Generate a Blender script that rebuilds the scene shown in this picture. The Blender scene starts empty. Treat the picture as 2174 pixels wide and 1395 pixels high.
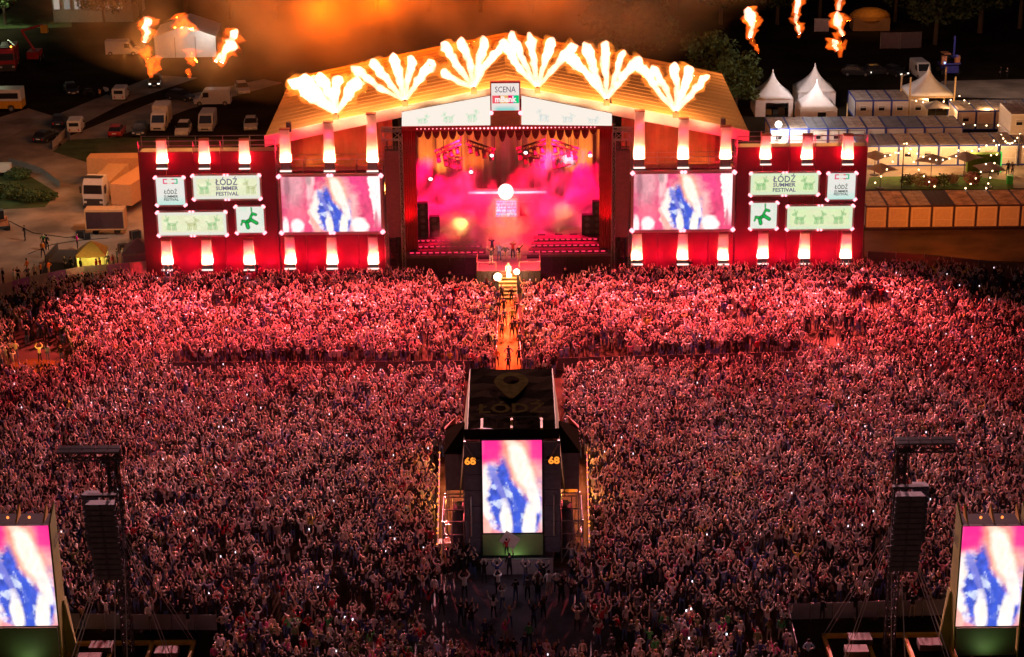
import bpy, bmesh, math, random
import numpy as np
from mathutils import Matrix, Vector, noise as mnoise
R = math.radians
random.seed(7)
SC = bpy.context.scene
COL = SC.collection

# ------------------------------------------------------------------ camera
CAM_H, PITCH, ROLL, LENS = 66.0, 20.0, -0.6, 70.0
cd = bpy.data.cameras.new('camera'); cd.lens = LENS; cd.sensor_width = 36.0; cd.clip_end = 3000.0; cd.clip_start = 1.0
cam = bpy.data.objects.new('camera', cd); COL.objects.link(cam)
CM = Matrix.Rotation(R(90 - PITCH), 4, 'X') @ Matrix.Rotation(R(ROLL), 4, 'Z')
cam.matrix_world = Matrix.Translation((0, 0, CAM_H)) @ CM
SC.camera = cam

# ------------------------------------------------------------------ world, moonlight, exposure
W = bpy.data.worlds.new('World'); SC.world = W; W.use_nodes = True
wt = W.node_tree; wt.nodes.clear()
sky = wt.nodes.new('ShaderNodeTexSky'); sky.sky_type = 'NISHITA'; sky.sun_disc = False
sky.sun_elevation = R(1.5); sky.sun_rotation = R(200)
tint = wt.nodes.new('ShaderNodeMix'); tint.data_type = 'RGBA'; tint.blend_type = 'MULTIPLY'; tint.inputs[0].default_value = 1.0
tint.inputs[7].default_value = (1.0, 0.55, 0.62, 1)
bg = wt.nodes.new('ShaderNodeBackground'); bg.inputs[1].default_value = 0.03
wo = wt.nodes.new('ShaderNodeOutputWorld')
wt.links.new(sky.outputs[0], tint.inputs[6]); wt.links.new(tint.outputs[2], bg.inputs[0]); wt.links.new(bg.outputs[0], wo.inputs[0])
sd = bpy.data.lights.new('moonlight', 'SUN'); sd.energy = 0.03; sd.angle = R(3); sd.color = (0.8, 0.75, 1.0)
so = bpy.data.objects.new('moonlight', sd); so.rotation_euler = (R(35), 0, R(-20)); COL.objects.link(so)
SC.view_settings.view_transform = 'Standard'; SC.view_settings.look = 'None'
SC.view_settings.exposure = 0.0; SC.view_settings.gamma = 1.0; SC.view_settings.use_curve_mapping = False
cy = SC.cycles
cy.max_bounces = 4; cy.diffuse_bounces = 2; cy.glossy_bounces = 2; cy.transmission_bounces = 2; cy.volume_bounces = 0
cy.transparent_max_bounces = 6; cy.sample_clamp_indirect = 2.0; cy.sample_clamp_direct = 0.0
cy.use_denoising = True; cy.volume_step_rate = 1.0; cy.volume_max_steps = 128
cy.caustics_reflective = False; cy.caustics_refractive = False

# ------------------------------------------------------------------ photograph pixels to places in the world
FPX = LENS / 36.0 * 2174.0
CM3 = CM.to_3x3()
def ray(px, py): return CM3 @ Vector(((px - 1087) / FPX, -(py - 697.5) / FPX, -1.0))
def G(px, py, z=0.0):
    d = ray(px, py); t = (z - CAM_H) / d.z
    return Vector((d.x * t, d.y * t, z))
def V(px, py, Y):
    d = ray(px, py); t = Y / d.y
    return Vector((d.x * t, Y, CAM_H + d.z * t))
CMI = CM3.inverted()
def PX(p):
    q = CMI @ (Vector(p) - Vector((0, 0, CAM_H)))
    return 1087 + FPX * q.x / -q.z, 697.5 - FPX * q.y / -q.z

# lamps -----------------------------------------------------------
def point(name, loc, col, power, size=0.3):
    l = bpy.data.lights.new(name, 'POINT'); l.energy = power; l.color = col; l.shadow_soft_size = size
    o = bpy.data.objects.new(name, l); o.location = loc; COL.objects.link(o); return o
def aim(o, tgt):
    d = Vector(tgt) - o.location; o.rotation_euler = d.to_track_quat('-Z', 'Y').to_euler()
def spot(name, loc, tgt, col, power, angle=90, blend=0.6, size=0.3):
    l = bpy.data.lights.new(name, 'SPOT'); l.energy = power; l.color = col; l.spot_size = R(angle); l.spot_blend = blend; l.shadow_soft_size = size
    o = bpy.data.objects.new(name, l); o.location = loc; COL.objects.link(o); aim(o, tgt); return o
def area(name, loc, tgt, col, power, sx, sy, spread=180):
    l = bpy.data.lights.new(name, 'AREA'); l.shape = 'RECTANGLE'; l.size = sx; l.size_y = sy; l.energy = power; l.color = col; l.spread = R(spread)
    o = bpy.data.objects.new(name, l); o.location = loc; COL.objects.link(o); aim(o, tgt); return o

# wash lights on the stage roof edge, pointing over the audience
for k in range(9):
    x = -36 + k * 9.0
    spot('crowd_wash', (x, 194.0, 15.5), (x * 0.98, 176, 0), (1.0, 0.09, 0.11), 430000, 80, 1.0, 0.6)
for k in range(8):
    x = -35 + k * 9.8
    spot('front_row_fill', (x, 194.6, 11.5), (x, 186.5, 0), (1.0, 0.10, 0.13), 34000, 100, 1.0, 0.5)  # added to lift the dark front rows; no such lamps hang here
for k in range(4):
    x = -27 + k * 18.0
    spot('crowd_back_light', (x, 194.0, 16.5), (x * 1.2, 120, 0), (1.0, 0.43, 0.47), 600000, 44, 1.0, 0.6)

# narrower beams that pick out patches of the audience
for bx, tx, ty, c, pw in ((-20, -30, 168, (1, .30, .32), 90000), (-14, -12, 176, (1, .34, .34), 80000), (14, 16, 172, (1, .34, .34), 90000), (24, 33, 164, (1, .2, .22), 80000), (8, 8, 160, (1, .4, .4), 90000), (-24, -16, 150, (1, .42, .42), 110000), (20, 20, 146, (1, .45, .45), 120000), (-8, -28, 140, (1, .5, .5), 120000), (10, 32, 140, (1, .5, .52), 120000), (-16, -14, 132, (1, .55, .58), 130000), (16, 14, 130, (1, .58, .6), 130000)):
    spot('audience_beam', (bx, 194.0, 16.0), (tx, ty, 1.0), c, pw * 3.6, 11, 1.0, 0.4)

# ------------------------------------------------------------------ materials
MATS = {}
def lin(c):
    return tuple(((v / 255.0) / 12.92 if v / 255.0 <= 0.04045 else ((v / 255.0 + 0.055) / 1.055) ** 2.4) for v in c)
def mat(name, col, rough=0.7, metal=0.0, var=0.15, scale=3.0, bump=0.0, spec=0.3, bscale=None):
    if name in MATS: return MATS[name]
    m = bpy.data.materials.new(name); m.use_nodes = True; t = m.node_tree
    b = t.nodes['Principled BSDF']; b.inputs['Roughness'].default_value = rough; b.inputs['Metallic'].default_value = metal
    b.inputs['Specular IOR Level'].default_value = spec
    if var > 0:
        tc = t.nodes.new('ShaderNodeTexCoord'); n = t.nodes.new('ShaderNodeTexNoise'); n.inputs['Scale'].default_value = scale; n.inputs['Detail'].default_value = 5
        r = t.nodes.new('ShaderNodeMapRange'); r.inputs[1].default_value = 0.3; r.inputs[2].default_value = 0.7; r.inputs[3].default_value = 1 - var; r.inputs[4].default_value = 1 + var
        h = t.nodes.new('ShaderNodeVectorMath'); h.operation = 'SCALE'; h.inputs[0].default_value = col
        t.links.new(tc.outputs['Object'], n.inputs['Vector']); t.links.new(n.outputs[0], r.inputs[0]); t.links.new(r.outputs[0], h.inputs['Scale']); t.links.new(h.outputs[0], b.inputs['Base Color'])
        if bump > 0:
            bp = t.nodes.new('ShaderNodeBump'); bp.inputs['Strength'].default_value = bump; bp.inputs['Distance'].default_value = 0.05
            if bscale:
                n2 = t.nodes.new('ShaderNodeTexNoise'); n2.inputs['Scale'].default_value = bscale; t.links.new(tc.outputs['Object'], n2.inputs['Vector']); t.links.new(n2.outputs[0], bp.inputs['Height'])
            else: t.links.new(n.outputs[0], bp.inputs['Height'])
            t.links.new(bp.outputs[0], b.inputs['Normal'])
    else: b.inputs['Base Color'].default_value = (*col, 1)
    MATS[name] = m; return m
def emit(name, col, strength=1.0, sampling='AUTO'):
    if name in MATS: return MATS[name]
    m = bpy.data.materials.new(name); m.use_nodes = True; t = m.node_tree; t.nodes.clear()
    e = t.nodes.new('ShaderNodeEmission'); e.inputs[0].default_value = (*col, 1); e.inputs[1].default_value = strength
    o = t.nodes.new('ShaderNodeOutputMaterial'); t.links.new(e.outputs[0], o.inputs[0])
    m.cycles.emission_sampling = sampling
    MATS[name] = m; return m
def emit_attr(name, strength=1.0):
    if name in MATS: return MATS[name]
    m = bpy.data.materials.new(name); m.use_nodes = True; t = m.node_tree; t.nodes.clear()
    a = t.nodes.new('ShaderNodeAttribute'); a.attribute_name = 'Col'
    e = t.nodes.new('ShaderNodeEmission'); e.inputs[1].default_value = strength
    o = t.nodes.new('ShaderNodeOutputMaterial'); t.links.new(a.outputs['Color'], e.inputs[0]); t.links.new(e.outputs[0], o.inputs[0])
    MATS[name] = m; return m
def fire_mat(name, col, strength):
    m = bpy.data.materials.new(name); m.use_nodes = True; t = m.node_tree; t.nodes.clear()
    e = t.nodes.new('ShaderNodeEmission'); e.inputs[0].default_value = (*col, 1); e.inputs[1].default_value = strength
    o = t.nodes.new('ShaderNodeOutputMaterial'); t.links.new(e.outputs[0], o.inputs['Volume'])
    return m
def smoke_mat(name, col, density, scale, lo, hi, detail=4.0, stretch=(1, 1, 1), aniso=0.0, box=None):
    """scattering smoke; the cloud thins out towards the sides of its own box (object space -1..1)"""
    m = bpy.data.materials.new(name); m.use_nodes = True; t = m.node_tree; t.nodes.clear()
    v = t.nodes.new('ShaderNodeVolumePrincipled'); v.inputs['Color'].default_value = (*col, 1); v.inputs['Anisotropy'].default_value = aniso
    tc = t.nodes.new('ShaderNodeTexCoord'); mp = t.nodes.new('ShaderNodeMapping'); mp.inputs['Scale'].default_value = stretch
    n = t.nodes.new('ShaderNodeTexNoise'); n.inputs['Scale'].default_value = scale; n.inputs['Detail'].default_value = detail
    r = t.nodes.new('ShaderNodeMapRange'); r.inputs[1].default_value = lo; r.inputs[2].default_value = hi; r.inputs[3].default_value = 0.0; r.inputs[4].default_value = density
    t.links.new(tc.outputs['Object'], mp.inputs[0]); t.links.new(mp.outputs[0], n.inputs['Vector']); t.links.new(n.outputs[0], r.inputs[0])
    # soft sides from generated coordinates
    sub = t.nodes.new('ShaderNodeVectorMath'); sub.operation = 'SUBTRACT'; sub.inputs[1].default_value = (0.5, 0.5, 0.5)
    ln = t.nodes.new('ShaderNodeVectorMath'); ln.operation = 'LENGTH'
    f = t.nodes.new('ShaderNodeMapRange'); f.inputs[1].default_value = 0.5; f.inputs[2].default_value = 0.2; f.inputs[3].default_value = 0.0; f.inputs[4].default_value = 1.0
    mu = t.nodes.new('ShaderNodeMath'); mu.operation = 'MULTIPLY'
    t.links.new(tc.outputs['Generated'], sub.inputs[0]); t.links.new(sub.outputs[0], ln.inputs[0]); t.links.new(ln.outputs['Value'], f.inputs[0])
    t.links.new(r.outputs[0], mu.inputs[0]); t.links.new(f.outputs[0], mu.inputs[1]); t.links.new(mu.outputs[0], v.inputs['Density'])
    o = t.nodes.new('ShaderNodeOutputMaterial'); t.links.new(v.outputs[0], o.inputs['Volume'])
    return m

# ------------------------------------------------------------------ mesh helpers
class MB:
    def __init__(s): s.v = []; s.f = []; s.m = []
    def add(s, vs, fs, mi=0):
        n = len(s.v); s.v += [tuple(p) for p in vs]; s.f += [tuple(i + n for i in f) for f in fs]; s.m += [mi] * len(fs); return s
    def quad(s, a, b, c, d, mi=0): return s.add([a, b, c, d], [(0, 1, 2, 3)], mi)
    def box(s, x0, x1, y0, y1, z0, z1, mi=0):
        return s.add([(x0, y0, z0), (x1, y0, z0), (x1, y1, z0), (x0, y1, z0), (x0, y0, z1), (x1, y0, z1), (x1, y1, z1), (x0, y1, z1)],
                     [(0, 3, 2, 1), (4, 5, 6, 7), (0, 1, 5, 4), (1, 2, 6, 5), (2, 3, 7, 6), (3, 0, 4, 7)], mi)
    def cbox(s, c, sx, sy, sz, rz=0.0, mi=0):
        ca, sa = math.cos(rz), math.sin(rz); n = len(s.v); s.box(-sx / 2, sx / 2, -sy / 2, sy / 2, -sz / 2, sz / 2, mi)
        for i in range(n, len(s.v)):
            x, y, z = s.v[i]; s.v[i] = (c[0] + x * ca - y * sa, c[1] + x * sa + y * ca, c[2] + z)
        return s
    def tube(s, p0, p1, r0, r1=None, n=6, mi=0, cap=True):
        r1 = r0 if r1 is None else r1; p0 = Vector(p0); p1 = Vector(p1); d = (p1 - p0)
        if d.length < 1e-6: return s
        d.normalize(); a = d.orthogonal().normalized(); b = d.cross(a)
        vs = []
        for p, r in ((p0, r0), (p1, r1)):
            for i in range(n):
                t = 2 * math.pi * i / n + math.pi / n; vs.append(p + (a * math.cos(t) + b * math.sin(t)) * r)
        fs = [(i, (i + 1) % n, n + (i + 1) % n, n + i) for i in range(n)]
        if cap: fs += [tuple(range(n - 1, -1, -1)), tuple(range(n, 2 * n))]
        return s.add(vs, fs, mi)
    def ball(s, c, r, seg=8, rings=5, mi=0, sz=None):
        rx, ry, rz = (r, r, r) if sz is None else sz
        vs = [(c[0], c[1], c[2] + rz)]
        for j in range(1, rings):
            t = math.pi * j / rings
            for i in range(seg):
                p = 2 * math.pi * i / seg; vs.append((c[0] + rx * math.sin(t) * math.cos(p), c[1] + ry * math.sin(t) * math.sin(p), c[2] + rz * math.cos(t)))
        vs.append((c[0], c[1], c[2] - rz)); fs = []
        for i in range(seg):
            fs.append((0, 1 + i, 1 + (i + 1) % seg)); b = 1 + (rings - 2) * seg; fs.append((len(vs) - 1, b + (i + 1) % seg, b + i))
        for j in range(rings - 2):
            for i in range(seg):
                a = 1 + j * seg; fs.append((a + i, a + seg + i, a + seg + (i + 1) % seg, a + (i + 1) % seg))
        return s.add(vs, fs, mi)
    def loft(s, rings, mi=0, cap=True):
        n = len(rings[0]); vs = [p for r in rings for p in r]; fs = []
        for k in range(len(rings) - 1):
            for i in range(n): fs.append((k * n + i, k * n + (i + 1) % n, (k + 1) * n + (i + 1) % n, (k + 1) * n + i))
        if cap: fs += [tuple(range(n - 1, -1, -1)), tuple(range((len(rings) - 1) * n, len(rings) * n))]
        return s.add(vs, fs, mi)
    def prism(s, poly, d, mi=0):
        """poly = points on a plane, d = extrusion vector"""
        d = Vector(d); a = [Vector(p) for p in poly]; return s.loft([a, [p + d for p in a]], mi)
    def truss(s, p0, p1, w=0.5, r=0.035, bay=0.8, h=None):
        p0 = Vector(p0); p1 = Vector(p1); d = p1 - p0; L = d.length; d.normalize()
        up = Vector((0, 0, 1)) if abs(d.z) < 0.9 else Vector((0, 1, 0)); a = d.cross(up).normalized(); b = a.cross(d).normalized(); h = h or w
        cs = [a * w / 2 + b * h / 2, -a * w / 2 + b * h / 2, -a * w / 2 - b * h / 2, a * w / 2 - b * h / 2]
        for c in cs: s.tube(p0 + c, p1 + c, r, n=4, cap=False)
        k = max(1, int(L / bay)); st = L / k
        for i in range(k):
            q0 = p0 + d * st * i; q1 = p0 + d * st * (i + 1)
            for j in range(4):
                c0, c1 = cs[j], cs[(j + 1) % 4]
                s.tube(q0 + c0, q1 + c1, r * 0.7, n=3, cap=False); s.tube(q0 + c0, q0 + c1, r * 0.7, n=3, cap=False)
        return s
    def build(s, name, mats, parent=None, off=None, smooth=False, solid=False):
        me = bpy.data.meshes.new(name)
        v = s.v
        if off is None and parent is not None and parent.get('_w'): off = parent.matrix_world.translation if False else Vector(parent['_w'])
        if off is not None: v = [(p[0] - off[0], p[1] - off[1], p[2] - off[2]) for p in v]
        me.from_pydata(v, [], s.f)
        if not isinstance(mats, (list, tuple)): mats = [mats]
        for m in mats: me.materials.append(m)
        if len(mats) > 1: me.polygons.foreach_set('material_index', s.m)
        if smooth: me.polygons.foreach_set('use_smooth', [True] * len(me.polygons))
        if solid:
            bm = bmesh.new(); bm.from_mesh(me); bmesh.ops.recalc_face_normals(bm, faces=bm.faces); bm.to_mesh(me); bm.free()
        me.update()
        o = bpy.data.objects.new(name, me); COL.objects.link(o)
        if parent is not None: o.parent = parent
        return o
def tag(o, label=None, cat=None, group=None, kind=None):
    if label: o['label'] = label
    if cat: o['category'] = cat
    if group: o['group'] = group
    if kind: o['kind'] = kind
    return o
def thing(name, label, cat, loc=(0, 0, 0), rz=0.0, group=None, world=False):
    """an Empty at the thing's base; world=True: its parts are given in world coordinates"""
    o = bpy.data.objects.new(name, None); o.empty_display_size = 0.3; COL.objects.link(o)
    o.location = loc; o.rotation_euler = (0, 0, rz); tag(o, label, cat, group)
    if world: o['_w'] = tuple(loc)
    return o
def kids(o): return [c for c in KID.get(o, [])]
KID = {}
def index_kids():
    KID.clear()
    for c in COL.objects:
        if c.parent: KID.setdefault(c.parent, []).append(c)
def copy_tree(o, parent=None):
    c = o.copy(); COL.objects.link(c); c.parent = parent
    for ch in KID.get(o, []): copy_tree(ch, c)
    return c
def dup(proto, label, loc, rz=0.0, group=None):
    c = copy_tree(proto); c.location = loc; c.rotation_euler = (0, 0, rz); c['label'] = label
    if group: c['group'] = group
    return c
def single(mb, name, mats, label, cat, group=None, loc=None, smooth=False):
    """a thing that is one mesh (world coordinates unless loc given)"""
    o = mb.build(name, mats, None, smooth=smooth)
    if loc is not None: o.location = loc
    return tag(o, label, cat, group)
def text_mesh(name, body, size, mats, parent, loc, rot=(math.pi / 2, 0, 0), width=None, thick=0.0, bold=0.0, align='CENTER'):
    cu = bpy.data.curves.new(name, 'FONT'); cu.body = body; cu.size = size; cu.align_x = align; cu.align_y = 'CENTER'; cu.offset = bold; cu.extrude = thick; cu.resolution_u = 2
    t = bpy.data.objects.new(name, cu); COL.objects.link(t); dg = bpy.context.evaluated_depsgraph_get(); dg.update()
    me = bpy.data.meshes.new_from_object(t.evaluated_get(dg)); COL.objects.unlink(t); bpy.data.objects.remove(t)
    xs = [v.co.x for v in me.vertices]
    if width and xs:
        w = max(xs) - min(xs); k = width / w
        for v in me.vertices: v.co.x *= k
    me.materials.clear(); me.materials.append(mats)
    o = bpy.data.objects.new(name, me); COL.objects.link(o); o.location = loc; o.rotation_euler = rot
    if parent is not None: o.parent = parent
    return o
def grid_screen(name, w, h, nx, ny, paint, material, parent, loc, mesh=None):
    """a picture surface facing -Y, its print or video held as colours on its own points"""
    if mesh is None:
        u, v = np.meshgrid((np.arange(nx + 1)) / nx, (np.arange(ny + 1)) / ny)
        co = np.stack([(u - 0.5) * w, np.zeros_like(u), v * h], -1).reshape(-1, 3)
        idx = np.arange((nx + 1) * (ny + 1)).reshape(ny + 1, nx + 1)
        f = np.stack([idx[:-1, :-1], idx[:-1, 1:], idx[1:, 1:], idx[1:, :-1]], -1).reshape(-1, 4)
        mesh = bpy.data.meshes.new(name); mesh.from_pydata(co.tolist(), [], f.tolist())
        c = np.clip(paint(u, v), 0, 50).reshape(-1, 3); c4 = np.ones((len(c), 4), np.float32); c4[:, :3] = c
        a = mesh.color_attributes.new('Col', 'FLOAT_COLOR', 'POINT'); a.data.foreach_set('color', c4.ravel())
        mesh.materials.append(material); mesh.update()
    o = bpy.data.objects.new(name, mesh); COL.objects.link(o); o.location = loc
    if parent is not None: o.parent = parent
    return o

# shared materials
M_black = mat('black_cloth', (0.022, 0.02, 0.022), 0.9, var=0.3, scale=1.5)
M_steel = mat('steel', (0.35, 0.34, 0.33), 0.45, 0.8, var=0.2, scale=6)
M_dsteel = mat('dark_steel', (0.07, 0.07, 0.075), 0.5, 0.6, var=0.2, scale=6)
M_white = mat('white_fabric', (0.78, 0.76, 0.73), 0.8, var=0.06, scale=2)
M_wpaint = mat('white_paint', (0.75, 0.74, 0.72), 0.45, var=0.06, scale=2)
M_glass = mat('dark_glass', (0.015, 0.015, 0.018), 0.3, var=0, spec=0.25)
M_rubber = mat('rubber', (0.02, 0.02, 0.02), 0.85, var=0)
M_lampred = emit('lamp_hot_red', (1.0, 0.30, 0.36), 3.2)
M_lampwhite = emit('lamp_hot_white', (1.0, 0.80, 0.70), 1.5)
M_bulb = emit('bulb_warm', (1.0, 0.68, 0.36), 9.0, 'NONE')
M_wood = mat('pale_timber', (0.5, 0.36, 0.2), 0.7, var=0.25, scale=4)
M_yellow = mat('yellow_paint', (0.55, 0.3, 0.03), 0.6, var=0.15)
# ================================================================== GROUND
def polysheet(name, pts, z, m, label=None, kind='structure'):
    P = [G(x, y, 0.0) for x, y in pts]
    mb = MB(); mb.add([(p.x, p.y, z) for p in P], [tuple(range(len(P)))])
    o = mb.build(name, m); tag(o, label, None, None, kind)
    for p in o.data.polygons:
        if p.normal.z < 0: p.flip()
    return o
M_ground = mat('trampled_field', (0.03, 0.022, 0.014), 1.0, spec=0.0, var=0.45, scale=0.12, bump=0.5, bscale=1.2)
gm = MB(); gm.quad((-900, -200, 0), (900, -200, 0), (900, 1500, 0), (-900, 1500, 0)); g = gm.build('ground', M_ground); tag(g, kind='structure')
M_apron = mat('concrete_apron', (0.28, 0.22, 0.17), 0.85, var=0.5, scale=0.22, bump=0.2, bscale=3)
M_asph = mat('wet_tarmac', (0.06, 0.05, 0.055), 0.65, var=0.5, scale=0.5, bump=0.6, bscale=1.5, spec=0.06)
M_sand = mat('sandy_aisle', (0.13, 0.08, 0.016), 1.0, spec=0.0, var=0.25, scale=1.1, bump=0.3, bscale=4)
M_grass = mat('field_grass', (0.05, 0.075, 0.02), 0.95, var=0.4, scale=0.5, bump=0.7, bscale=6)
M_lawn = mat('fresh_lawn', (0.09, 0.17, 0.03), 0.95, var=0.3, scale=0.8, bump=0.6, bscale=8)
M_path = mat('gravel_path', (0.22, 0.17, 0.13), 0.9, var=0.35, scale=0.3, bump=0.4, bscale=4)
polysheet('yard_pavement', [(-250, 660), (330, 590), (330, 380), (190, 345), (112, 320), (125, 250), (60, 230), (-260, 330)], 0.004, M_apron)
polysheet('service_road', [(-250, 360), (20, 290), (75, 262), (190, 215), (330, 160), (420, 165), (260, 220), (135, 285), (115, 330), (-20, 350)], 0.008, M_path)
polysheet('parking_track', [(120, 300), (330, 215), (560, 168), (600, 176), (400, 232), (250, 290), (150, 318)], 0.006, M_path)
polysheet('grass_verge', [(112, 322), (145, 297), (250, 292), (560, 296), (330, 350), (185, 345)], 0.012, M_grass)
polysheet('grass_patch', [(-120, 340), (20, 352), (70, 378), (122, 410), (95, 440), (-120, 452)], 0.012, M_grass)
polysheet('wet_tarmac', [(690, 1460), (880, 1235), (1000, 1205), (1260, 1205), (1330, 1460)], 0.006, M_asph)
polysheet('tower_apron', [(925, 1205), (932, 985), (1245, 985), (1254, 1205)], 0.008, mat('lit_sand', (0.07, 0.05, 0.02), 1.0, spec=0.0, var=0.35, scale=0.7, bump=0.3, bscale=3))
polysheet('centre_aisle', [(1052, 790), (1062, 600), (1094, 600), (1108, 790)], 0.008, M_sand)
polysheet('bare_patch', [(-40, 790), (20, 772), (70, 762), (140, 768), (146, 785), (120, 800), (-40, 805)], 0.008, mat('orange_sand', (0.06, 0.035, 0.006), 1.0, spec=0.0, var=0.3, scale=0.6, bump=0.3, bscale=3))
polysheet('courtyard_paving', [(1835, 400), (1835, 352), (2174, 348), (2300, 348), (2300, 400)], 0.004, mat('court_paving', (0.3, 0.24, 0.19), 0.8, var=0.2, scale=0.6))
polysheet('courtyard_lawn', [(1838, 402), (1846, 376), (2040, 372), (2150, 384), (2152, 402)], 0.010, M_lawn)
polysheet('gravel_yard', [(1960, 205), (2000, 172), (2174, 168), (2400, 165), (2400, 215)], 0.006, M_path)
polysheet('far_meadow', [(-60, 62), (20, 20), (60, -20), (152, -20), (152, 58)], 0.006, mat('meadow', (0.09, 0.12, 0.04), 0.95, var=0.35, scale=0.3, bump=0.6, bscale=3))
polysheet('sand_strip', [(1835, 545), (1835, 490), (2300, 486), (2300, 560)], 0.004, mat('brown_strip', (0.065, 0.04, 0.025), 0.9, var=0.4, scale=0.35, bump=0.4, bscale=2))

# ================================================================== STAGE
YS = 198.0          # the plane of the stage front
def X(px, Y=YS, py=450): return V(px, py, Y).x
def Z(py, Y=YS, px=1087): return V(px, py, Y).z
def vz(px, py, Y=YS): return V(px, py, Y).z
YR0, YR1 = 199.5, 226.5
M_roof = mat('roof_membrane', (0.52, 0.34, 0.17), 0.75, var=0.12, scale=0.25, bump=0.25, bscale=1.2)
st = thing('concert_stage', 'huge gabled festival stage under a pale ribbed roof', 'stage', (X(1075), YS, 0), world=True)
aL = V(562, 289, YR0); aR = V(1590, 283, YR0); xc = X(1075, YR0, 190); zc = V(1075, 183, YR0).z; ze = (aL.z + aR.z) / 2
xl, xr = aL.x, aR.x
# roof: two slopes of long strips with proud seams
N = 16
for side, (xe, nm) in enumerate(((xl, 'roof'), (xr, 'roof'))):
    mb = MB()
    def rp(s, y, lift=0.0): return Vector((xe + (xc - xe) * s, y, ze + (zc - ze) * (s ** 0.95) + lift))
    K = 10
    for k in range(K):
        s0, s1 = k / K, (k + 1) / K
        for j in range(N):
            y0 = YR0 + (YR1 - YR0) * j / N; y1 = YR0 + (YR1 - YR0) * (j + 1) / N - 0.10
            mb.quad(rp(s0, y0), rp(s1, y0), rp(s1, y1), rp(s0, y1))
            # seam rib
            mb.quad(rp(s0, y1), rp(s1, y1), rp(s1, y1 + 0.05, 0.07), rp(s0, y1 + 0.05, 0.07)); mb.quad(rp(s0, y1 + 0.05, 0.07), rp(s1, y1 + 0.05, 0.07), rp(s1, y1 + 0.10), rp(s0, y1 + 0.10))
        mb.quad(rp(s0, YR0, -0.5), rp(s1, YR0, -0.5), rp(s1, YR0), rp(s0, YR0))
        mb.quad(rp(s0, YR0, -0.55), rp(s0, YR1, -0.55), rp(s1, YR1, -0.55), rp(s1, YR0, -0.55))
    mb.quad(rp(0, YR0, -0.5), rp(0, YR0), rp(0, YR1), rp(0, YR1, -0.5))
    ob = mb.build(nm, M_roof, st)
# rim along the roof front, coloured pale for the flame glare on it
M_rim = mat('roof_rim', (0.8, 0.74, 0.64), 0.7, var=0.05)
mb = MB()
for xe in (xl, xr):
    for k in range(10):
        s0, s1 = k / 10, (k + 1) / 10
        a, b = [Vector((xe + (xc - xe) * s, YR0 - 0.12, ze + (zc - ze) * s ** 0.95)) for s in (s0, s1)]
        mb.prism([a + Vector((0, 0, -0.95)), b + Vector((0, 0, -0.95)), b + Vector((0, 0, 0.2)), a + Vector((0, 0, 0.2))], (0, -0.25, 0))
mb.build('roof_rim', M_rim, st)
# roof frame below: masts and cross trusses
for px in (598, 834, 1320, 1560):
    x = X(px, 200.5)
    for yy in (201.5, 224.5): mb = MB(); mb.truss((x, yy, 0), (x, yy, 13.6), 0.9, 0.05, 1.2); mb.build('mast', M_dsteel, st)
# side drapes of the stage house under the gable
M_scrim = mat('brown_scrim', (0.34, 0.2, 0.1), 0.95, var=0.25, scale=0.4)
for a, b in ((592, 838), (1318, 1552)):
    mb = MB(); x0, x1 = X(a, 203), X(b, 203); nseg = 26
    for k in range(nseg):
        u0, u1 = k / nseg, (k + 1) / nseg; xx0, xx1 = x0 + (x1 - x0) * u0, x0 + (x1 - x0) * u1
        y0, y1 = 203.5 + 0.10 * (k % 2), 203.5 + 0.10 * ((k + 1) % 2)
        def top(x):
            s = (x - xl) / (xc - xl) if x < xc else (xr - x) / (xr - xc)
            return ze + (zc - ze) * s - 0.7
        mb.quad((xx0, y0, 0), (xx1, y1, 0), (xx1, y1, top(xx1)), (xx0, y0, top(xx0)))
    mb.build('side_scrim', M_scrim, st)
# deck
DX0, DX1, DZ = X(858), X(1300), 2.1
mb = MB(); mb.box(DX0, DX1, YS, 217.5, DZ - 0.25, DZ)
mb.build('stage_deck', mat('deck_floor', (0.16, 0.08, 0.09), 0.35, var=0.3, scale=1.5), st)
mb = MB()
for k in range(14):
    xa = DX0 + (DX1 - DX0) * k / 14; xb = DX0 + (DX1 - DX0) * (k + 1) / 14 - 0.04
    mb.box(xa, xb, YS + 0.1, YS + 0.2, 0, DZ - 0.25)
mb.build('deck_skirt', mat('deck_skirt', (0.05, 0.025, 0.025), 0.8, var=0.3), st)
# backdrop: hanging folds, rosy beige cloth
M_drape = mat('backdrop_cloth', (0.62, 0.4, 0.26), 0.85, var=0.15, scale=0.5)
mb = MB(); YB = 217.0; xa, xb = X(862, YB), X(1297, YB); n = 120
for k in range(n):
    u0, u1 = k / n, (k + 1) / n
    f = lambda u: YB + 0.35 * math.sin(u * 61) + 0.18 * math.sin(u * 143 + 1)
    mb.quad((xa + (xb - xa) * u0, f(u0), DZ), (xa + (xb - xa) * u1, f(u1), DZ), (xa + (xb - xa) * u1, f(u1), 17.5), (xa + (xb - xa) * u0, f(u0), 17.5))
mb.build('backdrop_curtain', M_drape, st, smooth=True)
# side legs (red drapes)
M_red = mat('red_drape', (0.5, 0.03, 0.05), 0.85, var=0.2, scale=0.8)
for px0, px1, yy in ((858, 886, 199.4), (1272, 1298, 199.4)):
    mb = MB(); x0, x1 = X(px0, yy), X(px1, yy); n = 12
    for k in range(n):
        y0, y1 = yy + 0.15 * (k % 2), yy + 0.15 * ((k + 1) % 2)
        mb.quad((x0 + (x1 - x0) * k / n, y0, DZ), (x0 + (x1 - x0) * (k + 1) / n, y1, DZ), (x0 + (x1 - x0) * (k + 1) / n, y1, 15.5), (x0 + (x1 - x0) * k / n, y0, 15.5))
    mb.build('wing_drape', M_red, st)
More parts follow.
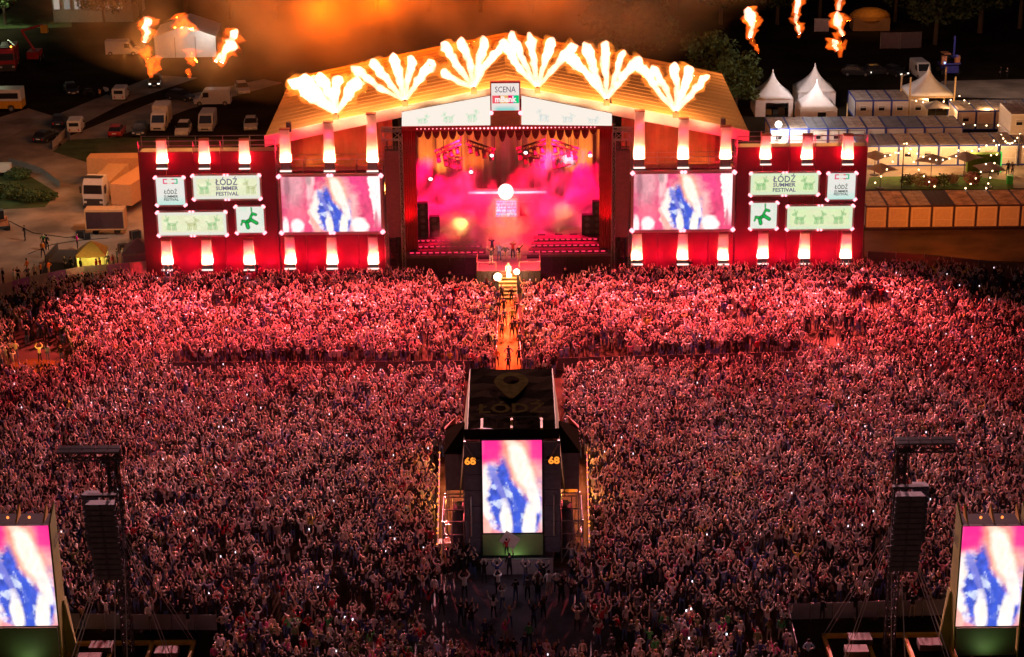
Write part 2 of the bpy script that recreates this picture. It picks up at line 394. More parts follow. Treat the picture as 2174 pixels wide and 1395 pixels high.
# house box: side walls and ceiling round the stage, all black
mb = MB(); ztop = vz(1075, 269)
mb.box(DX0 - 0.3, DX0 - 0.1, YS + 0.3, 217.6, 0, ztop); mb.box(DX1 + 0.1, DX1 + 0.3, YS + 0.3, 217.6, 0, ztop)
mb.box(DX0, DX1, 199.2, 217.9, 17.6, 17.7); mb.box(DX0, DX1, 217.8, 217.9, 0, 17.6)
mb.build('house_walls', M_black, st)
# valance of black scallops
mb = MB(); n = 22; vx0, vx1 = X(886, 200), X(1268, 200); zt = vz(1075, 270, 200); random.seed(3)
for k in range(n):
    x0, x1 = vx0 + (vx1 - vx0) * k / n, vx0 + (vx1 - vx0) * (k + 1) / n; d = 0.55 + 0.75 * random.random()
    arc = [(x0 + (x1 - x0) * i / 8, 200.3, zt - 0.35 - d * math.sin(math.pi * i / 8) ** 0.6) for i in range(9)]
    mb.prism([(x0, 200.3, zt)] + arc + [(x1, 200.3, zt)], (0, 0.06, 0))
mb.build('valance', mat('dark_red_valance', (0.10, 0.015, 0.02), 0.9, var=0.3), st)
# beam over the opening and its row of lamps
mb = MB(); mb.box(DX0, DX1, YS + 0.2, YS + 0.7, vz(1075, 278), vz(1075, 268)); mb.build('header_beam', mat('header_red', (0.3, 0.02, 0.03), 0.7), st)
for k in range(46):
    x = X(890) + (X(1262) - X(890)) * k / 45.0; c = 0.055 + 0.06 * math.exp(-((k - 22) / 9.0) ** 2)
    o = MB().ball((x, YS + 0.12, vz(1075, 272.5)), c, 8, 5).build('header_lamp', M_lampred, st)

# deck-side PA towers (truss frame on top and a hung line array)
for a, b, lab in ((815, 857, 'black line array hung from the truss left of the stage opening'), (1300, 1342, 'black line array hung from the truss right of the stage opening')):
    mb = MB(); x0, x1 = X(a, 197), X(b, 197); zt = vz(a, 288, 197)
    for xx in (x0 + 0.15, x1 - 0.15):
        mb.truss((xx, 197.6, 0), (xx, 197.6, zt), 0.35, 0.035, 0.8)
    mb.truss((x0, 197.0, zt), (x1, 197.0, zt), 0.6, 0.05, 0.7, 0.9); mb.truss((x0, 197.0, zt + 0.7), (x1, 197.0, zt + 0.7), 0.3, 0.04, 0.7)
    mb.build('tower_truss', M_steel, st)
    t = thing('line_array', lab, 'speaker', ((x0 + x1) / 2, 196.8, 0), world=True, group='line arrays hung beside the stage')
    xm = (x0 + x1) / 2; z0 = vz(a, 318, 197)
    for k in range(23):
        zz = z0 - k * 0.42; yy = 196.8 - 0.02 * k + (0.004 * k * k); w = 0.72
        MB().loft([[(xm - w, yy - 0.35, zz - 0.4), (xm + w, yy - 0.35, zz - 0.4), (xm + w * 0.8, yy + 0.35, zz - 0.36), (xm - w * 0.8, yy + 0.35, zz - 0.36)],
                   [(xm - w, yy - 0.35, zz), (xm + w, yy - 0.35, zz), (xm + w * 0.8, yy + 0.35, zz - 0.03), (xm - w * 0.8, yy + 0.35, zz - 0.03)]]).build('cabinet', mat('speaker_grille', (0.13, 0.055, 0.055), 0.6, var=0.2), t)
    mb = MB(); mb.truss((xm - 0.7, 196.8, z0 + 0.2), (xm + 0.7, 196.8, z0 + 0.2), 0.3, 0.03, 0.5); mb.build('flying_frame', M_dsteel, t)

# white LED bands of the gable
def paint_gable(seed, col):
    def p(u, v):
        c = np.ones(u.shape + (3,)) * np.array([0.93, 0.84, 0.74]) * 1.05
        for j, cx in enumerate((0.24, 0.52, 0.8)): c = dog(c, u * 4.0, v * 1.2, cx * 4.0, 0.42, 0.62, col, 0.35, (seed + j) % 3)
        return c
    return p
def cap(u, v, x0, y0, x1, y1, r):
    dx, dy = x1 - x0, y1 - y0; L2 = dx * dx + dy * dy + 1e-9
    t = np.clip(((u - x0) * dx + (v - y0) * dy) / L2, 0, 1); d = np.sqrt((u - x0 - t * dx) ** 2 + (v - y0 - t * dy) ** 2)
    return np.clip((r - d) / (0.25 * r) + 0.5, 0, 1), np.clip(1 - d / r, 0, 1)
def dog(c, u, v, cx, cy, s, col, strength=1.0, kind=0):
    """a balloon animal: sausage body, legs, neck, head, ears, tail (and a horn)"""
    f = -1.0 if kind == 1 else 1.0
    S = [(-.28, .0, .12, .02, .10), (-.26, -.05, -.32, -.33, .085), (-.16, -.06, -.14, -.34, .085), (.10, -.04, .10, -.33, .085), (.2, -.02, .24, -.3, .085),
         (.16, .04, .26, .28, .075), (.24, .34, .42, .27, .085), (.2, .36, .14, .5, .05), (-.34, .04, -.46, .2, .05)]
    if kind != 2: S.append((.28, .4, .33, .62, .035))
    for x0, y0, x1, y1, r in S:
        m, h = cap(u, v, cx + f * x0 * s, cy + y0 * s, cx + f * x1 * s, cy + y1 * s, r * s)
        k = (m * strength)[..., None]; cc = np.array(col)[None, None] * (0.65 + 0.8 * h[..., None] ** 2)
        c = c * (1 - k) + cc * k
    return c
M_led = emit_attr('led_picture', 1.0)
for pts, seed, col, lab in (([(853, 268), (1041, 266), (1041, 203), (853, 238)], 0, (0.35, 0.8, 0.45), 'gable_screen'), ([(1107, 265), (1299, 267), (1299, 241), (1107, 203)], 1, (0.6, 0.75, 0.75), 'gable_screen')):
    P = [V(x, y, YS - 0.25) for x, y in pts]; nx, ny = 84, 20
    u, v = np.meshgrid(np.arange(nx + 1) / nx, np.arange(ny + 1) / ny)
    A = [np.array(p) for p in P]
    co = (A[0] * (1 - u[..., None]) + A[1] * u[..., None]) * (1 - v[..., None]) + (A[3] * (1 - u[..., None]) + A[2] * u[..., None]) * v[..., None]
    ztop_ = co[-1, :, 2]
    idx = np.arange((nx + 1) * (ny + 1)).reshape(ny + 1, nx + 1); f = np.stack([idx[:-1, :-1], idx[:-1, 1:], idx[1:, 1:], idx[1:, :-1]], -1).reshape(-1, 4)
    me = bpy.data.meshes.new(lab); me.from_pydata((co.reshape(-1, 3) - np.array(st['_w'])).tolist(), [], f.tolist())
    c = paint_gable(seed, col)(u, v * 1.0).reshape(-1, 3); c4 = np.ones((len(c), 4), np.float32); c4[:, :3] = c
    me.color_attributes.new('Col', 'FLOAT_COLOR', 'POINT').data.foreach_set('color', c4.ravel()); me.materials.append(M_led)
    o = bpy.data.objects.new(lab, me); COL.objects.link(o); o.parent = st
    mb = MB(); mb.prism([Vector(p) + Vector((0, 0.06, 0)) for p in P], (0, 0.25, 0)); mb.build('screen_back', M_dsteel, st)
# brown panel under the sign
mb = MB(); mb.box(X(1043), X(1106), YS - 0.1, YS + 0.1, vz(1075, 267), vz(1075, 236)); mb.build('sign_base_panel', mat('brown_panel', (0.3, 0.16, 0.09), 0.7), st)
# sign
sx0, sx1 = X(1044, YS - .6), X(1107, YS - .6); sz0, sz1 = vz(1075, 237, YS - .6), vz(1075, 173, YS - .6); sw, sh = sx1 - sx0, sz1 - sz0; yq = YS - 0.6
sg = thing('stage_sign', 'square lit sign reading SCENA above coloured logo blocks at the gable peak', 'sign', ((sx0 + sx1) / 2, yq, sz0), world=True)
MB().box(sx0, sx1, yq, yq + 0.45, sz0, sz1).build('sign_box', mat('sign_red', (0.5, 0.05, 0.08), 0.6), sg)
def paint_sign(u, v):
    c = np.ones(u.shape + (3,)) * np.array([0.88, 0.78, 0.73])
    k = (np.clip((0.2 - v) / 0.14, 0, 1) * np.clip((u - 0.03) / 0.2, 0, 1) * np.clip((0.97 - u) / 0.2, 0, 1))[..., None]
    return c * (1 - k) + np.array([0.3, 0.68, 0.62]) * k
grid_screen('sign_face', sw - 0.25, sh - 0.3, 30, 30, paint_sign, M_led, sg, (0, -0.02, 0.12))
text_mesh('lettering', 'SCENA', 0.86, emit('sign_ink', (0.06, 0.03, 0.07), 1.0, 'NONE'), sg, (0, -0.06, sh * 0.73), width=sw * 0.68)
bz0, bz1 = sh * 0.28, sh * 0.54; wz = (bz1 - bz0)
for x0, x1, c in ((-0.45, -0.22, (0.9, 0.1, 0.13)), (-0.22, -0.18, (0.4, 0.03, 0.05)), (-0.18, 0.1, (0.85, 0.45, 0.17)), (0.1, 0.26, (0.85, 0.0, 0.12)), (0.26, 0.3, (0.25, 0.3, 0.65)), (0.3, 0.47, (0.0, 0.6, 0.19))):
    MB().box(x0 * sw * 0.96, x1 * sw * 0.96, -0.05, -0.03, bz0, bz1).build('logo_block', emit('logo_%d' % int(x0 * 100), c, 1.0, 'NONE'), sg, off=(0, 0, 0))
text_mesh('logo_lettering', 'mBank', 0.8, emit('logo_white', (0.95, 0.85, 0.8), 1.05, 'NONE'), sg, (0, -0.09, (bz0 + bz1) / 2), width=sw * 0.72, bold=0.035)
for px, py in ((1043, 240), (1105, 240)):
    p = V(px, py, yq - 0.2); MB().ball(p, 0.22, 8, 6).build('corner_lamp', M_lampred, sg)

# ------------------------------------------------ the video picture and its screens
rng = np.random.default_rng(5)
def fbm(u, v, f, seed, oct=4):
    out = np.zeros_like(u); a = 0.5
    for k in range(oct):
        g = np.random.default_rng(seed + k).random((64, 64)); x = (u * f) % 63; y = (v * f) % 63
        xi, yi = np.floor(x).astype(int), np.floor(y).astype(int); fx, fy = x - xi, y - yi; fx = fx * fx * (3 - 2 * fx); fy = fy * fy * (3 - 2 * fy)
        out += a * (g[yi, xi] * (1 - fx) * (1 - fy) + g[yi, (xi + 1) % 64] * fx * (1 - fy) + g[(yi + 1) % 64, xi] * (1 - fx) * fy + g[(yi + 1) % 64, (xi + 1) % 64] * fx * fy)
        a *= 0.5; f *= 2
    return out
def video(u, v):
    def blob(cx, cy, rx, ry, rot=0.0, soft=0.3):
        a = R(rot); dx, dy = (u - cx) * 1.75, v - cy; x = dx * math.cos(a) + dy * math.sin(a); y = -dx * math.sin(a) + dy * math.cos(a)
        d = np.sqrt((x / rx) ** 2 + (y / ry) ** 2) + 0.55 * (fbm(u, v, 11, 40, 5) - 0.5); return np.clip((1 - d) / soft + 0.5, 0, 1)[..., None]
    def mixc(c, m, col): return c * (1 - m) + np.array(col) * m
    n1 = fbm(u, v * 0.35, 14, 1)[..., None]; n2 = fbm(u * 1.5, v * 0.8, 15, 9)[..., None]
    c = np.ones(u.shape + (3,)) * np.array([0.72, 0.07, 0.18]); c = c * (0.75 + 0.6 * n1)
    c = mixc(c, blob(0.12, 0.95, 0.22, 0.5, 0, 0.8) * 0.55, (0.75, 0.5, 0.5)); c = mixc(c, blob(0.06, 0.8, 0.05, 0.25, 0, 0.9) * 0.6, (0.2, 0.06, 0.1))
    c = mixc(c, blob(0.3, 0.86, 0.06, 0.34, -8, 0.7) * 0.8, (0.95, 0.6, 0.6)); c = mixc(c, blob(0.16, 0.3, 0.22, 0.14, 0, 0.9) * 0.6, (0.95, 0.2, 0.28))
    c = mixc(c, blob(0.28, 0.97, 0.05, 0.14, 0, 0.6), (0.55, 0.3, 0.32)); c = mixc(c, blob(0.72, 0.8, 0.25, 0.3, 0, 1.0) * 0.5, (0.85, 0.05, 0.25))
    c = mixc(c, blob(0.55, 0.35, 0.40, 0.60, 0, 0.4), (0.9, 0.42, 0.42))                       # body glow
    c = mixc(c, blob(0.365, 0.38, 0.15, 0.34, -8, 0.35), (0.95, 0.8, 0.74))
    jm = blob(0.53, 0.34, 0.29, 0.5, 6, 0.2); n3 = fbm(u * 2.2 + 0.3, v * 1.1, 17, 55)[..., None]; pat = np.clip((n2 - 0.47) / 0.12, 0, 1) * (0.55 + 0.6 * n3)
    cloth = (np.array([0.06, 0.10, 0.58]) * (0.5 + n3)) * (1 - pat) + np.array([0.66, 0.72, 0.92]) * pat; c = c * (1 - jm) + cloth * jm
    c = mixc(c, blob(0.545, 0.2, 0.035, 0.36, 3, 0.4) * 0.9, (0.05, 0.1, 0.6)); c = mixc(c, blob(0.42, 0.55, 0.035, 0.22, 24, 0.5) * 0.8, (0.2, 0.2, 0.6))
    c = mixc(c, blob(0.475, 0.12, 0.07, 0.2, 5, 0.4), (0.95, 0.85, 0.78)); c = mixc(c, blob(0.62, 0.12, 0.07, 0.2, -6, 0.4), (0.95, 0.85, 0.78))
    c = mixc(c, blob(0.565, 0.74, 0.14, 0.34, 22, 0.5), (0.95, 0.35, 0.22)); c = mixc(c, blob(0.575, 0.72, 0.10, 0.30, 22, 0.5), (0.98, 0.85, 0.72))   # pale hair, hand
    c = mixc(c, blob(0.645, 0.42, 0.055, 0.2, 18, 0.5), (0.95, 0.82, 0.76)); c = mixc(c, blob(0.34, 0.08, 0.05, 0.26, 24, 0.5), (0.95, 0.42, 0.36))
    edge = 0.87 + 0.1 * (1 - v) * 0.6 + 0.05 * (fbm(u * 0, v, 12, 77) - 0.5); m = np.clip((u - edge) / 0.012, 0, 1)[..., None] * np.clip((v - 0.05) / 0.3, 0, 1)[..., None]
    c = mixc(c, m, (1.0, 0.85, 0.84)); c = mixc(c, blob(0.15, 0.1, 0.12, 0.14, 0, 0.4), (1.0, 0.85, 0.85)); c = mixc(c, blob(0.78, 0.1, 0.15, 0.16, 0, 0.4), (1.0, 0.88, 0.84))
    c = mixc(c, blob(0.03, 0.08, 0.06, 0.18, 0, 0.4), (1.0, 0.8, 0.8)); c = mixc(c, blob(0.95, 0.2, 0.03, 0.2, 0, 0.4) * 0.7, (0.6, 0.06, 0.14))
    return c * (0.82 + 0.36 * fbm(u * 2.0, v * 0.5, 22, 91)[..., None]) * (0.9 + 0.2 * fbm(u, v, 30, 17)[..., None])
def video_tall(u, v):
    c = video(0.33 + 0.37 * u, v * 0.99)
    k = np.clip((v - 0.72) / 0.1, 0, 1)[..., None] * np.clip(np.abs(u - 0.55) / 0.12 - 1.5, 0, 1)[..., None]
    return c * (1 - k * 0.9) + np.array([0.95, 0.02, 0.25]) * k * 0.9
M_bezel = mat('screen_bezel', (0.55, 0.3, 0.34), 0.5, 0.2, var=0.05)
def corner_lamps(t, w, h, y, mids=True, r=0.13):
    pts = [(-w / 2, 0, 1, 1), (w / 2, 0, -1, 1), (-w / 2, h, 1, -1), (w / 2, h, -1, -1)]
    for x, z, ix, iz in pts:
        a = Vector((x - ix * 0.12, y, z + iz * 0.14)); b = Vector((x + ix * 0.18, y, z - iz * 0.12))
        MB().tube(a, b, r, n=8).build('corner_lamp', M_lampred, t)
    if mids:
        for z in (-0.05, h + 0.05):
            for dx in (-0.17, 0.17): MB().ball((dx, y, z), r * 0.95, 8, 6).build('edge_lamp', M_lampred, t)
def frame_box(w, h, e, d):
    mb = MB(); mb.box(-w / 2 - e, w / 2 + e, -d, 0.1, -e, 0); mb.box(-w / 2 - e, w / 2 + e, -d, 0.1, h, h + e)
    mb.box(-w / 2 - e, -w / 2, -d, 0.1, 0, h); mb.box(w / 2, w / 2 + e, -d, 0.1, 0, h); mb.box(-w / 2, w / 2, 0.05, 0.12, 0, h); return mb
vm = None
for pts, lab in (((598, 808, 374, 492), 'wide video screen left of the stage showing a singer in a blue jacket'), ((1345, 1554, 367, 487), 'wide video screen right of the stage showing a singer in a blue jacket')):
    Y = YS - 0.9; x0, x1 = V(pts[0], 430, Y).x, V(pts[1], 430, Y).x; pm = (pts[0] + pts[1]) / 2; z0, z1 = vz(pm, pts[3], Y), vz(pm, pts[2], Y)
    t = thing('video_screen', lab, 'screen', ((x0 + x1) / 2, Y, z0), group='big screens beside the stage'); w, h = x1 - x0, z1 - z0
    frame_box(w, h, 0.28, 0.18).build('frame', M_bezel, t, off=(0, 0, 0))
    o = grid_screen('picture', w, h, 150, 90, video, emit_attr('video_picture', 1.3), t, (0, 0, 0), mesh=vm); vm = o.data
    corner_lamps(t, w + 0.35, h + 0.1, -0.3, True, 0.2)

# lightbox boards
def paint_board(kind, warm):
    def p(u, v):
        A = {'wide': 3.0, 'dogs': 3.0, 'tall': 0.95, 'dog': 1.0}[kind]
        base = np.array([0.86, 0.85, 0.72]) if warm else np.array([0.76, 0.88, 0.6])
        c = np.ones(u.shape + (3,)) * base
        if kind in ('wide', 'dogs'):
            inset = (np.clip((np.minimum(u, 1 - u) * A - 0.13) / 0.02, 0, 1) * np.clip((np.minimum(v, 1 - v) - 0.13) / 0.02, 0, 1))[..., None]
            n = fbm(u, v, 5, 3 if kind == 'wide' else 8)[..., None]
            wash = np.array([0.85, 0.82, 0.55]) * (1 - n) + (np.array([0.62, 0.85, 0.42]) if not warm else np.array([0.74, 0.82, 0.52])) * n * 1.15
            wash = wash + (0.35 if warm else 0.15) * np.clip(fbm(u, v, 7, 21)[..., None] - 0.45, 0, 1)
            c = c * (1 - inset) + wash * inset
            uu = u * A
            spots = ((0.5, 0), (2.55, 1)) if kind == 'wide' else ((0.55, 1), (1.5, 2), (2.4, 0))
            for j, (cx, k) in enumerate(spots):
                c = dog(c, uu, v, cx, 0.46, 0.62, (0.3, 0.62, 0.25) if j % 2 == 0 or not warm else (0.55, 0.6, 0.25), 0.55 if warm else 0.68, k)
        elif kind == 'tall':
            k = np.clip((0.35 - v) / 0.35, 0, 1)[..., None]; c = np.ones(u.shape + (3,)) * np.array([0.88, 0.86, 0.8]); c = c * (1 - k) + np.array([0.55, 0.86, 0.76]) * k
        else:
            c = np.ones(u.shape + (3,)) * np.array([0.87, 0.88, 0.78]); n = fbm(u, v, 3, 12)[..., None]; c = c * (1 - 0.4 * (n > 0.5) * np.clip((n - 0.5) * 6, 0, 1)) + 0.4 * np.array([0.6, 0.86, 0.66]) * (n > 0.5) * np.clip((n - 0.5) * 6, 0, 1)
            for x0, y0, x1, y1, r in ((.36, .40, .52, .50, .075), (.36, .38, .40, .2, .075), (.5, .5, .72, .36, .07), (.22, .44, .32, .42, .06), (.2, .4, .16, .3, .035), (.5, .56, .56, .68, .05), (.58, .72, .7, .68, .055), (.56, .76, .55, .95, .022)):
                m, hh = cap(u, v, x0, y0, x1, y1, r); m = m[..., None]; c = c * (1 - m) + np.array([0.0, 0.33, 0.05]) * (0.5 + 1.6 * hh[..., None] ** 2) * m
        return c
    return p
M_ink1 = emit('board_ink_violet', (0.12, 0.1, 0.2), 1.0, 'NONE'); M_ink2 = emit('board_ink_green', (0.01, 0.045, 0.035), 1.0, 'NONE')
boards = [
 ('tall', 334, 394, 376, 435, 'small white board with logo bracket and green lettering, on the left stage wing', True),
 ('wide', 413, 554, 372, 422, 'long pale board lettered LODZ SUMMER FESTIVAL between two balloon animals, left stage wing', True),
 ('dogs', 333, 478, 450, 499, 'long pale board with three faint balloon animals, lower left stage wing', True),
 ('dog', 500, 559, 438, 494, 'square white board with one green balloon unicorn, left stage wing', True),
 ('wide', 1592, 1735, 367, 413, 'long green board lettered LODZ SUMMER FESTIVAL between two balloon animals, right stage wing', False),
 ('tall', 1755, 1814, 367, 423, 'small white board with logo bracket and green lettering, on the right stage wing', False),
 ('dog', 1594, 1650, 430, 485, 'square white board with one green balloon unicorn, right stage wing', False),
 ('dogs', 1672, 1811, 437, 486, 'long green board with three balloon animals, lower right stage wing', False)]
for kind, a, b, c_, d_, lab, warm in boards:
    Y = YS - 0.8; x0, x1 = V(a, 430, Y).x, V(b, 430, Y).x; pm = (a + b) / 2; z0, z1 = vz(pm, d_, Y), vz(pm, c_, Y); w, h = x1 - x0, z1 - z0
    t = thing('light_board', lab, 'sign', ((x0 + x1) / 2, Y, z0), group='lit boards on the stage wings')
    frame_box(w, h, 0.16, 0.15).build('frame', M_bezel if kind in ('tall', 'dog') else mat('white_bezel', (0.75, 0.7, 0.68), 0.5), t, off=(0, 0, 0))
    nx = 132 if kind in ('wide', 'dogs') else 56
    grid_screen('panel', w, h, nx, 44 if nx > 60 else 56, paint_board(kind, warm), emit_attr('board_print', 1.0), t, (0, 0, 0))
    corner_lamps(t, w + 0.1, h + 0.05, -0.24, kind in ('wide', 'dogs'), 0.13)
    if kind == 'wide':
        for j, (s, ww, sz) in enumerate((('ŁÓDŹ', 0.33, 0.95), ('SUMMER', 0.335, 0.56), ('FESTIVAL', 0.34, 0.56))):
            text_mesh('lettering', s, sz, M_ink1, t, (0, -0.03, h * (0.70, 0.44, 0.21)[j]), rot=(math.pi / 2, R(-4) if False else 0, 0), width=w * ww, bold=0.014)
    if kind == 'tall':
        for j, (s, ww, sz) in enumerate((('ŁÓDŹ', 0.46, 0.62), ('SUMMER', 0.5, 0.36), ('FESTIVAL', 0.52, 0.36))):
            text_mesh('lettering', s, sz, M_ink2, t, (0, -0.03, h * (0.46, 0.30, 0.19)[j]), width=w * ww, bold=0.008)
        lg = h * 0.8
        for x0_, x1_, cc in ((-0.25, -0.1, (0.85, 0.08, 0.2)), (-0.1, 0.06, (0.9, 0.7, 0.55)), (0.06, 0.14, (0.8, 0.03, 0.14)), (0.14, 0.27, (0.05, 0.55, 0.25))):
            mb = MB(); mb.box(x0_ * w, x1_ * w, -0.03, -0.02, lg + 0.3, lg + 0.42); mb.box(x0_ * w, x1_ * w, -0.03, -0.02, lg - 0.12, lg)
            if x0_ < -0.2: mb.box(x0_ * w, x0_ * w + 0.13, -0.03, -0.02, lg, lg + 0.3)
            if x1_ > 0.2: mb.box(x1_ * w - 0.13, x1_ * w, -0.03, -0.02, lg, lg + 0.3)
            mb.build('logo_bracket', emit('bracket_%d' % int(x0_ * 100), cc, 1.0, 'NONE'), t, off=(0, 0, 0))

# ------------------------------------------------ wing walls (dark cloth on scaffold) and their scaffold rails
def wing(name_lab, a, b, top_px, Yw=YS + 0.35):
    t = thing('stage_wing', name_lab, 'scaffold wall', (X((a + b) / 2), Yw, 0), world=True)
    x0, x1 = X(a, Yw), X(b, Yw); zt = vz((a + b) / 2, top_px, Yw); n = max(3, int((x1 - x0) / 2.4))
    for k in range(n):
        xa_, xb_ = x0 + (x1 - x0) * k / n, x0 + (x1 - x0) * (k + 1) / n - 0.05
        MB().box(xa_, xb_, Yw, Yw + 0.12 + 0.03 * (k % 2), 0.0, zt).build('cloth_panel', mat('wing_cloth', (0.07, 0.006, 0.013), 0.9, var=0.25, scale=0.7), t)
    mb = MB()
    for k in range(n + 1):
        xx = x0 + (x1 - x0) * k / n
        for yy in (Yw + 0.4, Yw + 2.4): mb.tube((xx, yy, 0), (xx, yy, zt + 1.1), 0.05, n=4)
        mb.tube((xx, Yw + 0.4, zt + 1.0), (xx, Yw + 2.4, zt - 0.6), 0.04, n=4)
    for zz in (zt + 0.55, zt + 1.05):
        for yy in (Yw + 0.4, Yw + 2.4): mb.tube((x0, yy, zz), (x1, yy, zz), 0.045, n=4)
    mb.box(x0, x1, Yw + 0.4, Yw + 2.4, zt - 0.3, zt - 0.22)
    mb.build('scaffold', M_steel, t); return t
wing('outer wing wall of dark cloth with two rows of boards, left end of the stage', 302, 590, 322)
wing('inner wing wall of dark cloth carrying the left video screen', 592, 815, 362)
wing('inner wing wall of dark cloth carrying the right video screen', 1343, 1560, 357)
wing('outer wing wall of dark cloth with two rows of boards, right end of the stage', 1562, 1836, 312)

# ------------------------------------------------ uplit columns
M_tube = mat('column_fabric', (0.6, 0.56, 0.54), 0.9, var=0.04, spec=0.0)
_t = M_tube.node_tree; _tr = _t.nodes.new('ShaderNodeBsdfTranslucent'); _tr.inputs[0].default_value = (0.8, 0.74, 0.7, 1); _mx = _t.nodes.new('ShaderNodeMixShader'); _mx.inputs[0].default_value = 0.65
_t.links.new(_t.nodes['Principled BSDF'].outputs[0], _mx.inputs[1]); _t.links.new(_tr.outputs[0], _mx.inputs[2]); _t.links.new(_mx.outputs[0], _t.nodes['Material Output'].inputs['Surface'])
NCOL = 0
def column(px, top, bot, where, Yc=YS - 0.75, wpx=24, lamp=True, power=1.0, bar=None):
    global NCOL
    x = X(px, Yc, bot); z1 = vz(px, top, Yc); z0 = vz(px, bot, Yc); h = z1 - z0; w0 = 1.16 * wpx / 24; w1 = 0.92 * wpx / 24
    t = thing('uplit_column', where, 'light column', (x, Yc, z0), group='uplit fabric columns on the stage wings')
    MB().loft([[(-w0 / 2, -0.32, 0), (w0 / 2, -0.32, 0), (w0 / 2, 0.3, 0), (-w0 / 2, 0.3, 0)], [(-w1 / 2, -0.32, h), (w1 / 2, -0.32, h), (w1 / 2, 0.3, h), (-w1 / 2, 0.3, h)]]).build('fabric_sleeve', M_tube, t, off=(0, 0, 0))
    mb = MB(); mb.box(-w1 / 2 - 0.05, w1 / 2 + 0.05, -0.36, 0.34, h, h + 0.12); mb.build('top_cap', mat('cap_rust', (0.3, 0.1, 0.07), 0.7), t, off=(0, 0, 0))
    mb = MB(); mb.box(-0.58, 0.58, -0.6, -0.42, -0.58, -0.46) if bar is None else mb.box(-0.6, 0.6, -0.6, -0.42, bar, bar + 0.14); mb.build('lamp_bar', M_lampwhite, t, off=(0, 0, 0))
    mb = MB(); mb.box(-0.5, 0.5, -0.3, 0.45, -0.75, -0.02); mb.build('foot_box', M_dsteel, t, off=(0, 0, 0))
    # warm lamp inside the sleeve, added pink fills for its top, red flood behind
    point('column_lamp', (x, Yc, z0 + 0.28), (1.0, 0.36, 0.17), 800 * power * (h / 2.4) ** 1.4, 0.12); point('column_top_fill', (x, Yc, z0 + h * 0.68), (1.0, 0.01, 0.14), 16 * power * (h / 2.4), 0.12)
    area('column_pink_fill', (x, Yc - 2.6, z0 + h * 0.3), (x, Yc, z0 + h * 0.75), (1.0, 0.0, 0.10), 20 * power * (h / 3.0), 0.5, 0.5, 90)
    point('column_backlight', (x, Yc + 0.62, z0 + 0.45), (1.0, 0.004, 0.035), 900 * power, 0.15)
    NCOL += 1
names = ['first', 'second', 'third']
for k, px in enumerate((345, 435, 520)): column(px, 297, 345, '%s upper column from the left end, standing on the outer left wing' % names[k])
for k, (px, tp) in enumerate(((607, 275), (700, 260), (791, 242))): column(px, tp, 343, '%s upper column over the left video screen, counted from the left' % ['short first', 'middle second', 'tall third'][k], bar=-0.95, Yc=YS - 0.5, power=0.8)
for k, px in enumerate((356, 441, 530)): column(px, 508 if k else 510, 560, '%s lower column under the boards of the left wing' % names[k])
for k, px in enumerate((617, 706, 793)): column(px, 502, 559, '%s lower column under the left video screen' % names[k], bar=-0.5)
for k, (px, tp) in enumerate(((1357, 236), (1450, 252), (1540, 269))): column(px, tp, 336, '%s upper column over the right video screen, counted from the left' % ['tall first', 'middle second', 'short third'][k], bar=-0.95, Yc=YS - 0.5, power=0.8)
for k, px in enumerate((1625, 1713, 1799)): column(px, 287, 336, '%s upper column standing on the outer right wing, counted from the stage' % names[k])
for k, px in enumerate((1352, 1449, 1535)): column(px, 495, 550, '%s lower column under the right video screen' % names[k], bar=-0.5)
for k, px in enumerate((1619, 1707, 1795)): column(px, 494, 547, '%s lower column under the boards of the right wing' % names[k])
# red floods low in the wing bays
for px in (400, 490, 570, 660, 750, 1400, 1492, 1575, 1662, 1752):
    point('bay_flood', (X(px, 197.4), 197.1, 2.0), (1.0, 0.004, 0.045), 600, 0.3)
# ------------------------------------------------ things on the stage
M_pink = mat('set_pink', (0.6, 0.25, 0.3), 0.5, var=0.1); M_dred = mat('set_dark_red', (0.16, 0.02, 0.05), 0.6, var=0.2)
def SB(px0, px1, py0, py1, Y): return X(px0, Y, py1), X(px1, Y, py1), vz((px0 + px1) / 2, py1, Y), vz((px0 + px1) / 2, py0, Y)
t = thing('set_facade', 'pink shop-front set with lit double door, centre of the stage', 'stage set', (X(1075, 212), 212, DZ), world=True)
x0, x1, z0, z1 = SB(1012, 1140, 410, 478, 212)
MB().box(x0, x1, 212.3, 212.6, DZ, z1 + 0.4).build('facade_wall', M_pink, t)
for a, b in ((1018, 1048), (1102, 1134)):
    xa, xb, za, zb = SB(a, b, 428, 472, 212); MB().box(xa, xb, 212.1, 212.28, za, zb).build('wall_panel', M_dred, t)
    mb = MB()
    for q in (xa, xb): mb.box(q - 0.07, q + 0.07, 212.0, 212.1, za, zb)
    mb.box(xa, xb, 212.0, 212.08, zb - 0.1, zb + 0.05); mb.build('panel_trim', mat('trim_pale', (0.7, 0.45, 0.45), 0.5), t)
xa, xb, za, zb = SB(1053, 1097, 425, 470, 211.9)
mb = MB(); mb.box(xa - .12, xa, 211.7, 212.2, za, zb + .12); mb.box(xb, xb + .12, 211.7, 212.2, za, zb + .12); mb.box(xa, xb, 211.7, 212.2, zb, zb + .12); mb.build('door_frame', mat('frame_pale', (0.8, 0.6, 0.6), 0.5), t)
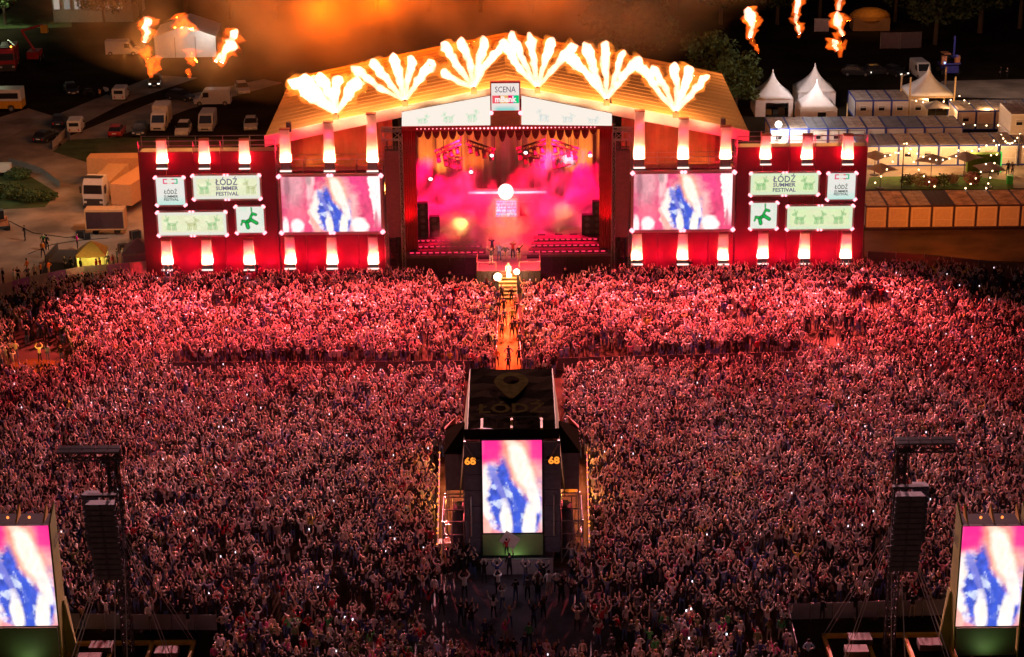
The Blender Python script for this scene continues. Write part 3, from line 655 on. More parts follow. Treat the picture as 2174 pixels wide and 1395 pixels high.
for k in range(2):
    def pd(u, v, k=k):
        c = np.ones(u.shape + (3,)) * np.array([0.75, 0.2, 0.6]); s = (np.sin(v * 40) > 0.3)[..., None]; n = fbm(u, v, 9, 30 + k)[..., None]
        c = np.where(s, np.array([0.25, 0.3, 0.9]) + 0.6 * n, c); return c + 0.9 * np.clip(n - 0.45, 0, 1) * 2
    w = (xb - xa) / 2 - 0.06; o = grid_screen('door_leaf', w, zb - za, 16, 24, pd, M_led, t, (xa + (xb - xa) * (0.25 + 0.5 * k) - t.location.x, -0.2, za - DZ)); o['label'] = 'lit door leaf with bluish shelves'
MB().box(X(995, 211.6), X(1160, 211.6), 211.6, 211.75, vz(1075, 411, 211.6), vz(1075, 407.5, 211.6)).build('neon_strip', emit('neon_pink', (1.0, 0.55, 0.65), 3.0), t)
single(MB().ball(V(1074, 407, 211.2), 0.86, 20, 12), 'globe_lamp', emit('globe', (1.0, 0.85, 0.75), 3.0), 'glowing white globe lamp on the strip above the set door', 'lamp', smooth=True)
# flank furniture
for a, b, c_, d_, lab, cat in ((962, 978, 430, 472, 'dark red tall cabinet left of the shop-front set', 'cabinet'), (980, 1008, 448, 478, 'low counter beside the tall cabinet left of the set', 'counter'), (1146, 1162, 428, 474, 'dark red tall cabinet right of the shop-front set', 'cabinet'), (1166, 1188, 455, 480, 'dark box counter with pale top right of the set', 'counter')):
    x0, x1, z0, z1 = SB(a, b, c_, d_, 210.5); q = thing('stage_' + cat, lab, cat, ((x0 + x1) / 2, 210.5, DZ), world=True)
    MB().box(x0, x1, 210.2, 211.2, DZ, z1).build('carcass', M_dred, q)
    for k in range(3):
        zz = DZ + (z1 - DZ) * (k + 0.2) / 3.0; MB().box(x0 + 0.1, x1 - 0.1, 210.12, 210.2, zz, zz + (z1 - DZ) * 0.24).build('drawer_front', mat('drawer_pink', (0.4, 0.1, 0.16), 0.5), q)
    MB().box(x0 - 0.06, x1 + 0.06, 210.1, 211.25, z1, z1 + 0.08).build('top', mat('counter_top', (0.75, 0.55, 0.5), 0.4), q)
for k, (px, h_, lab) in enumerate(((898, 4.6, 'tall dark speaker stack at the outer left of the stage'), (922, 3.0, 'lower dark speaker stack beside the tall one, left of the stage'), (1268, 4.8, 'tall dark speaker stack at the outer right of the stage'), (1246, 3.1, 'lower dark speaker stack beside the tall one, right of the stage'))):
    x = X(px, 203); q = thing('speaker_stack', lab, 'speakers', (x, 202.6, DZ), group='speaker stacks at the sides of the stage'); n = int(h_ / 0.75)
    for j in range(n):
        c = MB().box(-.55, .55, -.4, .4, j * .75, j * .75 + .72).build('cabinet', M_black, q); MB().tube((0, -.41, j * .75 + .36), (0, -.44, j * .75 + .36), .26, n=12).build('cone', M_dsteel, c)
# mirror ball
t = thing('mirror_ball', 'white mirror ball hung high at the right of the stage', 'mirror ball', V(1207, 337, 207)); 
MB().ball((0, 0, 0), 0.98, 22, 14).build('ball', mat('mirror_tiles', (0.9, 0.8, 0.82), 0.35, 0.2, var=0.35, scale=3), t); MB().tube((0, 0, 0.95), (0, 0, 4.2), 0.03, n=5).build('cord', M_dsteel, t)
pb = V(1207, 337, 207); spot('mirror_ball_spot', (pb.x - 1.5, pb.y - 6, pb.z + 1.2), pb, (1, 0.85, 0.9), 1500, 26, 0.3)
# trusses with moving heads
for k, (a, b, lab) in enumerate((((925, 325), (978, 302), 'sloping lighting truss, outer left of the stage roof'), ((992, 302), (1050, 322), 'sloping lighting truss, inner left of the stage roof'), ((1098, 320), (1158, 300), 'sloping lighting truss, inner right of the stage roof'), ((1172, 301), (1228, 320), 'sloping lighting truss, outer right of the stage roof'),
        ((942, 330), (980, 340), 'lower lighting truss at the left of the stage'), ((1110, 325), (1158, 338), 'lower lighting truss at the middle right of the stage'), ((1172, 338), (1212, 328), 'lower lighting truss beside the mirror ball'))):
    Y = 206.5; p0, p1 = V(*a, Y), V(*b, Y); t = thing('lighting_truss', lab, 'truss', p0, world=True, group='trusses hung over the stage')
    mb = MB(); mb.truss(p0, p1, 0.45, 0.05, 0.6); mb.build('truss', mat('truss_dark', (0.12, 0.03, 0.04), 0.5), t)
    mb = MB(); mb.tube(p0, (p0.x, p0.y, 17.5), 0.03, n=4); mb.tube(p1, (p1.x, p1.y, 17.5), 0.03, n=4); mb.build('hanging_chain', M_dsteel, t)
    for j in range(4):
        q = p0.lerp(p1, (j + 0.4) / 4.0); mb = MB(); mb.box(q.x - 0.22, q.x + 0.22, q.y - 0.2, q.y + 0.2, q.z - 0.55, q.z - 0.25); mb.tube((q.x, q.y, q.z - 0.55), (q.x + 0.1, q.y - 0.3, q.z - 1.05), 0.2, 0.26, n=8); mb.build('moving_head', M_dred, t)
for px, py in ((1044, 330), (1116, 324), (1253, 330), (914, 380), (1000, 365)):
    p = V(px, py, 206); t = thing('spotlight', 'small bright white spotlight in the smoke, %s' % {1044: 'left of the globe lamp under the trusses', 1116: 'right of centre under the trusses', 1253: 'right of the mirror ball', 914: 'at the left edge of the stage', 1000: 'left of the globe lamp, lower one'}[px], 'spotlight', p, group='bright spotlights under the stage roof', world=True)
    MB().tube(p + Vector((0, 0.5, 0.2)), p, 0.18, 0.22, n=8).build('housing', M_dsteel, t); MB().tube(p + Vector((0, -0.01, 0)), p + Vector((0, -0.05, -0.02)), 0.2, n=10).build('lens', emit('lens', (1, 0.9, 0.9), 4.0), t)
# stage-front risers and monitors
for px0, px1, lab in ((868, 1030, 'low red-lit riser along the stage front, left of the runway'), (1122, 1290, 'low red-lit riser along the stage front, right of the runway')):
    t = thing('stage_riser', lab, 'riser', (X((px0 + px1) / 2, 200), 200.0, DZ), world=True, group='risers along the stage front')
    for k in range(3):
        x0, x1 = X(px0 + 6 * k, 199), X(px1 - 8 * k, 199); MB().box(x0, x1, 198.6 + k * 1.2, 199.7 + k * 1.2, DZ, DZ + 0.25 + 0.28 * k).build('step', M_dred, t)
    mb = MB(); n = 12
    for k in range(3):
        x0, x1 = X(px0 + 6 * k, 199), X(px1 - 8 * k, 199)
        for j in range(n): mb.box(x0 + (x1 - x0) * j / n, x0 + (x1 - x0) * (j + 0.62) / n, 198.56 + k * 1.2, 198.6 + k * 1.2, DZ + 0.1 + 0.28 * k, DZ + 0.2 + 0.28 * k)
    mb.build('led_strip', emit('riser_led', (1.0, 0.03, 0.1), 1.6), t)
for k, px in enumerate((920, 985, 1150, 1186, 1218, 1262)):
    x = X(px, 203); t = thing('stage_monitor', 'black wedge monitor on the stage floor, %s' % ['outer left', 'inner left by the runway', 'first right of the runway', 'second right of the runway', 'third right of the runway', 'outer right'][k], 'speaker', (x, 203.4, DZ), group='wedge monitors on the stage')
    MB().prism([(-0.4, -0.3, 0), (-0.4, 0.35, 0), (-0.4, 0.35, 0.5), (-0.4, 0.1, 0.55)], (0.8, 0, 0)).build('cabinet', M_black, t, off=(0, 0, 0)); MB().quad((-0.36, -0.31, 0.03), (0.36, -0.31, 0.03), (0.36, 0.08, 0.54), (-0.36, 0.08, 0.54)).build('grille', M_dsteel, t, off=(0, 0, 0))
# runway tongue from the deck and the front platform
mb = MB(); mb.box(X(1038, 196), X(1118, 196), 196.35, YS - 0.01, 1.2, 2.05); t = single(mb, 'runway', mat('runway_floor', (0.3, 0.1, 0.1), 0.3, var=0.2), 'red-lit runway running from the stage to the front platform', 'runway')
pf = thing('front_platform', 'dark boxed platform with stairs at the end of the runway', 'platform', (X(1080, 192), 192, 0), world=True)
p0, p1 = G(1012, 602), G(1148, 600); yf = 192.3; x0, x1 = X(1012, yf, 600), X(1148, yf, 600); zp = 2.25
sxa, sxb = X(1059, yf, 600), X(1097, yf, 600)
for a, b in ((x0, sxa), (sxb, x1)):
    n = 4
    for k in range(n):
        MB().box(a + (b - a) * k / n, a + (b - a) * (k + 1) / n - 0.03, yf, yf + 0.1, 0.0, zp - 0.06).build('side_panel', mat('platform_black', (0.05, 0.035, 0.035), 0.7, var=0.3), pf)
MB().box(x0, x1, yf + 0.1, 196.3, zp - 0.2, zp).build('platform_deck', mat('platform_deck', (0.22, 0.1, 0.1), 0.4, var=0.2), pf)
MB().box(sxa, sxb, yf + 0.5, yf + 0.6, 0, zp - 0.2).build('stair_back', mat('stair_orange', (0.5, 0.25, 0.1), 0.6), pf)
for k in range(7):
    zz = zp * (1 - (k + 1) / 8.0); yy = yf - 0.35 * k
    MB().box(sxa, sxb, yy - 0.3, yy + 0.1, zz - 0.06, zz).build('stair_tread', mat('stair_tread', (0.35, 0.17, 0.06), 0.6), pf)
    MB().box(sxa, sxb, yy - 0.34, yy - 0.302, zz - 0.07, zz + 0.02).build('tread_light', emit('tread_light', (1.0, 0.36, 0.08), 1.3), pf)
for a, b in ((x0, sxa - 0.2), (sxb + 0.2, x1)):
    mb = MB()
    for q in (a + 0.06, b - 0.06): mb.tube((q, yf + 0.15, zp), (q, yf + 0.15, zp + 0.9), 0.035, n=5)
    mb.tube((a + 0.06, yf + 0.15, zp + 0.9), (b - 0.06, yf + 0.15, zp + 0.9), 0.035, n=5)
    q = a + 0.06 if a == x0 else b - 0.06
    mb.tube((q, yf + 0.15, zp + 0.9), (q, 196.2, zp + 0.9), 0.035, n=5); mb.tube((q, 196.2, zp), (q, 196.2, zp + 0.9), 0.035, n=5)
    mb.build('guard_rail', mat('rail_red', (0.5, 0.2, 0.15), 0.5, 0.3), pf)
for px, py, r, lab in ((1057, 588, 0.5, 'larger white-hot lamp burst at the top of the runway stairs, left'), (1097, 577, 0.36, 'smaller white-hot lamp burst at the top of the runway stairs, right'), (1081, 585, 0.3, 'white-hot lamp burst at the middle of the runway stairs')):
    p = V(px, py, yf - 0.3); t = thing('blinder_lamp', lab, 'lamp', (p.x, yf - 0.2, zp - 0.3), world=True, group='bright lamps at the runway stairs')
    MB().tube(p + Vector((0, 0.3, 0)), p, r * 0.8, r, n=10).build('housing', M_dsteel, t); MB().ball(p, r * 0.85, 10, 7, sz=(r * 0.85, 0.2, r * 0.85)).build('lens', emit('blinder', (1.0, 0.72, 0.45), 10.0), t)
    point('blinder_glow', p + Vector((0, -0.7, 0.2)), (1.0, 0.6, 0.3), 260, 0.3)
# stage lights
sxm = X(1075)
for px, c, pw in ((935, (1, 0.34, 0.05), 9000), (1000, (1, 0.25, 0.03), 5200), (1160, (1, 0.25, 0.03), 5200), (1222, (1, 0.36, 0.05), 9500)):
    spot('backdrop_lamp', (X(px, 213), 213.6, 4.6), (X(px, 217), 217, 9.6), c, pw * 0.36, 75, 0.9, 0.3)
for px, c, pw in ((905, (1, 0.0, 0.065), 4500), (975, (1, 0.01, 0.08), 5000), (1075, (1, 0.0, 0.03), 4500), (1170, (1, 0.01, 0.10), 5000), (1245, (1, 0.0, 0.065), 4500)):
    spot('stage_flood', (X(px, 206), 206.0, 13.5), (X(px, 206), 206.5, 2.0), c, pw * 8.5, 80, 0.9, 0.5)
for px in (900, 1000, 1150, 1250): point('stage_floor_flood', (X(px, 208), 209.0, 3.6), (1, 0.03, 0.16), 700, 0.4)
spot('runway_smoke_fill', (X(1075), 190, 17.5), (X(1075), 196, 2), (1, 0.08, 0.2), 16000, 40, 0.7); spot('puff_fill', (X(1076, 199), 198.8, 13.5), (X(1076, 199), 199.8, 4.0), (1, .45, .1), 12000, 30, 0.9)  # spots added to redden the front smoke and warm the puff
spot('warm_smoke_fill', (X(980, 203), 198.6, 6.2), (X(975, 204), 203, 2.6), (1, 0.42, 0.1), 6500, 60, 0.9); spot('warm_smoke_fill', (X(1076, 204), 200, 10.0), (X(1076, 205), 205, 5.0), (1, 0.48, 0.12), 20000, 34, 0.9); spot('warm_smoke_fill', (X(1190, 206), 202, 6.0), (X(1200, 208), 207.5, 3.0), (1, 0.34, 0.14), 3000, 60, 0.9)  # spots added to turn patches of the smoke orange
for a, b in ((834, 700), (615, 700), (1320, 1440), (1535, 1440)): spot('scrim_fill', (X(a, 201), 200.8, 8.5), (X(b, 203), 203.5, 10.5), (1.0, 0.36, 0.07), 1500, 90, 1.0, 0.3)  # spots added to warm the scrim under the eaves; no lamp fitted there
for px in (868, 1288): spot('drape_fill', (X(px, 199), 198.2, 4.0), (X(px, 199), 199.4, 9.0), (1, 0, .03), 1500, 60, .8, .2)  # spots added to brighten the red drapes
# smoke clouds on the stage
def cloud(px0, px1, py0, py1, Y0, Y1, m, label, z0=None):
    xa, xb = X(px0, (Y0 + Y1) / 2), X(px1, (Y0 + Y1) / 2); zb, za = vz((px0 + px1) / 2, py1, (Y0 + Y1) / 2), vz((px0 + px1) / 2, py0, (Y0 + Y1) / 2)
    c = Vector(((xa + xb) / 2, (Y0 + Y1) / 2, (za + zb) / 2)); mb = MB(); mb.box(-(xb - xa) / 2, (xb - xa) / 2, -(Y1 - Y0) / 2, (Y1 - Y0) / 2, -(za - zb) / 2, (za - zb) / 2)
    o = mb.build('smoke', m); o.location = c; tag(o, label, None, None, 'stuff'); return o
SM = lambda n, d, sc, lo=0.42, hi=0.62: smoke_mat(n, (0.92, 0.9, 0.9), d, sc, lo, hi, 3.0)
cloud(815, 1075, 325, 560, 202.5, 210.5, SM('smoke_left', 1.0, 0.33, 0.47, 0.6), 'pink smoke drifting over the left of the stage')
cloud(1058, 1345, 310, 545, 202.5, 210.5, SM('smoke_right', 1.0, 0.33, 0.47, 0.6), 'pink smoke drifting over the right of the stage')
cloud(905, 1050, 455, 570, 197.4, 202.0, SM('smoke_low', 1.1, 0.5, 0.40, 0.56), 'orange smoke rolling off the stage front')
cloud(1035, 1115, 440, 530, 197.6, 201.5, SM('smoke_mid', 0.8, 0.6, 0.42, 0.6), 'orange smoke puff over the runway')

# ------------------------------------------------ flame projectors on the roof rim
def plume(pts, r0, r1, seed, rough=0.35, n=12, blunt=True):
    """a tongue of fire along pts: thin at the nozzle, knobbly towards a rounded end"""
    P = [Vector(p) for p in pts]; L = [0]
    for a, b in zip(P, P[1:]): L.append(L[-1] + (b - a).length)
    def at(s):
        s *= L[-1]
        for i in range(len(P) - 1):
            if s <= L[i + 1] + 1e-9: return P[i].lerp(P[i + 1], (s - L[i]) / max(1e-6, L[i + 1] - L[i]))
        return P[-1]
    K = max(10, int(L[-1] / 0.3)); rings = []
    for k in range(K + 1):
        s = k / K; c = at(s); d = (at(min(1, s + 0.02)) - at(max(0, s - 0.02))).normalized(); a = d.cross(Vector((0, 1, 0))).normalized(); b = a.cross(d)
        r = r0 + (r1 - r0) * min(1, s * 1.15)
        if s > 0.8: r *= math.sqrt(max(0.015, 1 - ((s - 0.8) / 0.205) ** 2))
        ring = []
        for i in range(n):
            th = 2 * math.pi * i / n; q = c + (a * math.cos(th) + b * math.sin(th)) * r
            nz = mnoise.noise(q * 1.25 + Vector((seed * 3.1, 0, 0))) * 0.85 + mnoise.noise(q * 3.1 + Vector((0, seed * 1.7, 0))) * 0.5 + mnoise.noise(q * 7.0) * 0.35
            ring.append(q + (q - c) * nz * rough * 2.0 * min(1, s * 2.5) + d * nz * 0.2 * s)
        rings.append(ring)
    return rings
M_fire = fire_mat('fire', (1.0, 0.58, 0.42), 3.4)
M_fire2 = fire_mat('fire_deep', (1.0, 0.12, 0.009), 1.6)
M_fringe = fire_mat('fire_fringe', (1.0, 0.24, 0.025), 0.8)
M_proj = mat('projector_orange', (0.5, 0.16, 0.05), 0.6)
YF = 199.0
fans = [((713, 247), [(613, 169), (641, 159), (679, 154), (717, 159), (763, 171)], 1.0, 'broad hand-like fan of flames at the left end of the roof'),
        ((860, 219), [(745, 142), (788, 124), (832, 113), (876, 117), (922, 127)], 0.78, 'fan of five flames, second from the left end of the roof'),
        ((1006, 192), [(938, 150), (936, 92), (982, 79), (1027, 77), (1066, 96)], 0.78, 'fan of flames on the roof just left of the stage sign'),
        ((1141, 191), [(1060, 87), (1083, 64), (1123, 70), (1177, 80), (1228, 96)], 0.74, 'tallest fan of flames on the roof just right of the stage sign'),
        ((1288, 217), [(1198, 106), (1238, 91), (1287, 83), (1326, 106), (1366, 124)], 0.74, 'fan of five flames, second from the right end of the roof'),
        ((1435, 243), [(1352, 137), (1384, 137), (1434, 131), (1471, 142), (1508, 160)], 0.74, 'fan of flames at the right end of the roof')]
random.seed(11)
for k, (b, tips, r1, lab) in enumerate(fans):
    base = V(b[0], b[1] - 4, YF)
    t = thing('flame_fan', lab, 'flames', base, world=True, group='flame fans along the roof')
    for j, tp in enumerate(tips):
        tip = V(tp[0], tp[1], YF + (j - 2) * 0.3 + 1.0); mid = base.lerp(tip, 0.5) + Vector((random.uniform(-.15, .15), 0.25 * (j - 2), random.uniform(-0.1, 0.35)))
        q = base.lerp(tip, 0.82) + Vector((random.uniform(-.25, .25), 0.3 * (j - 2), 0.15))
        MB().loft(plume([base, mid, q, tip], 0.16, r1 * (q1 := random.uniform(0.62, 0.9)), k * 7 + j), cap=True).build('flame_jet', M_fire, t, smooth=True, solid=True)
        MB().loft(plume([base, mid, q, tip], 0.26, r1 * q1 * 1.6, k * 7 + j, 0.55, 14), cap=True).build('flame_fringe', M_fringe, t, smooth=True, solid=True)
    point('flame_light', base + Vector((0, 1.3, 2.3)), (1.0, 0.31, 0.03), 2000, 1.0)
    point('flame_light', base + Vector((-4.0, 29.0, 5.0)), (1.0, 0.14, 0.001), 3900 * (2.2, 1.7, 0.6, 0.45, 0.4, 0.35)[k], 1.5)  # lamp added behind the roof to make the smoke glow; no flame here
    for dx in (-3.0, 0.0, 3.0): spot('rim_fill', base + Vector((dx, -1.9, -0.5)), base + Vector((dx, 0.4, 0.1)), (1.0, 0.56, 0.28), 420, 120, 0.8, 0.5)  # spots added in front so the rim turns white
    p = V(b[0], b[1], YF - 0.45); o = MB(); o.box(p.x - 0.3, p.x + 0.3, p.y - 0.3, p.y + 0.3, p.z - 0.3, p.z + 0.25); 
    pr = thing('flame_projector', 'small orange box projector under the %s' % lab.split(' at the')[0].split(' on the')[0].split(', ')[0] + (' number %d' % (k + 1) if False else '') + ['', ' second from left', ' left of sign', ' right of sign', ' second from right', ' at the right end'][k], 'projector', (p.x, p.y, p.z - 0.3), world=True, group='flame projectors on the roof rim')
    o.build('case', M_proj, pr); MB().tube((p.x, p.y, p.z + 0.25), (p.x, p.y, p.z + 0.36), 0.12, 0.16, n=8).build('nozzle', M_dsteel, pr)
for px, py, lab in ((613, 268, 'unlit dark projector box at the left eave of the roof'), (1535, 260, 'unlit dark projector box at the right eave of the roof')):
    p = V(px, py, YF); pr = thing('flame_projector', lab, 'projector', (p.x, p.y, p.z - 0.4), world=True, group='flame projectors on the roof rim')
    MB().box(p.x - 0.25, p.x + 0.25, p.y - 0.25, p.y + 0.25, p.z - 0.55, p.z + 0.4).build('case', M_dsteel, pr); MB().tube((p.x, p.y, p.z + 0.4), (p.x, p.y, p.z + 0.5), 0.12, 0.16, n=8).build('nozzle', M_steel, pr)
# fireballs in the air left and right of the stage
def fireball(lab, parts, Y, power):
    p0 = V(parts[0][0], parts[0][1], Y); t = thing('fireball', lab, 'fireball', p0, world=True, group='fireballs beside the stage')
    for j, (x0, y0, x1, y1, r, hot) in enumerate(parts):
        a, b = V(x0, y0, Y), V(x1, y1, Y + 0.5); m = a.lerp(b, 0.5) + Vector((0.3 * (-1) ** j, 0, 0))
        if hot: MB().loft(plume([a, m, b], r * 0.25, r * 0.52, 50 + j * 5 + int(x0), 0.8, 14), cap=True).build('flame_core', M_fire, t, smooth=True, solid=True)
        MB().loft(plume([a, m, b], r * 0.45, r * 0.95, 50 + j * 5 + int(x0), 1.0, 16), cap=True).build('flame_lobe', M_fire2, t, smooth=True, solid=True)
    point('fireball_light', p0 + Vector((0, -2.5, 0)), (1.0, 0.36, 0.08), power, 1.0)
fireball('white-topped column of fire, outermost on the left over the parking', [(307, 90, 308, 36, 1.0, 1), (322, 165, 312, 95, 0.55, 0), (318, 160, 330, 118, 0.7, 0)], 232, 3500)
fireball('ragged orange fireball with red wisps over the white marquee, left', [(388, 78, 375, 30, 0.9, 0), (396, 72, 402, 45, 0.7, 0), (396, 128, 406, 105, 0.8, 0), (412, 140, 410, 120, 0.5, 0), (402, 166, 396, 146, 0.42, 0)], 232, 2600)
fireball('slanting white-hot fireball nearest the roof, left side', [(458, 130, 502, 62, 0.9, 1), (470, 132, 500, 88, 1.0, 1), (452, 126, 480, 122, 0.7, 0)], 232, 3500)
fireball('tall white-hot fireball nearest the roof, right side', [(1592, 80, 1588, 14, 1.05, 1), (1594, 55, 1600, 25, 0.8, 1), (1610, 108, 1584, 74, 0.4, 0), (1611, 112, 1608, 92, 0.3, 0)], 232, 3000)
fireball('narrow fireball cut by the top edge, middle right', [(1690, 28, 1692, -40, 1.0, 1), (1698, 72, 1692, 20, 0.6, 1), (1694, 80, 1702, 48, 0.4, 0)], 232, 2500)
fireball('split tall fireball farthest right, over the white tents', [(1780, 22, 1776, -30, 0.85, 1), (1790, 76, 1778, 24, 0.8, 1), (1776, 60, 1770, 40, 0.6, 0), (1778, 108, 1776, 84, 0.8, 1), (1784, 122, 1770, 70, 0.5, 0), (1768, 98, 1796, 100, 0.5, 0)], 232, 2800)
hz = MB(); hz.box(-42, 40, 195.2, 197.93, 0.02, 14.8); hz = hz.build('haze', bpy.data.materials.new('stage_haze')); tag(hz, kind='stuff'); hm = hz.data.materials[0]; hm.use_nodes = True; hm.node_tree.nodes.clear(); hv = hm.node_tree.nodes.new('ShaderNodeVolumePrincipled'); hv.inputs['Density'].default_value = 0.028; ho = hm.node_tree.nodes.new('ShaderNodeOutputMaterial'); hm.node_tree.links.new(hv.outputs[0], ho.inputs['Volume'])  # thin fog slab added to imitate bloom round the stage lamps
# smoke over the roof, tinted orange and lit by lamps added behind the roof
def smoke_box(x0, x1, y0, y1, z0, z1, m, label):
    mb = MB(); mb.box(-(x1 - x0) / 2, (x1 - x0) / 2, -(y1 - y0) / 2, (y1 - y0) / 2, -(z1 - z0) / 2, (z1 - z0) / 2); o = mb.build('smoke', m); o.location = ((x0 + x1) / 2, (y0 + y1) / 2, (z0 + z1) / 2); tag(o, label, None, None, 'stuff'); return o
smoke_box(-62, 34, 204, 266, 10, 46, smoke_mat('smoke_over_roof', (1.0, 0.78, 0.55), 0.085, 0.07, 0.45, 0.64, 5.0), 'orange-lit smoke hanging over the stage roof')
# ================================================================== CONTROL TOWER AND SCREEN TOWERS
M_tarp = mat('dark_tarp', (0.014, 0.011, 0.007), 1.0, spec=0.0, var=0.2, scale=0.6); M_lime = mat('lime_banner', (0.2, 0.24, 0.03), 0.7, var=0.15, scale=0.8)
M_greenp = mat('green_banner', (0.1, 0.15, 0.06), 0.6, var=0.2, scale=0.5); M_cab = mat('speaker_black', (0.10, 0.11, 0.14), 0.6, var=0.2)
tall = None
def tall_screen(t, w, h, z0, y):
    global tall
    mb = MB(); mb.box(-w / 2 - 0.08, w / 2 + 0.08, y + 0.02, y + 0.3, z0 - 0.1, z0 + h + 0.1); f = mb.build('screen_frame', M_dsteel, t, off=(0, 0, 0))
    o = grid_screen('picture', w, h, 90, 140, video_tall, emit_attr('video_picture', 1.0), t, (0, y, z0), mesh=tall); tall = o.data
YT = 130.6
Y0 = YT; xT = V(1089, 1160, YT).x
ct = thing('control_tower', 'tall sound control tower with dark lettered roof and upright video screen, amid the crowd', 'control tower', (xT, YT, 0), world=True)
wS = V(1152, 1030, YT).x - V(1026, 1030, YT).x; zs0 = V(1089, 1131, YT).z; zs1 = V(1089, 935, YT).z
ct['_w'] = (xT, YT, 0)
tall_screen(ct, wS, zs1 - zs0, zs0, 0.0)
# roof tarp
zr = 10.7; rx0, rx1 = G(997, 930, zr), G(1188, 930, zr); bx0, bx1 = G(1003, 784, zr), G(1176, 784, zr); yb = bx0.y; yfr = YT + 0.4; hw = (rx1.x - rx0.x) / 2 * (YT / rx0.y); 
xa, xb = xT - 3.12, xT + 3.12
mb = MB(); n = 6
for k in range(n):
    for j in range(8):
        f = lambda i, q: (xa + (xb - xa) * i / n, yfr + (yb - yfr) * q / 8, zr + 0.08 * math.sin(i * 2.1) + 0.06 * math.sin(q * 1.7 + i))
        mb.quad(f(k, j), f(k + 1, j), f(k + 1, j + 1), f(k, j + 1))
mb.build('roof_tarp', M_tarp, ct)
M_print = mat('roof_print', (0.035, 0.032, 0.01), 1.0, spec=0.0, var=0.3, scale=2)
yp = yfr + (yb - yfr) * 0.62
mb = MB(); n = 28
for i in range(n):                                                     # map pin on the roof
    a0, a1 = 2 * math.pi * i / n, 2 * math.pi * (i + 1) / n
    def po(a):
        r = 1.3; x, y = r * math.cos(a), 1.9 * math.sin(a)
        if y < 0: y *= 1.0 + 0.8 * max(0, -math.sin(a)) ** 2; x *= 1 - 0.35 * max(0, -math.sin(a)) ** 2
        return (xT + x, yp + 1.4 + y, zr + 0.18)
    pi_ = lambda a: (xT + 0.62 * math.cos(a), yp + 1.7 + 0.85 * math.sin(a), zr + 0.18)
    mb.quad(po(a0), po(a1), pi_(a1), pi_(a0))
mb.build('roof_pin_print', M_print, ct)
tx = text_mesh('roof_lettering', 'ŁÓDŹ', 2.4, M_print, ct, (0, yp - 4.0 - YT + 0.0, zr + 0.19), rot=(0, 0, 0), width=4.9, bold=0.06)
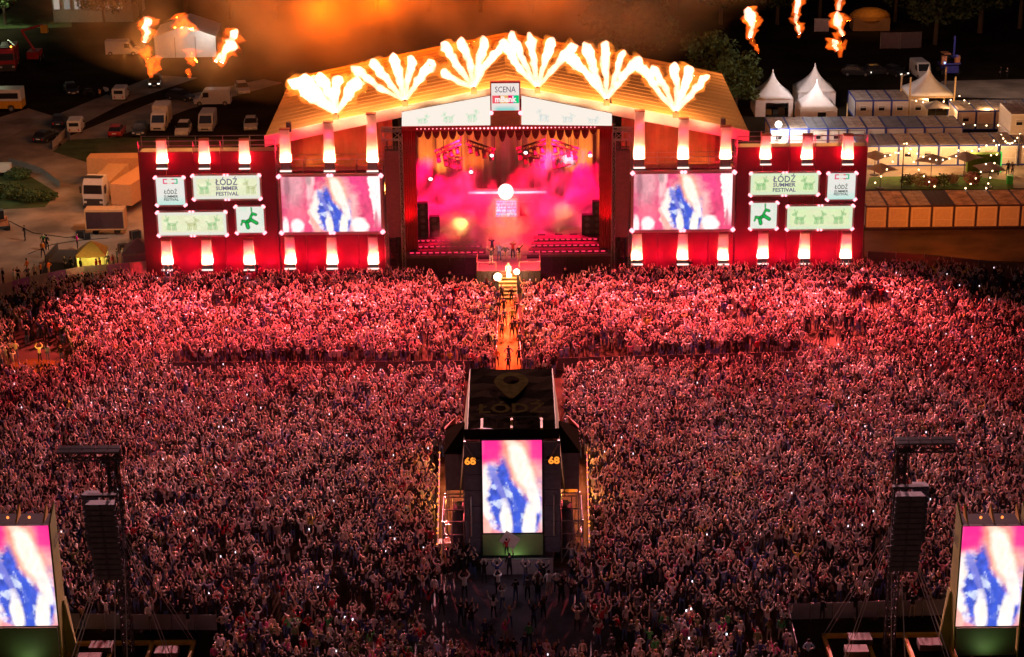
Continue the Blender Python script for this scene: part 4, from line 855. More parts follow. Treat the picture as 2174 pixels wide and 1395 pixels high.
for s in (-1, 1):                                                      # sloping banner sides
    xr_ = xT + s * 3.13
    MB().loft([[(xr_, yfr, zr), (xr_ + s * 0.06, yfr, zr), (xr_ + s * 0.7, yfr - 0.1, 5.4), (xr_ + s * 0.62, yfr - 0.1, 5.4)], [(xr_, yb, zr), (xr_ + s * 0.06, yb, zr), (xr_ + s * 0.7, yb, 5.4), (xr_ + s * 0.62, yb, 5.4)]]).build('side_banner', M_lime, ct)
    # front flank with line of dark speaker-like panels and the lit number
    fx0, fx1 = sorted((xT + s * (wS / 2 + 0.12), xT + s * 3.45)); 
    for k in range(7): MB().box(fx0, fx1, YT + 0.25, YT + 0.75, 1.0 + k * 1.25, 1.0 + (k + 1) * 1.25 - 0.04).build('flank_panel', M_cab, ct)
    mb = MB(); mb.box(fx0, fx1, YT + 0.15, YT + 0.22, 9.75, 9.85); mb.tube((xT + s * 3.3, YT + 0.15, 9.6), (xT + s * (wS / 2 + 0.5), YT + 0.15, 8.4), 0.05, n=5); mb.tube((xT + s * (wS / 2 + 0.5), YT + 0.15, 8.4), (xT + s * (wS / 2 + 0.14), YT + 0.15, 8.4), 0.05, n=5)
    mb.tube((xT + s * 3.0, YT + 0.1, 5.6), (xT + s * 3.0, YT + 0.1, 2.4), 0.06, n=6); mb.build('bracket', M_steel, ct)
    MB().box(xT + s * 3.0 - 0.5, xT + s * 3.0 + 0.5, YT + 0.14, YT + 0.24, 8.05, 8.6).build('display_case', M_black, ct)
    text_mesh('display_digits', '68', 0.75, emit('digit_orange', (1.0, 0.28, 0.03), 1.4), ct, (s * 3.0, 0.12, 8.32), width=0.82, bold=0.03)
    # skirts near the ground, side pods with peaked canopies behind
    px0, px1 = sorted((xT + s * 3.6, xT + s * 5.0)); py0 = YT + 5.5
    MB().box(px0, px1, py0, py0 + 5.0, 3.6, 6.6).build('side_pod', M_cab, ct)
    mb = MB(); 
    for q in (px0 + .05, px1 - .05):
        for y in (py0 + .05, py0 + 4.9): mb.tube((q, y, 0), (q, y, 3.6), 0.06, n=5)
    mb.box(px0 - .1, px1 + .1, py0 - .15, py0 - .08, 3.3, 3.4); mb.build('pod_scaffold', M_steel, ct)
    cxp = (px0 + px1) / 2; MB().loft([[(px0 - .1, py0 - .1, 6.6), (px1 + .1, py0 - .1, 6.6), (px1 + .1, py0 + 5.1, 6.6), (px0 - .1, py0 + 5.1, 6.6)], [(xT + s * 3.65 - 0.05, py0 + 2, 7.9), (xT + s * 3.65 + .05, py0 + 2, 7.9), (xT + s * 3.65 + .05, py0 + 3, 7.9), (xT + s * 3.65 - .05, py0 + 3, 7.9)]]).build('pod_canopy', M_tarp, ct)
    MB().loft([[(xT + s * 4.4, py0 + 4.6, 6.65), (xT + s * 5.15, py0 + 4.6, 6.62), (xT + s * 5.15, py0 + 5.15, 6.62), (xT + s * 4.4, py0 + 5.15, 6.65)], [(xT + s * 4.3, py0 + 4.7, 7.5), (xT + s * 4.36, py0 + 4.7, 7.5), (xT + s * 4.36, py0 + 4.8, 7.5), (xT + s * 4.3, py0 + 4.8, 7.5)]]).build('canopy_corner', mat('canopy_red', (0.6, 0.1, 0.06), 0.7), ct)
    MB().loft([[(xT + s * 3.9 + 0.75 * math.cos(a) * s, YT + 3 + 1.6 * math.sin(a), z) for a in [i * math.pi / 5 for i in range(10)]] for z in (0.0, 1.2)] + [[(xT + s * 3.9 + 0.5 * math.cos(a) * s, YT + 3 + 1.1 * math.sin(a), 3.4) for a in [i * math.pi / 5 for i in range(10)]]], cap=True).build('covered_crate_stack', M_cab, ct, smooth=True)
MB().box(xT - 3.4, xT + 3.4, yfr - 0.02, yfr + 0.1, 9.9, zr - 0.02).build('roof_fascia', M_tarp, ct); MB().box(xT - 3.0, xT + 3.0, YT + 1.0, yb - 0.3, 0.02, 9.6).build('cabin', M_cab, ct)
# three bars on the roof front
mb = MB(); 
for q in (-wS / 2, 0, wS / 2): mb.box(xT + q - 0.09, xT + q + 0.09, YT + 0.05, YT + 1.9, zr + 0.1, zr + 0.22)
mb.build('outrigger', M_yellow, ct)
mb = MB(); mb.tube((xT - wS / 2, YT + 1.9, zr + 0.3), (xT + wS / 2, YT + 1.9, zr + 0.3), 0.05, n=5); mb.build('cross_tube', M_steel, ct)
MB().box(xT - wS / 2 - .05, xT + wS / 2 + .05, YT - 0.1, YT + 0.2, 0.95, zs0 - 0.12).build('green_base', mat('green_base', (0.2, 0.27, 0.12), 0.6, var=0.25, scale=0.5), ct)
mb = MB(); n = 6
for k in range(n): MB().box(xT - 2.3 + 5.2 * k / n, xT - 2.3 + 5.2 * (k + 1) / n - 0.008, YT - 1.3, YT - 1.15, 0, 1.15).build('front_panel', mat('front_hoarding', (0.34, 0.3, 0.3), 0.6, var=0.15), ct)
MB().box(xT - 2.3, xT + 2.9, YT - 1.32, YT - 1.1, 1.15, 1.2).build('front_rail', M_steel, ct)
point('hoarding_fill', (xT, YT - 4.0, 3.5), (1, .6, .75), 70, .3)  # light added to brighten the hoarding; no lamp stands here
for s in (-1, 1):
    mb = MB()
    for q in (3.55, 4.4, 5.1):
        for yy in (YT + 0.4, YT + 2.4, YT + 4.6): mb.tube((xT + s * q, yy, 0), (xT + s * q, yy, 3.5), 0.05, n=5)
    for zz in (1.2, 2.4, 3.45):
        for yy in (YT + 0.4, YT + 2.4, YT + 4.6): mb.tube((xT + s * 3.55, yy, zz), (xT + s * 5.1, yy, zz), 0.045, n=5)
        for q in (3.55, 5.1): mb.tube((xT + s * q, YT + 0.4, zz), (xT + s * q, YT + 4.6, zz), 0.045, n=5)
    mb.tube((xT + s * 3.55, YT + 0.4, 0.1), (xT + s * 5.1, YT + 0.4, 3.4), 0.04, n=5); mb.build('side_scaffold', M_steel, ct)
spot('base_lamp', (xT, YT - 0.6, 0.3), (xT, YT, 2.2), (0.7, 1.0, 0.45), 60, 150, 1.0)
# compound lamps: orange
for px, py in ((940, 1120), (1238, 1110), (950, 1040), (1232, 1030)):
    p = G(px, py); point('compound_lamp', (p.x, p.y, 2.2), (1.0, 0.42, 0.07), 260, 0.2)
# crates and carts at the tower
for px, py, lab, mm in ((955, 1168, 'folding table in yellow light at the left foot of the control tower', M_wood), (1185, 1163, 'pale table in yellow light at the right foot of the control tower', M_wood)):
    p = G(px, py); t = thing('folding_table', lab, 'table', p, R(5)); MB().box(-0.9, 0.9, -0.4, 0.4, 0.7, 0.76).build('table_top', mm, t)
    for sx in (-.8, .8):
        for sy in (-.33, .33): MB().tube((sx, sy, 0), (sx, sy, 0.7), 0.025, n=5).build('leg', M_steel, t)
p = G(1208, 1090); t = thing('sun_umbrella', 'small orange-topped umbrella beside the control tower', 'umbrella', p)
MB().loft([[(0.75 * math.cos(a), 0.75 * math.sin(a), 2.0) for a in [i * math.pi / 4 for i in range(8)]], [(0.03 * math.cos(a), 0.03 * math.sin(a), 2.5) for a in [i * math.pi / 4 for i in range(8)]]]).build('canopy', mat('umbrella_orange', (0.6, 0.3, 0.1), 0.7), t); MB().tube((0, 0, 0), (0, 0, 2.1), 0.025, n=5).build('pole', M_steel, t)
# compound fences with lamp strings
for a, b, lab in (((929, 1190), (934, 985), 'metal fence with small orange lamps along the left side of the control tower'), ((1252, 1190), (1246, 985), 'metal fence with small orange lamps along the right side of the control tower')):
    p0, p1 = G(*a), G(*b); L = (p1 - p0).length; t = thing('compound_fence', lab, 'fence', p0, world=True, group='fences beside the control tower'); n = int(L / 2.2)
    for k in range(n):
        q0, q1 = p0.lerp(p1, k / n), p0.lerp(p1, (k + 0.97) / n); mb = MB()
        for z in (0.15, 1.1): mb.tube((q0.x, q0.y, z), (q1.x, q1.y, z), 0.03, n=4)
        for j in range(9): q = q0.lerp(q1, j / 8); mb.tube((q.x, q.y, 0.15), (q.x, q.y, 1.1), 0.02, n=3)
        mb.build('fence_panel', M_steel, t)
        for j in range(2): q = q0.lerp(q1, j / 2 + 0.05 + 0.3 * random.random()); MB().ball((q.x, q.y, 1.25), 0.085, 6, 4).build('fence_lamp', emit('fence_bulb', (1.0, 0.28, 0.04), 1.6, 'NONE'), t)

def screen_tower(px0, px1, s, lab):
    Y = 116.7; x0, x1 = V(px0, 1220, Y).x, V(px1, 1220, Y).x; w = x1 - x0; xm = (x0 + x1) / 2; zb, zt = V((px0 + px1) / 2, 1329, Y).z, V((px0 + px1) / 2, 1120, Y).z
    t = thing('screen_tower', lab, 'screen tower', (xm, Y, 0), world=True, group='screen towers at the bottom corners')
    tall_screen(t, w, zt - zb, zb, 0.0)
    e = xm + s * (w / 2 + 0.12)
    MB().loft([[(e, Y - 0.1, 0), (e + s * 0.1, Y - 0.1, 0), (e + s * 0.1, Y + 2.0, 0), (e, Y + 2.0, 0)], [(e, Y - 0.1, zt + 0.2), (e + s * 0.1, Y - 0.1, zt + 0.2), (e + s * 0.1, Y + 1.6, zt + 1.1), (e, Y + 1.6, zt + 1.1)]]).build('side_banner', M_lime, t)
    e2 = xm - s * (w / 2 + 0.12)
    MB().loft([[(e2, Y - 0.1, 0), (e2 - s * 0.1, Y - 0.1, 0), (e2 - s * 0.1, Y + 2.0, 0), (e2, Y + 2.0, 0)], [(e2, Y - 0.1, zt + 0.2), (e2 - s * 0.1, Y - 0.1, zt + 0.2), (e2 - s * 0.1, Y + 1.6, zt + 1.1), (e2, Y + 1.6, zt + 1.1)]]).build('side_banner', M_lime, t)
    MB().box(xm - w / 2, xm + w / 2, Y - 0.05, Y + 0.2, 0.1, zb - 0.15).build('green_base', M_greenp, t)
    mb = MB(); 
    for q in (-0.45, 0.0, 0.45): mb.prism([(xm + q * w * 2 * 0.48 - 0.05, Y + 0.2, zt + 0.2), (xm + q * w * 2 * 0.48 - 0.05, Y + 1.5, zt + 1.0), (xm + q * w * 2 * 0.48 - 0.05, Y + 1.5, zt + 0.2)], (0.1, 0, 0))
    mb.build('top_brace', M_yellow, t)
    MB().box(xm - w / 2, xm + w / 2, Y + 0.32, Y + 1.9, zt - 0.5, zt + 0.1).build('back_house', M_black, t)
    for q in (-0.7, 0.7): MB().ball((xm + q, Y + 1.0, zt + 0.25), 0.1, 6, 5).build('warning_lamp', emit('warn_lamp', (1, 0.25, 0.05), 2.0, 'NONE'), t)
    MB().loft([[(e + s * 0.12, Y + 0.8, 0), (e + s * 0.7, Y + 1.6, 0), (e + s * 0.65, Y + 2.0, 0), (e + s * 0.12, Y + 2.0, 0)], [(e + s * 0.12, Y + 1.2, 4.2), (e + s * 0.2, Y + 1.3, 4.2), (e + s * 0.2, Y + 1.9, 4.2), (e + s * 0.12, Y + 1.9, 4.2)]]).build('buttress_banner', M_lime, t)
    text_mesh('banner_lettering', 'ŁÓDŹ', 0.9, mat('banner_ink', (0.05, 0.07, 0.02), 0.7), t, (s * (w / 2 + 0.26), 1.2, zt - 1.4), rot=(math.pi / 2, 0, math.pi / 2 * s), width=1.5, bold=0.03)
    spot('base_lamp', (xm, Y - 1.2, 0.3), (xm, Y, 1.6), (0.75, 1.0, 0.5), 45, 140, 1.0)
screen_tower(-24, 110, 1, 'upright video screen tower with yellow-green side banner, cut by the left edge of the picture')
screen_tower(2040, 2168, -1, 'upright video screen tower with yellow-green side banner, near the right edge of the picture')

# ------------------------------------------------ loudspeaker masts
M_guy = mat('guy_cable', (0.45, 0.42, 0.42), 0.5, 0.3, var=0)
def mast(px_m, px_arr, px_beam, s, lab):
    Y = 117.5; x = V(px_m, 1200, Y).x; t = thing('speaker_mast', lab, 'speaker mast', (x, Y, 0), world=True, group='loudspeaker masts'); ztop = 15.0
    mb = MB(); mb.truss((x, Y, 0), (x, Y, ztop), 0.62, 0.06, 0.65); mb.build('mast_truss', M_dsteel, t)
    xb0, xb1 = V(px_beam[0], 945, Y).x, V(px_beam[1], 945, Y).x
    mb = MB(); mb.truss((xb0, Y - 0.3, ztop), (xb1, Y - 0.3, ztop), 0.55, 0.06, 0.75); 
    n = 5
    mb.build('top_beam', M_dsteel, t)
    for k in range(n):
        a, b = xb0 + (xb1 - xb0) * k / n, xb0 + (xb1 - xb0) * (k + 0.92) / n
        for yy in (-0.62, -0.02): MB().box(a, b, Y + yy, Y + yy + 0.5, ztop + 0.3, ztop + 0.36).build('lamp_panel', mat('lamp_panel', (0.16, 0.15, 0.17), 0.5, var=0.2), t)
    mb = MB(); xa = V(px_arr, 1100, Y).x
    mb.truss((x - s * 0.1, Y - 0.3, ztop - 0.4), (xa, Y - 0.5, ztop - 0.4), 0.4, 0.045, 0.5); mb.truss((x, Y, ztop - 0.5), (x, Y - 0.9, 12.6), 0.4, 0.04, 0.5); mb.box(xa - 1.0, xa + 1.0, Y - 0.9, Y - 0.5, 12.3, 12.45); mb.tube((xa, Y - 0.7, 12.4), (xa, Y - 0.5, ztop - 0.4), 0.04, n=5); mb.build('hanging_frame', M_dsteel, t)
    # two hung columns of cabinets: the main one bows forward, the other aims aside
    for q, (dx, dy, cnt, wd) in enumerate(((0.0, -0.7, 14, 0.98), (s * -0.95, 0.1, 10, 0.55))):
        for k in range(cnt):
            z = 12.2 - k * 0.40; yy = Y + dy - 0.7 + 0.03 * k if q == 0 else Y + dy; xx = xa + dx + s * 0.008 * k; h = 0.39; w = wd
            nm = MB().loft([[(xx - w, yy - .4, z - h + .03), (xx + w, yy - .4, z - h + .03), (xx + w * .8, yy + .4, z - h), (xx - w * .8, yy + .4, z - h)], [(xx - w, yy - .4, z), (xx + w, yy - .4, z), (xx + w * .8, yy + .4, z - .03), (xx - w * .8, yy + .4, z - .03)]]).build('speaker_cabinet', M_cab, t)
            if q == 0:
                g = MB()
                for e in (-0.5, 0.5): g.box(xx + e * w - w * .42, xx + e * w + w * .42, yy - .43, yy - .405, z - h + .08, z - .05)
                g.build('grille', mat('grille_grey', (0.16, 0.17, 0.2), 0.5, var=0.25), nm, off=(x, Y, 0))
    for dx, dy in ((-3.6, -2.6), (3.6, -2.6), (-4.1, 1.6), (4.1, 1.6), (-0.4, -3.0), (0.5, -3.2)):
        zt_ = 6.0 + (6.0 if abs(dx) > 1 else 0.0)
        MB().tube((x + 0.3 * (1 if dx > 0 else -1), Y - 0.2, 9.6 if abs(dx) > 1 else 8), (x + dx, Y + dy, 0.5), 0.028, n=4).build('guy_cable', M_guy, t)
        MB().tube((x + 0.3 * (1 if dx > 0 else -1), Y - 0.2, 9.2 if abs(dx) > 1 else 8.0), (x + dx * 0.93, Y + dy, 0.5), 0.02, n=4).build('guy_cable', M_guy, t)
    mb = MB()
    for s2 in (-1, 1):
        mb.box(x + s2 * 1.2 - 0.1 if s2 > 0 else x - 4.2, x + 4.2 if s2 > 0 else x - 1.1, Y - 2.9, Y - 2.6, 0.25, 0.5); mb.box(x + s2 * 4.1 - .12, x + s2 * 4.1 + .12, Y - 3.4, Y + 1.7, 0.2, 0.5); mb.box(x + s2 * 1.3 - .12, x + s2 * 1.3 + .12, Y - 3.4, Y + 1.7, 0.2, 0.5)
    mb.box(x - 4.2, x + 4.2, Y + 1.4, Y + 1.7, 0.25, 0.5); mb.build('outrigger_base', M_yellow, t)
    for k, (bx, by) in enumerate(((-2.4, -1.2), (-1.9, 0.4), (2.6, -0.4))): MB().box(x + bx - 0.75, x + bx + 0.75, Y + by - 0.5, Y + by + 0.5, 0.5, 0.95).build('ballast_block', mat('ballast', (0.05, 0.035, 0.02), 0.8, var=0.3), t)
    mb = MB(); mb.tube((x + s * 0.2, Y - 0.2, ztop - 0.3), (x + s * 0.9, Y - 0.6, ztop - 2.6), 0.03, n=4); mb.build('orange_strap', mat('strap', (0.7, 0.2, 0.03), 0.6), t)
    point('base_work_lamp', (x - 2.6, Y - 4.5, 1.6), (1, 0.45, 0.12), 22, 0.2)
mast(258, 228, (122, 256), 1, 'tall loudspeaker mast with T-shaped top and grey hung speakers, left side of the audience')
mast(1898, 1918, (1902, 2026), -1, 'tall loudspeaker mast with T-shaped top and grey hung speakers, right side of the audience')

# ------------------------------------------------ fences
M_hoard = mat('grey_hoarding', (0.2, 0.19, 0.2), 0.7, var=0.15, scale=0.8)
def panel_fence(lab, pts, h, step, m, group=None, name='fence', post=True, rail=False):
    """pts are ground pixels of the foot line; each panel and post is a part"""
    P = [G(*p) for p in pts]; t = thing(name, lab, 'fence', P[0], world=True, group=group)
    for a, b in zip(P, P[1:]):
        L = (b - a).length; n = max(1, int(round(L / step))); d = (b - a) / L; nr = Vector((-d.y, d.x, 0)) * 0.03
        for k in range(n):
            q0, q1 = a + d * (L * k / n + 0.03), a + d * (L * (k + 1) / n - 0.03)
            mb = MB(); mb.prism([q0 + Vector((0, 0, 0.08)), q1 + Vector((0, 0, 0.08)), q1 + Vector((0, 0, h)), q0 + Vector((0, 0, h))], nr); mb.build('panel', m[k % len(m)] if isinstance(m, list) else m, t)
            if post: MB().tube((q0.x, q0.y, 0), (q0.x, q0.y, h + 0.05), 0.035, n=5).build('post', M_steel, t)
    return t
panel_fence('grey panel fence behind the left loudspeaker mast', [(128, 1337), (462, 1340)], 1.25, 1.5, M_hoard)
panel_fence('grey panel fence behind the right loudspeaker mast', [(1672, 1318), (2005, 1308)], 1.3, 1.5, M_hoard)
panel_fence('low side fence leading down from the right panel fence', [(1672, 1320), (1690, 1400)], 1.2, 1.5, M_hoard)
panel_fence('long low crowd barrier across the left half of the audience', [(368, 795), (1000, 792)], 1.2, 2.0, mat('barrier_steel', (0.06, 0.045, 0.045), 0.9, 0.0, spec=0.0), name='crowd_barrier', post=False)
panel_fence('long low crowd barrier across the right half of the audience', [(1182, 786), (1705, 772)], 1.2, 2.0, mat('barrier_steel', (0.06, 0.045, 0.045), 0.9, 0.0, spec=0.0), name='crowd_barrier', post=False)
bn = [mat('banner_grey', (0.3, 0.24, 0.24), 0.7), mat('banner_violet', (0.24, 0.1, 0.3), 0.7), mat('banner_pale', (0.45, 0.35, 0.34), 0.7)]
panel_fence('banner fence between the crowd and the service yard at the left', [(-10, 642), (65, 620), (180, 598), (325, 586)], 1.7, 2.2, bn)
panel_fence('banner fence at the far right edge of the crowd under the orange containers', [(1840, 566), (1960, 572), (2075, 585), (2230, 600)], 1.7, 3.0, [mat('hoarding_olive', (0.12, 0.1, 0.06), 0.7), mat('hoarding_brown', (0.18, 0.11, 0.07), 0.7), mat('hoarding_dark', (0.08, 0.05, 0.08), 0.7)])
panel_fence('steel fence line along the centre aisle, left side', [(1053, 785), (1061, 625)], 1.1, 2.0, mat('aisle_rail', (0.2, 0.1, 0.06), 0.5, 0.4), name='aisle_barrier', post=False)
panel_fence('steel fence line along the centre aisle, right side', [(1107, 785), (1097, 625)], 1.1, 2.0, mat('aisle_rail', (0.2, 0.1, 0.06), 0.5, 0.4), name='aisle_barrier', post=False)
for px, py in ((1078, 640), (1080, 700), (1080, 760)): p = G(px, py); point('aisle_lamp', (p.x, p.y, 3.2), (1.0, 0.40, 0.03), 420, 0.3)
panel_fence('thin site fence along the service road, left of the grass verge', [(112, 318), (140, 290), (150, 300)], 1.1, 2.5, mat('site_fence', (0.3, 0.25, 0.22), 0.6))
panel_fence('rail fence round the grass patch in the left yard', [(20, 350), (55, 360), (90, 372), (128, 400)], 0.9, 2.2, mat('site_fence', (0.3, 0.25, 0.22), 0.6))

# ================================================================== RIGHT: CONTAINERS, COURT, TENTS
M_blue = mat('frame_blue', (0.02, 0.05, 0.3), 0.5, var=0.1); M_cwall = mat('container_wall', (0.62, 0.57, 0.52), 0.6, var=0.08); M_croof = mat('roof_tan', (0.42, 0.35, 0.3), 0.7, var=0.35, scale=1.2)
M_croof2 = mat('roof_slate', (0.2, 0.22, 0.27), 0.6, var=0.2, scale=1.0); M_croofd = mat('roof_dark', (0.07, 0.06, 0.07), 0.7, var=0.2); M_crust = mat('roof_rusty', (0.45, 0.3, 0.2), 0.75, var=0.55, scale=0.9)
M_navy = mat('frame_navy', (0.05, 0.035, 0.09), 0.5, var=0.1)
def make_container(w=2.44, d=6.0, h=2.65, frame=None, roof=None, win=True):
    t = thing('container', '', 'container', (0, 0, 0)); e = 0.10
    MB().box(-w / 2 + e, w / 2 - e, e * 0.6, d - e, 0.12, h - 0.16).build('wall', M_cwall, t)
    mb = MB()
    for x in (-w / 2, w / 2 - e):
        for y in (0, d - e): mb.box(x, x + e, y, y + e, 0, h)
        mb.box(x, x + e, e, d - e, h - 0.16, h - 0.002); mb.box(x, x + e, e, d - e, 0, 0.14)
    for y in (0, d - e):
        mb.box(-w / 2 + e, w / 2 - e, y, y + e, h - 0.18, h - 0.002); mb.box(-w / 2 + e, w / 2 - e, y, y + e, 0, 0.16)
    mb.build('frame', frame or M_blue, t)
    for k in range(2):
        a, b = -w / 2 + 0.13 + k * (w / 2 - 0.1), -0.03 + k * (w / 2 - 0.1); mb = MB(); mb.box(a, b, 0.12, d - 0.12, h - 0.14, h + 0.012)
        for j in range(4): q = a + (b - a) * (j + 0.5) / 4; mb.box(q - 0.04, q + 0.04, 0.16, d - 0.16, h + 0.012, h + 0.04)
        mb.build('roof_panel', roof or M_croof, t)
    if win:
        f = MB().box(-0.55, 0.35, 0.0, 0.055, 1.15, 1.95).build('window', M_wpaint, t); MB().box(-0.48, 0.28, -0.02, 0.0, 1.22, 1.88).build('pane', M_glass, f)
        MB().box(-0.5, 0.3, -0.06, -0.022, 1.62, 1.9).build('shutter', mat('shutter', (0.45, 0.42, 0.4), 0.6), f)
    else:
        mb = MB(); mb.box(-0.98, -0.9, 0.0, 0.055, 0.2, 2.4); mb.box(0.9, 0.98, 0.0, 0.055, 0.2, 2.4); mb.box(-0.9, 0.9, 0.0, 0.055, 2.3, 2.4); mb.build('door_frame', M_wpaint, t)
        MB().box(-0.88, 0.88, 0.02, 0.058, 0.95, 1.0).build('door_bar', M_wpaint, t)
    return t
protos = {}
def cont(kind):
    if kind not in protos:
        fr, rf, wn = {'tan': (None, None, True), 'tan2': (None, M_croof, False), 'slate': (None, M_croof2, True), 'rust': (M_navy, M_crust, False), 'rustw': (M_navy, M_croof, False), 'dark': (M_navy, M_croofd, False), 'white': (M_wpaint, M_croof, True)}[kind]
        protos[kind] = make_container(frame=fr, roof=rf, win=wn); index_kids(); protos[kind]['_new'] = 1
    p = protos[kind]
    if p.get('_new'): del p['_new']; return p
    index_kids(); return copy_tree(p)
ordn = ['first', 'second', 'third', 'fourth', 'fifth', 'sixth', 'seventh', 'eighth', 'ninth', 'tenth', 'eleventh', 'twelfth']
def row(kinds, px, py, lab, group, gap=0.03, z=0.0, px2=None):
    p = G(px, py)
    for k, kd in enumerate(kinds):
        o = cont(kd); o.location = (p.x + k * (2.44 + gap) + 1.22, p.y, z); o.rotation_euler = (0, 0, 0); o['label'] = lab[k] if isinstance(lab, list) else lab % ordn[k]; o['group'] = group
row(['rustw', 'rust', 'rustw', 'dark', 'rust', 'rustw', 'rust', 'rust', 'rustw'], 1836, 486, ['plain orange-lit container half hidden by the stage, first of the front row', 'container with streaked rusty roof, second of the front row', 'container with plain two-part roof, third of the front row', 'container with dark roof in the front row', 'container with blotchy rusty roof right of the dark-roofed one', 'broader-looking pale-roofed container, sixth of the front row', 'pale-roofed container, seventh of the front row', 'rusty-roofed container near the right edge, eighth of the front row', 'container cut by the right edge, last of the front row'], 'orange-lit containers of the front row')
row(['slate', 'slate', 'tan', 'tan', 'tan2', 'tan', 'tan', 'tan2', 'tan'], 1822, 354, '%s container of the warm-lit row behind the lawn, counted from the stage', 'containers of the courtyard row')
row(['tan', 'tan2', 'slate', 'slate', 'tan', 'tan2', 'slate', 'slate', 'tan', 'tan2'], 1634, 316, '%s container of the long blue-edged row, counted from the floodlight', 'containers of the long middle row')
row(['tan', 'tan', 'tan', 'white'], 1814, 254, '%s container of the short white row left of the string-lit pavilion', 'containers of the back left row')
row(['tan', 'tan2', 'tan', 'tan', 'tan2'], 2031, 277, '%s container of the back row right of the string-lit pavilion', 'containers of the back right row')
row(['white', 'tan'], 2140, 330, ['stacked container, lower one at the right edge behind the lawn', 'container cut off by the right edge behind the lawn'], 'containers at the right edge')
row(['white'], 2140, 330, ['stacked container, upper one at the right edge'], 'containers at the right edge', z=2.68)
# the pavilions
def pagoda(lab, px, py, w=5.0, hw=2.5, hp=3.0, rz=0.0, open_=False, posts=False, m=None):
    p = G(px, py); t = thing('pagoda_tent', lab, 'tent', p, rz, 'white peaked tents'); m = m or M_white; h = w / 2
    rings = []; n = 16
    for k in range(9):
        s = k / 8; r = h * (1 - s) ** 1.75 + 0.05; z = hw + hp * s; ring = []
        for i in range(n):
            a = 2 * math.pi * i / n; c_, s_ = math.cos(a), math.sin(a); q = 1 / max(abs(c_), abs(s_)); f = (1 - s) ** 0.5; k2 = q * f + (1 - f); ring.append((r * c_ * k2 * 1.0, r * s_ * k2, z - (0.0)))
        rings.append(ring)
    MB().loft(rings).build('canopy', m, t, smooth=True)
    if posts:
        for sx in (-1, 1):
            for sy in (-1, 1): MB().box(sx * h - 0.1, sx * h + 0.1, sy * h - .1, sy * h + .1, 0, hw + (2.6 if sy < 0 or sx > 0 else 1.6)).build('post', M_wood, t)
        mb = MB(); 
        for sy in (-1, 1): mb.box(-h, h, sy * h - .08, sy * h + .08, hw - 0.28, hw - 0.02)
        for sx in (-1, 1): mb.box(sx * h - .08, sx * h + .08, -h + .1, h - .1, hw - 0.28, hw - 0.02)
        mb.build('beam', M_wood, t)
        return t
    for sx, sy in ((0, 1), (1, 0), (-1, 0), (0, -1)):
        if sy == -1 and open_:
            MB().box(-h, -h * 0.45, -h, -h + .04, 0, hw).build('side_curtain', m, t); MB().box(h * 0.75, h, -h, -h + .04, 0, hw).build('side_curtain', m, t); MB().box(-h * 0.45, h * 0.75, -h, -h + .04, hw - 0.5, hw).build('valance', m, t)
            continue
        mb = MB(); K = 8
        for k in range(K):
            a, b = -h + w * k / K, -h + w * (k + 1) / K - 0.01; d = 0.05 * (k % 2)
            if sy: y = sy * (h - d); mb.box(a, b, min(y, y - .04 * sy), max(y, y - .04 * sy), 0, hw)
            else: x = sx * (h - d); mb.box(min(x, x - .04 * sx), max(x, x - .04 * sx), a, b, 0, hw)
        mb.build('side_wall', m, t)
        if sy == -1: MB().box(-0.1, 1.0, -h - 0.03, -h + 0.0, 0, 1.6).build('doorway', M_black, t)
    return t
pagoda('white peaked tent with open front and goods inside, leftmost of the tent cluster', 1638, 238, w=5.2, hw=2.4, hp=3.6, open_=True)
pagoda('white peaked tent standing at the back of the tent cluster', 1727, 224, w=5.2, hw=2.4, hp=3.6)
pagoda('smaller white peaked tent with dark doorway in front of the tent cluster', 1731, 254, w=5.0, hw=2.0, hp=3.5)
pagoda('cream peaked pavilion on timber posts hung with string lights', 1966, 245, w=6.0, hw=3.4, hp=3.4, posts=True)
# goods in the open tent
pt = G(1638, 236)
for k, (dx, c_, s_) in enumerate(((-0.6, (0.5, 0.35, 0.2), 0.7), (0.3, (0.12, 0.2, 0.4), 0.6), (1.1, (0.1, 0.1, 0.12), 0.9))):
    o = MB().box(-s_ / 2, s_ / 2, -0.3, 0.3, 0, s_).build('crate', mat('crate_%d' % k, c_, 0.7)); o.location = (pt.x + dx, pt.y - 1.6, 0); tag(o, ['tan crate in the open white tent', 'blue crate in the middle of the open white tent', 'tall black crate at the right in the open white tent'][k], 'crate', 'crates in the open tent')
# courtyard: posts, strings of bulbs, parasols, hedge, bushes
def post(px, py, h, lab, m=None):
    p = G(px, py); t = thing('light_post', lab, 'post', p, group='posts carrying string lights'); MB().tube((0, 0, 0), (0, 0, h), 0.09, 0.07, n=6).build('pole', m or M_dsteel, t); MB().ball((0, 0, h), 0.1, 6, 5).build('cap', M_dsteel, t); return p + Vector((0, 0, h))
q1 = post(1914, 400, 5.6, 'dark pole at the lawn near the stage wing, carrying strings'); q2 = post(2119, 372, 5.2, 'dark pole by the green hedge block, carrying strings'); q3 = post(1796, 290, 4.5, 'pale pole in front of the long blue-edged row', M_wood); q4 = post(2160, 352, 4.2, 'dark pole by the right-hand containers')
def string(lab, a, b, sag, n):
    t = thing('string_light', lab, 'string lights', a, world=True, group='strings of warm bulbs'); mb = MB(); bl = MB(); pr = None
    for k in range(n + 1):
        s = k / n; q = Vector(a).lerp(Vector(b), s) - Vector((0, 0, sag * 4 * s * (1 - s)))
        if pr is not None: mb.tube(pr, q, 0.015, n=3, cap=False)
        pr = q
        if k % 2 == 0: bl.ball(q - Vector((0, 0, 0.1)), 0.09, 6, 4)
    mb.build('cable', M_black, t); o = bl.build('bulbs', M_bulb, t); o['kind'] = 'stuff'
W3 = lambda px, py, z: G(px, py, z)
